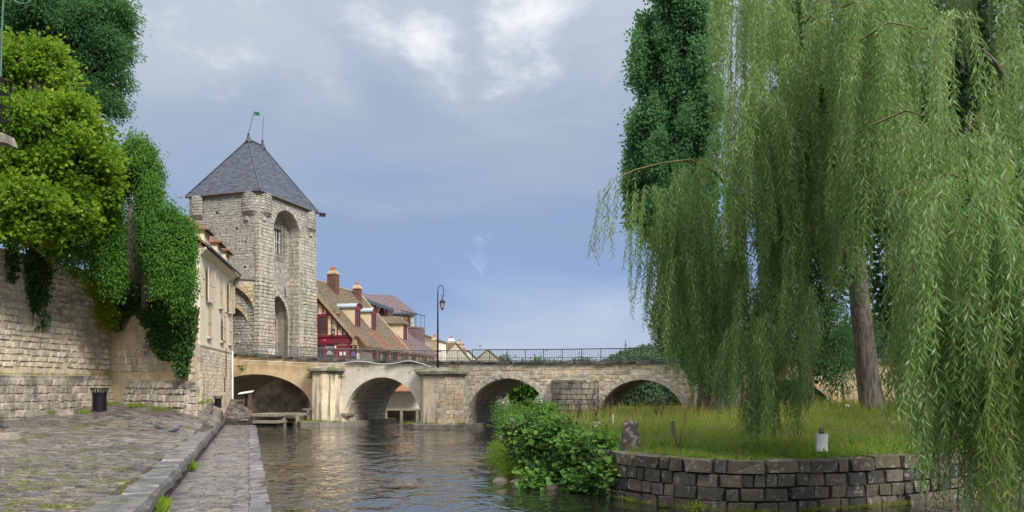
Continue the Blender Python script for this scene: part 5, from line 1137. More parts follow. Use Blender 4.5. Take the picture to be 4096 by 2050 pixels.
# ---- pigeons (one continuous body each)
def pigeon(P, rz, L, label, peck=0.0, bent=0.0):
    t = thing('pigeon', label, 'pigeon', tuple(P), 'pigeons on the quay and the house'); c, s = math.cos(rz), math.sin(rz)
    W_ = lambda x, y, z: (P[0]+(x*c-y*s)*L, P[1]+(x*s+y*c)*L, P[2]+z*L)
    prof = [(.50, .60, .015, .015), (.47, .615, .045, .05), (.42, .64, .068, .075), (.36, .63, .062, .07), (.32, .57, .06, .07), (.27, .49, .095, .10), (.18, .42, .135, .13), (.05, .385, .15, .14), (-.10, .36, .135, .12), (-.22, .335, .10, .085), (-.34, .305, .075, .045), (-.46, .275, .07, .022), (-.56, .25, .075, .012)]
    vs = []; n = 10
    for x, z, ry, rz_ in prof: vs += [W_(x, ry*math.cos(2*math.pi*k/n), z+rz_*math.sin(2*math.pi*k/n)) for k in range(n)]
    fs = [(i*n+k, i*n+(k+1) % n, (i+1)*n+(k+1) % n, (i+1)*n+k) for i in range(len(prof)-1) for k in range(n)]+[tuple(range(n))[::-1], tuple(range((len(prof)-1)*n, len(prof)*n))]
    MB().add(vs, fs).build('body', 'feather', t, True)
    for sg in (-1, 1):
        MB().add([W_(.20, sg*.125, .45), W_(.05, sg*.162, .46), W_(-.25, sg*.10, .39), W_(-.48, sg*.03, .30), W_(-.22, sg*.128, .31), W_(.08, sg*.165, .33)], [(0, 1, 2, 3, 4, 5)]).build('wing', 'feather', t)
        MB().tube([W_(.02, sg*.06, .30), W_(.0, sg*.06, .10), W_(.02, sg*.06, .015), W_(.10, sg*.06, .008)], [.022*L, .014*L, .014*L, .01*L], 5).build('leg', 'terracotta', t)
    MB().tube([W_(.49, 0, .60), W_(.56, 0, .58)], [.018*L, .004*L], 5).build('beak', 'iron', t)
    return t
pg = qhit(632, 1731); pigeon(pg, math.pi-.15, .66*pg.y/34, 'grey pigeon standing in profile on the cobbles with tail to the right')
pg = qhit(699, 1743); pigeon(pg, math.pi/2-.7, .64*pg.y/33, 'dark pigeon standing upright on the cobbles nearest the kerb')
bk = qhit(18, 1762)
tag(MB().obox(bk+Vector((-.75, -.3, -.1)), (1.1, .05, 0), (0, .6, 0), (0, 0, .36)).build('stone_block', 'wall_stone_low'), 'rough stone block at the left edge with a pigeon on it', 'stone block')
pigeon(bk+Vector((-.05, 0, .26)), math.pi-.3, .72*bk.y/31, 'dark pigeon on the stone block at the left edge')
bk = qhit(260, 1663); tag(MB().obox(bk+Vector((-.38, -.2, -.1)), (.8, .1, 0), (-.05, .45, 0), (0.04, 0, .36)).build('stone_block', 'wall_stone_low'), 'low stone block on the cobbles left of the large litter bin', 'stone block')
pigeon(hp(1.9, .15, 9.55), .6, .32, 'small dark pigeon on top of the upper shutter nearest the tower'); pigeon(hp(4.3, .25, 7.2), .6, .32, 'small dark pigeon on top of the lower protruding shutter')
pigeon(gp(-.35, 2.6, 12.68), .4, .42, 'pigeon on the left end of the terrace house ridge'); pigeon(gp(.5, 2.6, 12.68), .1, .40, 'pigeon on the terrace house ridge, right one of two')
# ---- notice on the tower, lamp bracket at the left edge
n0 = TC+tg*.72+ng*.22+Z*4.85; tn_ = thing('notice', 'white paper notice with an orange print on the tower corner', 'notice', tuple(n0)); MB().obox(n0, tg*.75, ng*.02, Z*.42).build('sheet', 'paper', tn_)
mb = MB(); mb.obox(n0+tg*.1+ng*.022+Z*.05, tg*.3, ng*.003, Z*.13); mb.build('orange_print', 'orange_print', tn_); mb = MB(); [mb.obox(n0+tg*.1+ng*.022+Z*(.24+.05*k), tg*.5, ng*.003, Z*.02) for k in range(3)]; mb.build('text_lines', 'dark_timber', tn_)
lbk = thing('wall_lamp', 'tall green wrought-iron lamp bracket cut by the left edge', 'lamp bracket', tuple(at(5, 560, 14)))
surf('green_iron', [(.06, .13, .10)], .5, 9, .1)
Yl = 14.0; mb = MB(); mb.tube([at(16, -60, Yl), at(8, 120, Yl), at(3, 310, Yl)], .016, 6)
sc_ = [at(92+36*math.cos(a)*(1-.0*a), -6+22*math.sin(a), Yl) for a in np.linspace(-.4, 3.4, 12)]; mb.tube(sc_, .014, 6); mb.tube([at(118, 5, Yl), at(60, -40, Yl), at(14, -50, Yl)], .014, 6); mb.build('scroll', 'green_iron', lbk)
mb = MB(); a_, b_ = at(-30, 310, Yl), at(7, 310, Yl); hL = (at(0, 310, Yl).z-at(0, 525, Yl).z)
for dx in (0, 1):
    for dy in (0, .22): mb.tube([Vector((b_.x-dx*.22, b_.y+dy, b_.z)), Vector((b_.x-dx*.22+.01, b_.y+dy, b_.z-hL))], .009, 5)
for k in range(5): z = b_.z-hL*k/4; mb.box((b_.x-.125, b_.y+.11, z), (.25, .25, .014))
mb.build('lantern_frame', 'iron', lbk)
mb = MB(); mb.prism([at(-60, 520, Yl), at(8, 530, Yl), at(24, 572, Yl), at(-60, 560, Yl)], (0, .35, 0)); mb.build('stone_bracket', 'wall_stone_low', lbk)
# ---- things on the island
def ihit(px, py):
    d = Vector(((px-HX)/F, 1, (HY-py)/F))
    for y in np.arange(15, 54, .03):
        if EYE+d.z*y <= float(IZ(d.x*y, y)): return Vector((d.x*y, y, float(IZ(d.x*y, y))))
    return Vector((d.x*30, 30, 1.2))
b = Vector((2.80, 17.75, .98)); hb = .80
m = MB(); lo_ = [b+Vector((x*.25, y*.22, -.25)) for x, y in ((-1, -.8), (-.8, -1), (.8, -1), (1, -.8), (1, .8), (.8, 1), (-.8, 1), (-1, .8))]; tp = [b+Vector((x*.165, y*.15, hb-.06+.02*x)) for x, y in ((-1, -.8), (-.8, -1), (.8, -1), (1, -.8), (1, .8), (.8, 1), (-.8, 1), (-1, .8))]; t3 = [b+Vector((x*.13, y*.12, hb)) for x, y in ((-1, -.8), (-.8, -1), (.8, -1), (1, -.8), (1, .8), (.8, 1), (-.8, 1), (-1, .8))]
m.add(lo_+tp+t3, [(i, (i+1) % 8, 8+(i+1) % 8, 8+i) for i in range(8)]+[(8+i, 8+(i+1) % 8, 16+(i+1) % 8, 16+i) for i in range(8)]+[tuple(range(16, 24))])
surf('bollard_stone', [(.062, .056, .048)], nscale=6, bump=.6, stain=((.26, .24, .20), 6, .52, .6, .8), moss=((.06, .06, .02), 3, .5, .7, .6))
tag(m.build('stone_bollard', 'bollard_stone'), 'tapered grey lichen-spotted stone bollard at the end of the island wall', 'bollard')
p = ihit(2690, 1755); tag(MB().tube([p-Z*.2, p+Z*.25, p+Z*(70/F*p.y)], [.06, .06, .055], 8).build('wooden_post', 'weathered_wood'), 'plain round grey wooden post standing in the grass', 'post')
p = ihit(2746, 1710); tag(MB().tube([p-Z*.2, p+Z*(60/F*p.y)], .07, 8).build('wooden_post', 'grass_dry'), 'yellowish wooden post at the water edge by the trees', 'post')
def sleeved(px, py, h, label, w):
    p = ihit(px, py); t = thing('sleeved_post', label, 'post', tuple(p), 'posts with white protective sleeves'); hh = h/F*p.y
    MB().tube([p-Z*.2, p+Z*hh], w*.45, 8).build('post', 'weathered_wood', t)
    n = 12; m = MB(); rw = [(w*1.05, .14), (w*.98, .4), (w*1.12, .74), (w*1.2, .78)]
    m.add([p+Vector((r*math.cos(2*math.pi*k/n)*(1+.08*math.sin(3*k)), r*.8*math.sin(2*math.pi*k/n), hh*z)) for r, z in rw for k in range(n)], [(i*n+k, i*n+(k+1) % n, (i+1)*n+(k+1) % n, (i+1)*n+k) for i in range(3) for k in range(n)]); m.build('sleeve', 'pvc', t)
    MB().tube([p+Vector((w*.5*math.cos(a), w*.5*math.sin(a), hh*.84)) for a in np.linspace(0, 6.28, 10)], .008, 4).build('wire', 'iron', t)
sleeved(3286, 1822, 110, 'brown post with a white plastic sleeve just behind the island wall', .125); sleeved(2388, 1718, 40, 'small white sleeved post behind the leafy shrub', .11)
p = ihit(2452, 1705); tag(MB().tube([p-Z*.1, p+Z*.42], .018, 6).build('thin_stake', 'pvc'), 'thin white stake in the long grass near the bollard', 'stake')
# balustrade and blue bag by the right-hand trunks, litter
p = ihit(3700, 1590); bl = thing('balustrade', 'weathered stone balustrade fragment in shade behind the willow', 'balustrade', tuple(p))
m = MB(); m.box(p+Z*.62, (1.1, .2, .1)); m.box(p+Z*.05, (1.1, .22, .1)); m.build('rail', 'white_render', bl)
for k in range(3): MB().lathe(p+Vector((-.35+.35*k, 0, .1)), [(.08, 0), (.05, .05), (.085, .18), (.045, .36), (.07, .47)], 8).build('baluster', 'white_render', bl)
p = ihit(3742, 1612); flat('blue_plastic', (.02, .06, .42), .4)
m = MB(); m.lathe(p, [(.12, 0), (.17, .08), (.15, .2), (.09, .28), (.05, .33)], 9); tag(m.build('plastic_bag', 'blue_plastic', None, True), 'crumpled blue plastic bag lying by the far trunk', 'bag')
p = ihit(3388, 1636); m = MB(); m.lathe(p, [(.10, 0), (.15, .05), (.10, .13), (.03, .16)], 7); tag(m.build('plastic_bag', 'white_paint', None, True), 'white litter bag in the grass left of the willow trunk', 'bag')
# slatted bench glimpsed through arch three
p = Vector((1.75, 60, 1.0)); bt = thing('bench', 'white slatted bench glimpsed through the third arch', 'bench', tuple(p))
for k in range(5): MB().obox(p+Vector((-.1+.10*k, .05*k, .25+.13*k)), (1.2, .2, 0), (.02, .0, 0.10), (0, .03, 0)).build('slat', 'white_paint', bt)
for x in (0, 1.0): MB().obox(p+Vector((x, .1, -.5)), (.08, 0, 0), (0, .4, 0), (.2, .3, 1.3)).build('leg', 'dark_timber', bt)
# masts on the hill
for px, y0, y1, lab in ((2502, 1357, 1412, 'taller telecom mast with antenna panels on the wooded hill'), (2571, 1368, 1412, 'thinner lattice mast further right on the wooded hill')):
    a, b = at(px, y1+8, 640), at(px, y0, 640); t = thing('telecom_mast', lab, 'mast', tuple(a), 'masts on the hill')
    MB().tube([a, a.lerp(b, .7), b], [.5, .45, .12], 6).build('pole', 'rail_grey', t)
    if px < 2550:
        for k in range(3): MB().box(a.lerp(b, .62)+Vector((.7*math.cos(2.1*k), .7*math.sin(2.1*k), 0)), (.5, .3, 2.0)).build('antenna_panel', 'rail_grey', t)
# rocks at the water edge
for k, (px, py, r_) in enumerate(((2000, 1925, .16), (2090, 1935, .24), (2030, 1910, .18), (2210, 1955, .2))):
    Yk = EYE*F/(py-HY); c = at(px, py, Yk); c.z = -.02; m = MB(); n = 9; vs = []
    for i_ in range(5):
        th = math.pi*.5*i_/4; vs += [c+Vector((r_*1.5*math.cos(th)*math.cos(2*math.pi*q/n)*random.uniform(.8, 1.15), r_*math.cos(th)*math.sin(2*math.pi*q/n), r_*.75*math.sin(th)*random.uniform(.85, 1.15))) for q in range(n)]
    m.add(vs, [(i_*n+q, i_*n+(q+1) % n, (i_+1)*n+(q+1) % n, (i_+1)*n+q) for i_ in range(4) for q in range(n)]); tag(m.build('river_rock', 'rock', None), ['small rock furthest left at the foot of the leafy shrub', 'largest brown rock at the foot of the leafy shrub', 'low rock between two others below the leafy shrub', 'rock furthest right under the leafy shrub'][k], 'rock', 'rocks at the water edge')
# ================================================================== VEGETATION
def leafpart(name, P, D, L, Wd, mat, parent=None, N=None, fold=.25, rnd_leaf=False, kind='stuff'):
    V, Fc = (round_leaf_geo(P, D, L, Wd, N) if rnd_leaf else leaf_geo(P, D, L, Wd, fold, N))
    o = link(name, npmesh(name, V, Fc), mat, parent)
    if kind: o['kind'] = kind
    return o
U = lambda a, b, n: R.uniform(a, b, n)
def outward(D, down=0.0, up=0.0, jit=.6):
    D = D/(np.linalg.norm(D, axis=1, keepdims=True)+1e-9); D = D+R.normal(size=D.shape)*jit; D[:, 2] += up-down; return D
ter = MB(); ter.prism([(-27.2, 20, 1), (-24.6, 40.9, 1), (-22.5, 43.5, 1), (-24, 60, 1), (-70, 60, 1), (-70, 20, 1)], (0, 0, 7.4)); tag(ter.build('garden_terrace', 'soil'), None, None, kind='structure')
def tree(name, label, cat, base, blobs, mat, per, crad, lpc, L, Wd, down=0, up=0, jit=.6, trunk=.35, bark='bark', group=None, squash=1.0, inner=.55, limbs=True, rnd_leaf=False):
    t = thing(name, label, cat, tuple(base), group); base = Vector(base); mb = MB()
    zs = sorted(b[0][2] for b in blobs); zmid = zs[0]+(zs[-1]-zs[0])*.35; cx = sum(b[0][0] for b in blobs)/len(blobs); cy = sum(b[0][1] for b in blobs)/len(blobs)
    fork = base.lerp(Vector((cx, cy, zmid)), .75) if zmid > base.z+.6 else base+Vector((0, 0, .5))
    mb.tube([base-Z*.4, base.lerp(fork, .3)+Vector((.06, 0, 0)), base.lerp(fork, .7), fork], [trunk*1.25, trunk, trunk*.85, trunk*.75], 10)
    mb.build('trunk', bark, t, True)
    if limbs:
        for c, r in blobs: m = MB(); limb(m, fork, Vector(c), trunk*.45, .03, .08); m.build('limb', bark, t, True)
    P, D = clumps(blobs, per, crad, lpc, squash, inner); n = len(P)
    leafpart('crown', P, outward(D, down, up, jit), U(L*.7, L*1.25, n), U(Wd*.75, Wd*1.2, n), mat, t, kind=None); return t
# left bank
def lumpy(blobs, n, f, v=1.0, out=.72):
    """Break smooth masses into overlapping leafy lobes with hollows between them."""
    res = []
    for c, r in blobs:
        for _ in range(n):
            d = R.normal(size=3); d /= np.linalg.norm(d); q = f*U(.7, 1.35, 1)[0]
            res.append((tuple(np.array(c)+d*np.array(r)*out*U(.75, 1.15, 1)[0]), (r[0]*q, r[1]*q, r[2]*q*v)))
    return res
ash = [blob(90, 40, 43, 3.4, 2.4), blob(290, 60, 43, 2.6, 2.0), blob(400, 150, 43.5, 1.7, 1.5), blob(455, 215, 43, 1.1, 1.2), blob(400, 330, 43, 1.4, 1.5), blob(430, 410, 43, .95, .75), blob(270, 260, 44, 2.2, 2.0), blob(90, 240, 44, 2.6, 2.4), blob(330, 420, 44, 1.2, 1.0), blob(380, -40, 44, 1.4, 1.2), blob(200, -80, 44, 3, 2)]
tree('ash_tree', 'tall dark green ash tree with feathery leaves behind the yellow-green tree', 'tree', (-27.5, 44.5, 8.4), lumpy(ash, 11, .30, 1, .85), 'leaf_ash', 120, .26, 22, .23, .08, .35, 0, .6, .4, inner=.35)
lind = [blob(40, 310, 35.5, 2.0, 1.7), blob(170, 290, 36, 1.7, 1.35), blob(280, 380, 36, 1.45, 1.3), blob(350, 520, 35.5, 1.25, 1.1), blob(170, 520, 34.5, 2.1, 1.7), blob(30, 560, 33, 1.9, 1.9), blob(300, 660, 34, 1.7, 1.3), blob(425, 680, 35.5, .85, .85), blob(120, 760, 32.5, 2.0, 1.5), blob(385, 770, 35, .9, .8), blob(10, 860, 31.5, 1.5, 1.2), blob(250, 850, 33.5, 1.6, .95), blob(120, 930, 33, 1.2, .55), blob(330, 890, 35, .9, .5)]
tree('linden_tree', 'yellow-green broadleaf tree overhanging the left retaining wall', 'tree', (-25.6, 34.5, 8.3), lumpy(lind, 13, .28, 1, .85), 'leaf_linden', 82, .19, 16, .21, .18, .35, 0, .75, .3)
pago = [blob(520, 640, 37.4, 1.25, 0.97), blob(590, 690, 37.4, 0.74, 1.11), blob(460, 700, 37.8, 0.93, 1.11), blob(600, 830, 36.7, 0.69, 1.39), blob(640, 930, 36.4, 0.79, 1.29), blob(700, 920, 36.9, 0.79, 0.88), blob(728, 1000, 36.7, 0.56, 1.20), blob(700, 1100, 36.3, 0.69, 1.25), blob(640, 1070, 36.2, 0.65, 1.02), blob(430, 860, 36.5, 0.69, 1.67), blob(440, 1010, 36.3, 0.60, 1.57), blob(470, 1080, 36.3, 0.30, 1.02), blob(735, 1150, 36.0, 0.46, 0.93), blob(590, 1000, 37.2, 0.46, 0.83), blob(395, 780, 37.4, 0.83, 1.11)]
pt = tree('weeping_pagoda_tree', 'domed weeping tree with cascading dense green foliage beside the cream house', 'tree', (-19.2, 39.4, 6.2), lumpy(pago, 9, .33, 2.0, .72), 'leaf_pagoda', 165, .14, 22, .155, .07, 1.5, 0, .55, .28, inner=.7, squash=1.7, limbs=False)
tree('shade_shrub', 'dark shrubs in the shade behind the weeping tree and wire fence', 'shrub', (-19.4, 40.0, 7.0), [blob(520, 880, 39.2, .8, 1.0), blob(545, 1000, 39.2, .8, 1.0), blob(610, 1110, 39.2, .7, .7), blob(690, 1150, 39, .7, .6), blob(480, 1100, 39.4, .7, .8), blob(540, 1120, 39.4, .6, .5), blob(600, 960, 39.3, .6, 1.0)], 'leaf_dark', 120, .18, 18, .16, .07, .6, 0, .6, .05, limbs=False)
m = MB(); m.tube([at(545, 1130, 38.0), at(540, 1060, 37.9), at(528, 1010, 37.8), at(522, 940, 37.6), at(530, 820, 37.4)], [.34, .42, .30, .2, .16], 10); m.build('gnarled_stem', 'bark_rough', pt, True)
sh = [blob(270, 1000, 35.3, .75, .7), blob(215, 965, 34.6, .7, .5), blob(330, 960, 35.5, .9, .8), blob(400, 900, 36.5, .7, .9), blob(410, 1010, 37, .65, .9), blob(330, 1060, 36.5, .55, .6), blob(380, 1100, 37.5, .45, .5)]
tree('garden_shrub', 'mid green leafy shrub on top of the wall below the yellow-green tree', 'shrub', (-24.2, 37.5, 7.6), sh, 'leaf_pagoda', 110, .18, 18, .15, .09, .4, 0, .7, .06, limbs=False)
ys_ = [blob(400, 1150, 38.6, .45, .55), blob(420, 1230, 39, .4, .6), blob(370, 1130, 38, .35, .4), blob(440, 1280, 39.6, .25, .4)]
tree('yellow_shrub', 'small yellow-green shrub spilling over the wall corner', 'shrub', (-22.6, 40.2, 6.5), ys_, 'leaf_yellow', 190, .14, 16, .15, .11, .5, 0, .7, .04, limbs=False)
def on_plane(poly, n, fr, off):
    xs = [p[0] for p in poly]; ys = [p[1] for p in poly]; x = U(min(xs), max(xs), n*3); y = U(min(ys), max(ys), n*3); k = inside(poly, x, y); x, y = x[k][:n], y[k][:n]
    O, eu, en = (np.array(v) for v in fr); d = np.stack([(x-HX)/F, np.ones(len(x)), (HY-y)/F], 1); e = np.array([0, 0, EYE]); t = ((O-e)@en)/(d@en)
    return e+d*t[:, None]+en*np.array([U(off[0], off[1], len(x))**1.0]).T, np.tile(en, (len(x), 1))
def ivy(label, polys, n, fr, off, L, mat='leaf_ivy', down=.7):
    t = thing('ivy', label, 'ivy', (0, 0, 0)); PP, DD = zip(*[on_plane(p, k, fr, off) for p, k in zip(polys, n)]); P = np.concatenate(PP); D = np.concatenate(DD)
    t.location = tuple(P.mean(0)); m = len(P); Dn = D*.5+R.normal(size=D.shape)*.45; Dn[:, 2] -= down
    leafpart('foliage', P, Dn, U(L*.7, L*1.2, m), U(L*.65, L*1.05, m), mat, t, N=D+R.normal(size=D.shape)*.5)
    for p in polys:
        O, eu, en = fr; a = min(p, key=lambda q: q[1]); b = max(p, key=lambda q: q[1]); m_ = MB(); A, B = hit(*a, O, en)+Vector(en)*.05, hit(*b, O, en)+Vector(en)*.05
        m_.tube([A, A.lerp(B, .5)+Vector((.1, 0, 0)), B], [.04, .025, .008], 5); m_.build('stem', 'twig_dark', t)
ivy('dense dark ivy draped over the bastion wall beside the cream house', [[(425, 1170), (560, 1155), (700, 1175), (800, 1235), (800, 1290), (690, 1300), (620, 1275), (560, 1250), (520, 1275), (495, 1330), (470, 1325), (425, 1260)], [(560, 1240), (800, 1230), (805, 1330), (785, 1420), (770, 1440), (770, 1490), (745, 1520), (722, 1480), (725, 1435), (670, 1440), (625, 1390), (610, 1310)]], [3600, 4200], BWF, (.03, .5), .16)
ivy('long tongue of dark ivy hanging down the left retaining wall', [[(80, 870), (165, 880), (178, 1000), (175, 1160), (160, 1215), (120, 1245), (95, 1170), (85, 1050)], [(125, 1220), (178, 1250), (180, 1290), (120, 1325), (150, 1280)]], [1500, 60], LWF, (.05, .45), .20)
ivy('thin ivy strand at the far left end of the retaining wall', [[(0, 880), (55, 900), (60, 1000), (50, 1110), (25, 1140), (10, 1020)]], [360], LWF, (.05, .35), .19)
# wire fence under the weeping tree
wf = thing('wire_fence', 'green wire mesh fence on the bastion wall under the weeping tree', 'fence', tuple(at(600, 1175, 39.8)))
for px, y0 in ((506, 1040), (600, 1120), (690, 1130)): MB().tube([at(px, 1185, 38.4), at(px, y0, 38.4)], .022, 6).build('post', 'green_iron', wf)
m = MB()
for k in range(6): m.tube([at(506, 1122+11*k, 38.4), at(690, 1128+11*k, 38.4)], .007, 3, False)
for k in range(17): m.tube([at(506+11.4*k, 1122, 38.4), at(506+11.4*k, 1180, 38.4)], .006, 3, False)
m.build('mesh', 'green_iron', wf)
# tufts at wall feet, moss between cobbles
def tuft(label, pts, n, h, mat='grass_green', spread=.2, nm='weeds'):
    P = []
    for p in pts: P.append(np.array(p)+R.normal(size=(n, 3))*[spread, spread*.7, .01])
    P = np.concatenate(P); D = R.normal(size=P.shape)*.45; D[:, 2] = 1
    o = leafpart(nm, P, D, U(h*.4, h*1.2, len(P)), U(h*.08, h*.2, len(P)), mat); tag(o, label, 'weeds')
tuft('bright green weeds sprouting along the foot of the left walls', [tuple(qhit(x, y)) for x, y in ((55, 1672), (98, 1666), (150, 1660), (190, 1655), (438, 1622), (540, 1630), (560, 1628), (715, 1645), (725, 1638), (735, 1642), (20, 1680), (340, 1655), (640, 1642))]+[(-17.9, 43.5, 1.65), (-17.5, 42.2, 1.6), (-17.2, 41.0, 1.6), (-18.3, 46, 1.7)], 130, .24)
P = []
for _ in range(260):
    px, py = random.uniform(0, 850), random.uniform(1690, 2045)
    if px > 545+(2050-py)*.9446-60: continue
    q = qhit(px, py); k = int(75*random.uniform(.3, 1.2)); P.append(np.array(q)+R.normal(size=(k, 3))*[.16*random.uniform(.4, 1.4), .06, .004])
for f in np.linspace(0, 1, 60): q = qhit(270+230*f, 1726-50*f); P.append(np.array(q)+R.normal(size=(22, 3))*[.12, .08, .004])
for f in np.linspace(0, 1, 30): q = qhit(0+130*f, 1790-40*f); P.append(np.array(q)+R.normal(size=(20, 3))*[.10, .06, .004])
P = np.concatenate(P); D = R.normal(size=P.shape); D[:, 2] = np.abs(D[:, 2])*.6+.15
tag(leafpart('moss', P, D, U(.025, .06, len(P)), U(.010, .022, len(P)), 'moss'), 'bright moss and tiny grass in the joints of the cobbles', 'moss')
tuft('grass growing from the joint at the foot of the kerb', [(UX(y)+.06, y, .1) for y in (14.6, 14.75, 14.9, 15.1, 15.3, 12.8, 22, 22.2)], 50, .30, spread=.06)
ps = []
for s0, s1, d, z in ((-15.0, -11.4, -1.55, .28), (-6.7, -2.6, -1.35, .28), (-14.9, -11.5, -1.3, .28)): ps += [tuple(bp(random.uniform(s0, s1), d+random.uniform(0, .5), z)) for _ in range(7)]
ps += [tuple(bp(s, -.5+random.uniform(-.5, .3), z)) for s, z in ((-13.9, 3.8), (-12.4, 3.75), (-12.1, 3.6), (-6.1, 3.55), (-5.6, 3.6), (-3.6, 3.55), (-3.3, 3.5), (-6.2, 3.5))]
tuft('weeds and moss on the pier ledges and caps of the bridge', ps, 45, .18, 'grass_green', .2)
ps = [tuple(bp(s, -.16, z)) for s, z in ((-12.1, 3.3), (-12.0, 3.15), (-14.3, 3.3), (-14.4, 3.1), (-13.2, 3.2), (-5.2, 3.1), (-20.4, 3.9), (-20.2, 3.7))]
tuft('trailing plants hanging from the bridge pier caps', ps, 60, .2, 'leaf_ivy', .12)

ps = [tuple(Vector(LWF[0])+Vector(LWF[1])*u+Vector(LWF[2])*random.uniform(.08, .25)+Z*(3.0+.008*u)) for u in np.linspace(11, 21, 46) if random.random() < .75]
tuft('brown-green moss and tufts on the ledge of the left retaining wall', ps, 26, .13, 'moss', .14)
P = []
for _ in range(240):
    q = qhit(random.uniform(0, 640), random.uniform(1660, 2040)); P.append((q.x, q.y, q.z+.012))
for _ in range(90):
    y = random.uniform(13, 30); P.append((random.uniform(UX(y)+.1, LX(y)-.1), y, .118))
P = np.array(P); D = R.normal(size=P.shape); D[:, 2] *= .15; N = R.normal(size=P.shape)*.3+[0, 0, 1]
tag(leafpart('fallen_leaves', P, D, U(.05, .11, len(P)), U(.03, .06, len(P)), 'grass_dry', N=N), 'scattered pale fallen leaves on the quay paving', 'leaves')

# ---- poplar
pop = []
for k in range(74):
    f = k/73; y = -90+1490*f; c = float(np.interp(y, [-90, 300, 600, 850, 1000, 1200, 1400], [2690, 2690, 2700, 2700, 2760, 2790, 2790])); w = float(np.interp(y, [-90, 300, 600, 850, 1000, 1200, 1400], [2.0, 1.75, 2.0, 2.0, 2.0, 1.8, 1.1]))
    a = random.uniform(0, 6.28); r = random.uniform(.2, 1.0)*w*.82; p = at(c, y, 32); pop.append(((p.x+r*math.cos(a), p.y+r*math.sin(a), p.z), (random.uniform(.55, .85), random.uniform(.55, .85), random.uniform(.9, 1.5))))
pb = ihit(2842, 1662); pb = Vector((at(2842, 1662, 32).x, 32, 1.32))
tr_ = tree('poplar_tree', 'tall columnar poplar with grey multi-stemmed trunk in front of the bridge', 'tree', tuple(pb), lumpy(pop, 6, .34, 1.9, .85), 'leaf_poplar', 260, .14, 15, .125, .115, 0, .5, .8, .30, 'bark_rough', inner=.5, limbs=False)
for dx, lean, r in ((-.36, -.12, .20), (.0, .0, .24), (.34, .03, .22), (.2, .25, .14)):
    m = MB(); m.tube([pb+Vector((dx, -.1, -.3)), pb+Vector((dx*.95, -.05, 1.2)), pb+Vector((dx+lean, 0, 3.5)), pb+Vector((dx*.4+lean-.4, 0, 9)), pb+Vector((-1.2, 0, 15))], [r*1.35, r, r*.9, r*.55, .05], 10); m.build('stem', 'bark_rough', tr_, True)
# second, darker poplar behind the willow
pop = []
for k in range(34):
    f = k/33; y = 100+1340*f; c = 3180+random.uniform(-150, 150); p = at(c, y, 35); pop.append(((p.x, p.y+random.uniform(-1, 1), p.z), (random.uniform(.7, 1.1), random.uniform(.7, 1.1), random.uniform(.9, 1.4))))
b3 = Vector((at(3225, 1640, 34).x, 34, 1.45))
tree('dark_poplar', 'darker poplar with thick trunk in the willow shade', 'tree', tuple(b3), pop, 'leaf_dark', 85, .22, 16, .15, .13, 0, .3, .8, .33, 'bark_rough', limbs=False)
sb = [blob(3370, 1400, 33, .9, 1.0), blob(3360, 1500, 32, .7, .8), blob(3330, 1290, 34, .8, .9), blob(3420, 1330, 35, .9, 1.1)]
tree('willow_sapling', 'slender drooping sapling between the dark poplar and willow trunk', 'tree', (at(3370, 1600, 32).x, 32, 1.5), sb, 'leaf_willow_shade', 95, .2, 16, .16, .04, 1.4, 0, .4, .06, limbs=False)

# ---- weeping willow
wt = Vector((at(3488, 1645, 26).x, 26, 1.70)); wl = thing('weeping_willow', 'huge weeping willow with curtains of hanging branches over the island and water', 'tree', tuple(wt))
m = MB(); m.tube([wt-Z*.4, wt+Z*.3, at(3470, 1500, 26), at(3450, 1320, 26), at(3425, 1050, 25.6), at(3400, 700, 25)], [.58, .42, .37, .34, .30, .22], 14); m.build('trunk', 'bark_rough', wl, True)
for tgt, Yt in (((3300, 250), 19), ((3720, 330), 17), ((3560, -150), 21), ((2990, 150), 19), ((2840, 620), 20), ((3930, 200), 14), ((3550, 290), 16), ((3150, 560), 18), ((3900, 800), 13)):
    m = MB(); limb(m, at(3420+random.uniform(-20, 20), random.uniform(700, 1100), 25.4), at(*tgt, Yt), .16, .03, .14, 9); m.build('limb', 'bark', wl, True)
m = MB(); pth = [at(2960, 800, 20), at(2860, 690, 19.5), at(2760, 640, 19), at(2640, 655, 18.7), at(2540, 680, 18.5), at(2460, 715, 18.3), at(2420, 790, 18.2)]; m.tube(pth, [.05, .04, .03, .022, .016, .012, .008], 6); m.build('limb', 'twig', wl, True)
def strand(L, sp=.038, lf=(.135, .23), wd=(.019, .029)):
    """One hanging branch: thin stem that arches out and falls, narrow leaves along it. Local origin at the top."""
    n = int(L/sp); s = np.linspace(0, L, n); bx = .26*(1-np.exp(-s*2.2))+s*U(-.02, .09, 1)[0]; ph, am = U(0, 6.28, 1)[0], U(.03, .10, 1)[0]
    c = np.stack([bx+am*np.sin(s*1.7+ph), am*np.cos(s*1.3+ph)-am, .10*np.exp(-((s-.15)/.15)**2)-np.maximum(s-.12, 0)], 1)
    keep = s > .1; P = c[keep]; k = len(P); a = np.arange(k)*2.4+U(-.5, .5, k); tilt = U(.35, 1.25, k)
    D = np.stack([np.cos(a)*tilt, np.sin(a)*tilt, -np.ones(k)], 1); V, Fc = leaf_geo(P, D, U(*lf, k)*(1-.35*(s[keep]/L)**3), U(*wd, k), .2)
    q = c[::max(1, n//9)]; m_ = len(q); w = .0045; st = np.concatenate([q+[w, 0, 0], q+[-w*.5, w*.87, 0], q+[-w*.5, -w*.87, 0]]); fs = []
    for i in range(m_-1):
        for u, v in ((0, 1), (1, 2), (2, 0)): fs += [(u*m_+i, v*m_+i, v*m_+i+1), (u*m_+i, v*m_+i+1, u*m_+i+1)]
    return V, Fc, st, np.array(fs)
TPL = [(L, strand(L)) for L in (1.0, 1.5, 2.0, 2.6, 3.2, 4.0) for _ in range(5)]
TPLM = {}
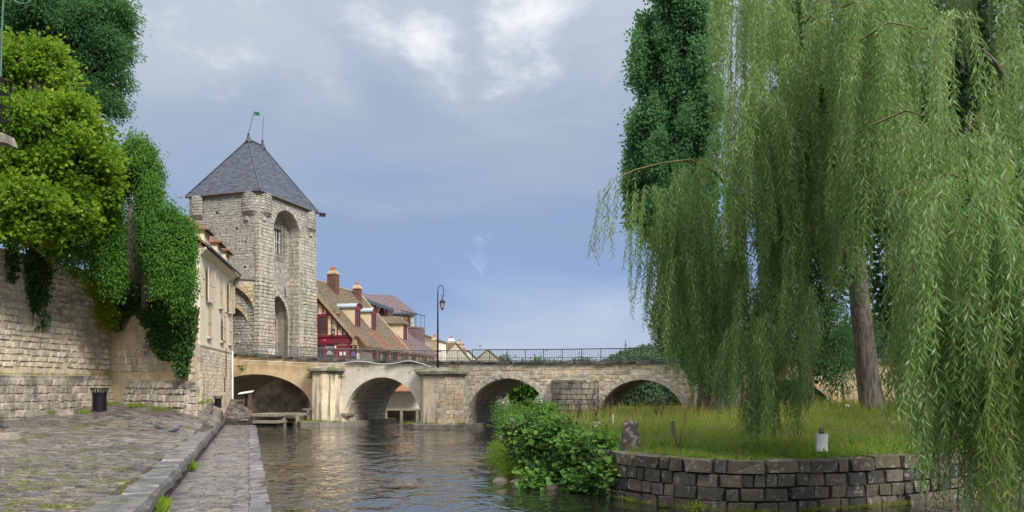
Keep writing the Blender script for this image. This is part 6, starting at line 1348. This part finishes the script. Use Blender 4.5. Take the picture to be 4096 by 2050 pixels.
def tpl_mesh(i, mat):
    if (i, mat) not in TPLM:
        V, Fc, st, fs = TPL[i][1]; me = npmesh('hanging_branch', np.concatenate([V, st]), np.concatenate([Fc, fs+len(V)])); me.materials.append(MATS[mat]); me.materials.append(MATS['twig'])
        mi = np.zeros(len(me.polygons), np.int32); mi[len(Fc):] = 1; me.polygons.foreach_set('material_index', mi); TPLM[(i, mat)] = me
    return TPLM[(i, mat)]
ST = []; BOUGH = []
def curtain(p0, p1, t0, t1, bot, Y0, Y1, n, mat, skew=1.0):
    """Tresses: each hangs from its own arched bough, dome-shaped at the top, strands leaning outward a little."""
    bx = [b[0] for b in bot]; by = [b[1] for b in bot]; left = n
    while left > 0:
        cx = random.uniform(p0, p1); Y = random.uniform(Y0, Y1); yb0 = float(np.interp(cx, bx, by)); lo_, hi_ = t0, max(t0+40, min(yb0-260, 1500)); top = lo_+(hi_-lo_)*random.random()**skew; hw = random.uniform(35, 105)*17/Y; m_ = int(min(left, random.uniform(14, 34))); left -= m_
        Lm = random.uniform(1.7, 4.0); sd_ = random.choice((-1, 1))
        if random.random() < .5: BOUGH.append((cx, top, Y, hw, sd_))
        for _ in range(m_):
            o = R.normal()*.55; px = cx+o*hw; yt = top+hw*.55*o*o+R.normal()*8; yb = float(np.interp(px, bx, by))+R.normal()*30; L = min(Lm*random.uniform(.65, 1.15), (yb-yt)/F*Y)
            if L > .45 and p0-60 < px < p1+60: ST.append((px, yt, Y+R.normal()*.28, L, mat, 0.0 if o > 0 else math.pi))
curtain(2660, 2960, 640, 900, [(2600, 1200), (2640, 1290), (2680, 1340), (2720, 1480), (2780, 1545), (2860, 1560), (2910, 1480), (2980, 1400)], 17.8, 20, 230, 'leaf_willow')
curtain(2590, 2680, 670, 760, [(2560, 1050), (2600, 1180), (2640, 1280), (2700, 1340)], 18, 19, 40, 'leaf_willow')
curtain(2720, 2940, 1000, 1200, [(2700, 1430), (2780, 1550), (2860, 1570), (2960, 1440)], 17.5, 19, 70, 'leaf_willow')
for px, yt, L in ((2462, 715, 2.0), (2440, 750, 2.0), (2425, 770, 1.7), (2410, 800, 1.5), (2480, 700, 1.5), (2500, 700, 1.7), (2520, 690, 1.6), (2560, 690, 2.4), (2572, 960, 2.0), (2565, 820, 2.4), (2580, 780, 2.8), (2430, 780, 1.5)): ST.append((px, yt, 18.2, L, 'leaf_willow', math.pi))
curtain(2920, 3330, -180, 1150, [(2920, 900), (2940, 1400), (2960, 1640), (3000, 1750), (3080, 1740), (3160, 1700), (3200, 1480), (3260, 1250), (3330, 1000)], 16, 19, 520, 'leaf_willow', 1.1)
curtain(2960, 3200, 1250, 1500, [(2960, 1640), (3000, 1760), (3080, 1760), (3160, 1720), (3200, 1600)], 16, 17.5, 150, 'leaf_willow')
curtain(2930, 3420, -220, 500, [(2930, 800), (2960, 900), (3000, 1050), (3300, 1000), (3420, 900)], 17, 21, 480, 'leaf_willow')
curtain(3420, 3740, -220, 1200, [(3420, 900), (3470, 1080), (3530, 1260), (3570, 1540), (3620, 1620), (3680, 1720), (3740, 1680)], 13.5, 17, 430, 'leaf_willow', .9)
curtain(3400, 3700, -220, 450, [(3400, 700), (3700, 900)], 15, 18, 260, 'leaf_willow')
curtain(3690, 4130, -220, 1500, [(3690, 1640), (3740, 1800), (3800, 2090), (4130, 2200)], 10.5, 14, 540, 'leaf_willow', .75)
curtain(3740, 4130, -220, 420, [(3740, 1100), (4130, 1200)], 13, 18, 300, 'leaf_willow')
curtain(3770, 4130, 1150, 1650, [(3770, 1980), (3830, 2150), (4130, 2250)], 10.5, 13.5, 170, 'leaf_willow')
curtain(3890, 4130, 650, 1500, [(3890, 1900), (3960, 2100), (4130, 2200)], 9.8, 11.5, 70, 'leaf_willow_yellow')
curtain(2980, 4130, -220, 1100, [(2980, 1420), (3150, 1350), (3240, 1000), (3440, 950), (3540, 1250), (3580, 1480), (3700, 1560), (4130, 1620)], 21, 28, 620, 'leaf_willow_shade')
curtain(3560, 4130, 900, 1400, [(3560, 1560), (3800, 1640), (4130, 1700)], 18, 24, 260, 'leaf_willow_shade')
for cx, top, Y, hw, sd_ in BOUGH:
    if random.random() < .4:
        m = MB(); w_ = hw*1.2; pts = [at(cx-sd_*w_*1.6, top+random.uniform(-10, 60), Y+.5), at(cx-sd_*w_*.7, top-random.uniform(10, 35), Y+.25), at(cx, top-6, Y), at(cx+sd_*w_*.6, top+w_*.25, Y-.1), at(cx+sd_*w_*.95, top+w_*.9, Y-.15)]
        m.tube(pts, [.022, .018, .013, .009, .005], 5, False); m.build('bough', 'twig', wl, True)
def vis(s): px, yt, Y, L, _, _a = s; return (L/Y)*(1 if -50 < px < 4110 else .05)*(1 if yt+L*F/Y > 150 else .2)/Y
ST.sort(key=lambda s: -vis(s)); acc = {}
for i, (px, yt, Y, L, mat, a0) in enumerate(ST):
    k = min(range(len(TPL)), key=lambda j: abs(TPL[j][0]-L)+random.uniform(0, .3)); sc = min(max(L/TPL[k][0], .55), 1.35); a = a0+random.uniform(-1.0, 1.0); p = at(px, yt, Y)
    if i < 300:
        o = bpy.data.objects.new('hanging_branch', tpl_mesh(k, mat)); COL.objects.link(o); o.parent = wl; o.matrix_parent_inverse = Matrix.Translation(-wl.location)
        o.matrix_basis = Matrix.Translation(p) @ Matrix.Rotation(a, 4, 'Z') @ Matrix.Diagonal((1, 1, sc, 1))
    else:
        V, Fc, st, fs = TPL[k][1]; c, s = math.cos(a), math.sin(a); Rm = np.array([[c, s, 0], [-s, c, 0], [0, 0, 1]]); sv = np.array([1, 1, sc]); acc.setdefault(mat, []).append(((V*sv)@Rm+np.array(p), Fc, (st*sv)@Rm+np.array(p), fs))
for mat, lst in acc.items():
    Vs, Fs, k0, Fst = [], [], 0, []
    for V, Fc, st, fs in lst: Vs += [V, st]; Fs.append(Fc+k0); Fst.append(fs+k0+len(V)); k0 += len(V)+len(st)
    Fa = np.concatenate(Fs); Fb = np.concatenate(Fst); me = npmesh('foliage', np.concatenate(Vs), np.concatenate([Fa, Fb])); me.materials.append(MATS[mat]); me.materials.append(MATS['twig'])
    mi = np.zeros(len(Fa)+len(Fb), np.int32); mi[len(Fa):] = 1; me.polygons.foreach_set('material_index', mi); o = link('foliage', me, None, wl); o['kind'] = 'stuff'

ps = []
for k in range(80):
    p_, e_, n_ = wfr(random.uniform(2.2, 9.5)); q = p_+n_*.16; ps.append((q.x, q.y, random.uniform(0, .07)))
tuft('green moss and weed along the waterline of the island wall', ps, 40, .06, 'moss', .07)
ps = []
for k in range(60):
    p_, e_, n_ = wfr(random.uniform(1.5, 12)); q = p_-n_*random.uniform(.02, .45); ps.append((q.x, q.y, 1.06))
tuft('moss cushions and small grass on the cap stones of the island wall', ps, 22, .07, 'grass_green', .05)

# ---- leafy shrub on the bank
sp = Vector((1.35, 19.9, .25)); al = thing('alder_shrub', 'big round-leaved shrub on the bank at the left end of the island wall', 'shrub', tuple(sp))
SPR = []
ab = [blob(2230, 1735, 20.2, .62, .36), blob(2140, 1790, 20.4, .62, .45), blob(2290, 1800, 19.4, .70, .48), blob(2390, 1900, 18.3, .48, .36), blob(2210, 1880, 19.5, .72, .38), blob(2085, 1800, 20.8, .36, .42), blob(2390, 1780, 18.9, .55, .22), blob(2190, 1670, 20.6, .18, .28), blob(2110, 1710, 20.8, .3, .28), blob(2320, 1940, 18.6, .5, .22), blob(2430, 1850, 17.75, .28, .2), blob(2440, 1920, 17.6, .25, .22), blob(2370, 1810, 18.6, .4, .15), blob(2150, 1930, 19.4, .5, .25), blob(2050, 1740, 21, .25, .35)]
P, D = clumps(lumpy(ab, 5, .42), 330, .12, 6, 1.0, .3)
for _ in range(34):                  # loose sprigs that stand out of the mass
    c, r = ab[random.randrange(len(ab))]; a = np.array(c)+R.normal(size=3)*np.array(r)*.6; dv = np.array([random.uniform(-.7, .5), random.uniform(-.6, .3), random.uniform(.2, 1)]); dv = dv/np.linalg.norm(dv)*random.uniform(.3, .65); k = 9
    q = a+np.linspace(.2, 1, k)[:, None]*dv; P = np.concatenate([P, q]); D = np.concatenate([D, R.normal(size=(k, 3))]); SPR.append((a, a+dv))
n = len(P); D[:, 2] *= .3; D = outward(D, .1, 0, .7); N = R.normal(size=(n, 3))*.45+[.05, -.45, 1]; L = U(.06, .15, n)
dist = np.linalg.norm(P-[0, 0, EYE], axis=1); sizev = L/dist*(1+.8*(P[:, 1] < np.interp(P[:, 0], [-.5, 3], [20.6, 18.6]))); od = np.argsort(-sizev); big = od[:300]; rest = od[300:]
leafpart('leaves', P[rest], D[rest], L[rest], L[rest]*U(.8, .95, len(rest)), 'leaf_alder', al, N[rest], rnd_leaf=True)
lv, lf_ = round_leaf_geo(np.zeros((1, 3)), np.array([[0, 1., 0]]), 1.0, .88, np.array([[0, 0, 1.]])); lme = npmesh('leaf', lv, lf_); lme.materials.append(MATS['leaf_alder'])
for i in big:
    d, s_, u_ = (v[0] for v in frames(D[i:i+1], N[i:i+1])); o = bpy.data.objects.new('leaf', lme); COL.objects.link(o); o.parent = al; o.matrix_parent_inverse = Matrix.Translation(-sp); l = L[i]
    o.matrix_basis = Matrix(((s_[0]*l, d[0]*l, u_[0]*l, P[i][0]), (s_[1]*l, d[1]*l, u_[1]*l, P[i][1]), (s_[2]*l, d[2]*l, u_[2]*l, P[i][2]), (0, 0, 0, 1)))
for a, b in SPR: m = MB(); m.tube([Vector(a), Vector(b)], [.007, .003], 4, False); m.build('stem', 'twig_dark', al)
for c, r in ab:
    for _ in range(2): m = MB(); e = Vector(c)+Vector(R.normal(size=3)*np.array(r)*.4); limb(m, sp+Vector((random.uniform(-.3, .3), random.uniform(-.3, .3), 0)), e, .022, .006, .12, 6, 5); m.build('stem', 'twig_dark', al)
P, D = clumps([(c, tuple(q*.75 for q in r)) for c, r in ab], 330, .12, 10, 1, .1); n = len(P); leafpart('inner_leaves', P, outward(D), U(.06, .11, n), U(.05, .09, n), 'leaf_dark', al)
hb_ = [blob(2010, 1850, 22, .45, .32), blob(2070, 1890, 21, .4, .25), blob(1990, 1800, 23.5, .35, .3), blob(2120, 1900, 20.5, .4, .25), blob(2050, 1830, 22, .4, .3), blob(2030, 1900, 20.8, .3, .15)]
P, D = clumps(hb_, 420, .10, 22, 1, .2); n = len(P); hb2 = thing('bank_herbs', 'low fine-leaved herbs on the water edge left of the round-leaved shrub', 'plants', (at(2040, 1900, 21).x, 21, 0))
leafpart('foliage', P, outward(D, 0, .5), U(.05, .10, n), U(.014, .03, n), 'grass_green', hb2)
P, D = clumps([blob(2070, 1700, 21, .25, .18), blob(1970, 1810, 23, .12, .1)], 200, .08, 5); n = len(P); leafpart('purple_flowers', P, outward(D), U(.03, .05, n), U(.03, .05, n), 'flower_purple', hb2)
rd = [blob(2440, 1930, 18.0, .16, .3), blob(2420, 1990, 17.9, .2, .15)]
P, D = clumps(rd, 500, .1, 14, 1.5, .1); n = len(P); rt = thing('reeds', 'narrow-leaved reeds against the left end of the island wall', 'reeds', (2.3, 18, 0)); leafpart('foliage', P, outward(D, 0, .8, .6), U(.15, .28, n), U(.012, .02, n), 'leaf_alder', rt)
wp = [blob(2780, 2030, 15.25, .12, .07)]; P, D = clumps(wp, 900, .05, 8); n = len(P); wpt_ = thing('wall_plant', 'small bright plant growing from the foot of the island wall', 'plant', tuple(P.mean(0))); leafpart('leaves', P, outward(D), U(.05, .08, n), U(.03, .05, n), 'leaf_yellow', wpt_)
m = MB(); m.tube([P.mean(0)+[0, .2, -.1], P.mean(0)], .006, 4); m.build('stem', 'twig_dark', wpt_)
# bushes under and beyond arch three
ub = [blob(2030, 1670, 39, .6, .7), blob(2090, 1690, 37.5, .9, .6), blob(2150, 1670, 38, .7, .6), blob(2210, 1700, 36, .8, .5), blob(2030, 1720, 38, .5, .3), blob(2010, 1640, 41, .3, .4)]
tree('bank_bush', 'bright green bush on the bank under the third arch', 'bush', (at(2080, 1720, 38).x, 38, .6), ub, 'leaf_alder', 120, .18, 15, .13, .08, 0, .3, .7, .04, limbs=False)
P, D = clumps([blob(2010, 1610, 40, .25, .1), blob(2030, 1625, 39.5, .2, .08)], 300, .09, 12); n = len(P); fl_ = thing('umbel_flowers', 'creamy white umbel flowers above the bush under the third arch', 'flowers', tuple(P.mean(0))); leafpart('flower_heads', P, outward(D), U(.04, .07, n), U(.04, .07, n), 'flower', fl_)
m = MB(); [m.tube([at(2010+8*k, 1700, 40), at(2005+9*k, 1615, 40)], .008, 4) for k in range(4)]; m.build('stems', 'grass_dry', fl_)
GR = 'trees beyond the bridge'
def far_tree(label, base, bl, mat, L, per=24, lpc=14, crad=.5, tr=.3, down=.2): tree('background_tree', label, 'tree', base, bl, mat, per, crad, lpc, L, L*.6, down, 0, .7, tr, group=GR, limbs=False)
far_tree('drooping bright green tree glimpsed through the third arch', (2.7, 62, 1.0), [blob(2110, 1545, 62, 1.5, 1.2), blob(2160, 1570, 62, 1.2, 1.1), blob(2080, 1560, 63, 1.0, 1.1), blob(2190, 1590, 61, .9, .9), blob(2140, 1510, 62, 2.0, 1.2)], 'leaf_pagoda', .30, 60, 16, .35, .45, 1.0)
far_tree('shady dark trees behind the drooping tree in the third arch', (3.5, 90, 1.0), [blob(2060, 1600, 88, 2.5, 2.2), blob(2130, 1610, 90, 2.5, 2), blob(2200, 1600, 89, 2.5, 2.2), blob(2250, 1560, 90, 2.5, 2.5)], 'leaf_dark', .34, 50, 16, .5)
far_tree('pale drooping willow glimpsed through the fourth arch', (15.5, 83, 1.3), [blob(2510, 1590, 84, 1.4, 2.2), blob(2550, 1560, 83, 1.6, 2.4), blob(2590, 1590, 83.5, 1.3, 2.0), blob(2560, 1500, 84, 2.2, 2.0)], 'leaf_far_haze', .32, 90, 18, .35, .3, 1.5)
far_tree('dark rounded tree on the right in the fourth arch', (20, 88, 1.3), [blob(2660, 1590, 87, 1.6, 2.0), blob(2710, 1600, 86, 1.4, 1.8), blob(2640, 1540, 88, 1.8, 1.8), blob(2740, 1560, 88, 1.8, 2.2), blob(2620, 1610, 88, 1.2, 1.5)], 'leaf_dark', .30, 90, 18, .4)
far_tree('distant round tree behind the railing right of the lamp', (9.0, 130, 1), [blob(2325, 1478, 130, 1.6, 1.3), blob(2345, 1492, 130, 2.2, 1.5)], 'leaf_far_haze', .35, 60, 16, .5)
far_tree('tiny bush top behind the railing near the grey gable', (-1.6, 110, 1), [blob(2016, 1455, 110, .9, 1.1)], 'leaf_far_haze', .3, 70, 16, .25)
far_tree('dark tree mass behind the bridge beyond the poplar', (28, 75, 1.3), [blob(3000, 1480, 72, 3, 3), blob(3150, 1500, 70, 3, 3), blob(3300, 1500, 72, 3, 3), blob(3500, 1450, 70, 4, 4), blob(3700, 1450, 68, 4, 4), blob(3900, 1450, 66, 4, 4), blob(4080, 1430, 64, 4, 4)], 'leaf_dark', .6, 16, 14, .7)
far_tree('dense green trees closing the view on the far right', (30, 46, 1.8), [blob(3600, 1500, 44, 2, 2), blob(3760, 1450, 44, 2.2, 3), blob(3900, 1380, 43, 2.5, 4), blob(4050, 1300, 42, 2.5, 5), blob(3800, 1200, 45, 2.5, 3), blob(3650, 1300, 46, 2.2, 3), blob(4000, 1000, 44, 3, 4), blob(3780, 900, 45, 3, 3), blob(3550, 1000, 46, 2, 3), blob(3900, 600, 44, 3.5, 4), blob(3600, 600, 46, 3, 4), blob(3350, 500, 46, 2.5, 4), blob(3700, 250, 46, 3.5, 4), blob(4000, 150, 44, 3, 4), blob(3300, 100, 47, 2.5, 4)], 'leaf_dark', .42, 22, 14, .5, .5)
# hill wood and hedgerow in the distance
hxs = U(0, 260, 26000); hys = U(470, 700, 26000); hz_ = 33*np.exp(-((hxs-125)/75)**2-((hys-620)/170)**2)+4*np.sin(hxs*.05)*np.sin(hys*.03)-2
P = np.stack([hxs, hys, hz_+U(0, 5, 26000)*(.6+.4*np.sin(hxs*.35)*np.sin(hys*.3))], 1); tag(leafpart('hill_wood', P, R.normal(size=P.shape), U(1.6, 3.4, 26000), U(1.2, 2.6, 26000), 'leaf_far_haze'), 'distant rounded wood covering the hill behind the railing', 'wood')
P = np.stack([U(-10, 120, 5000), U(150, 190, 5000), np.zeros(5000)], 1); P[:, 2] = .5+R.random(5000)*(2.4+1.3*np.sin(P[:, 0]*.3)*np.cos(P[:, 0]*.11)+1.2*np.sin(P[:, 0]*.9)); tag(leafpart('hedgerow', P, R.normal(size=P.shape), U(.5, 1.0, 5000), U(.4, .8, 5000), 'leaf_far_haze'), 'distant hedgerow and bushes beyond the bridge', 'hedgerow')

# ---- grass on the island
def grass(n, xr, yr, h, w, mat, lean, name, label, edge=.25, skew=1.0):
    x = U(*xr, n); y = yr[0]+(yr[1]-yr[0])*R.random(n)**skew; k = inside(isl, x, y) & (dist_poly(BANK, x, y) > edge); px = HX+F*x/y; k &= (px > 1950) & (px < 4150); x, y = x[k], y[k]; n = len(x)
    pt_ = .5+.5*np.sin(x*1.9+1.3*np.sin(y*1.1))*np.sin(y*1.6+x*.7); P = np.stack([x, y, ihgt(x, y)-.02], 1); D = R.normal(size=(n, 3))*lean; D[:, 2] = 1
    tag(leafpart(name, P, D, U(h[0], h[1], n)*(.45+1.0*pt_), U(w[0], w[1], n), mat, fold=.1), label, 'grass')
grass(60000, (1.5, 26), (15.6, 27), (.10, .26), (.012, .022), 'grass_green', .55, 'grass', 'fresh green grass on the near part of the island', skew=1.2)
grass(30000, (-.5, 30), (24, 50), (.16, .42), (.02, .035), 'grass_green', .45, 'far_grass', 'green meadow grass towards the bridge')
grass(5000, (1.5, 17), (16.5, 27), (.18, .46), (.008, .014), 'grass_dry', .6, 'dry_grass', 'straw-coloured grass stems mixed through the near meadow')
grass(8000, (-.5, 26), (24, 45), (.3, .72), (.012, .02), 'grass_dry', .35, 'tall_dry_grass', 'tall dry grass in front of the bridge piers')
grass(5200, (2.0, 17), (15.7, 19.5), (.10, .2), (.04, .07), 'leaf_alder', .9, 'meadow_herbs', 'broad-leaved herbs in the grass just behind the wall')
P = []; 
for _ in range(46):
    x, y = random.uniform(2.5, 13), random.uniform(28, 41)
    if not inside(isl, np.array([x]), np.array([y]))[0]: continue
    z = float(ihgt(np.array(x), np.array(y))); P.append((x, y, z))
m = MB()
for x, y, z in P:
    for k in range(5):
        h = random.uniform(.6, 1.3); dx, dy = random.uniform(-.35, .35), random.uniform(-.3, .3); m.tube([(x, y, z), (x+dx*.4, y+dy*.4, z+h*.6), (x+dx, y+dy, z+h)], [.012, .009, .005], 4, False)
        for q in range(3): f = random.uniform(.4, .9); a = Vector((x+dx*f, y+dy*f, z+h*f)); m.tube([a, a+Vector((random.uniform(-.2, .2), random.uniform(-.2, .2), .2))], [.006, .003], 3, False)
tag(m.build('dead_stems', 'twig_dark', None, False, 'stuff'), 'brown dead stems standing in the long grass by the poplar', 'stems')
m = MB()
for x0, y0 in ((3.9, 17.6), (7.0, 18.4)):
    z = float(ihgt(np.array(x0), np.array(y0)))
    for k in range(7): d = R.normal(size=3)*.18; m.tube([(x0, y0, z), (x0+d[0]*.5, y0+d[1]*.4, z+.3), (x0+d[0], y0+d[1], z+random.uniform(.35, .75))], [.008, .006, .003], 4, False)
tag(m.build('dead_weed', 'twig_dark', None, False, 'stuff'), 'two dark dried weeds in the near grass behind the wall', 'weeds')
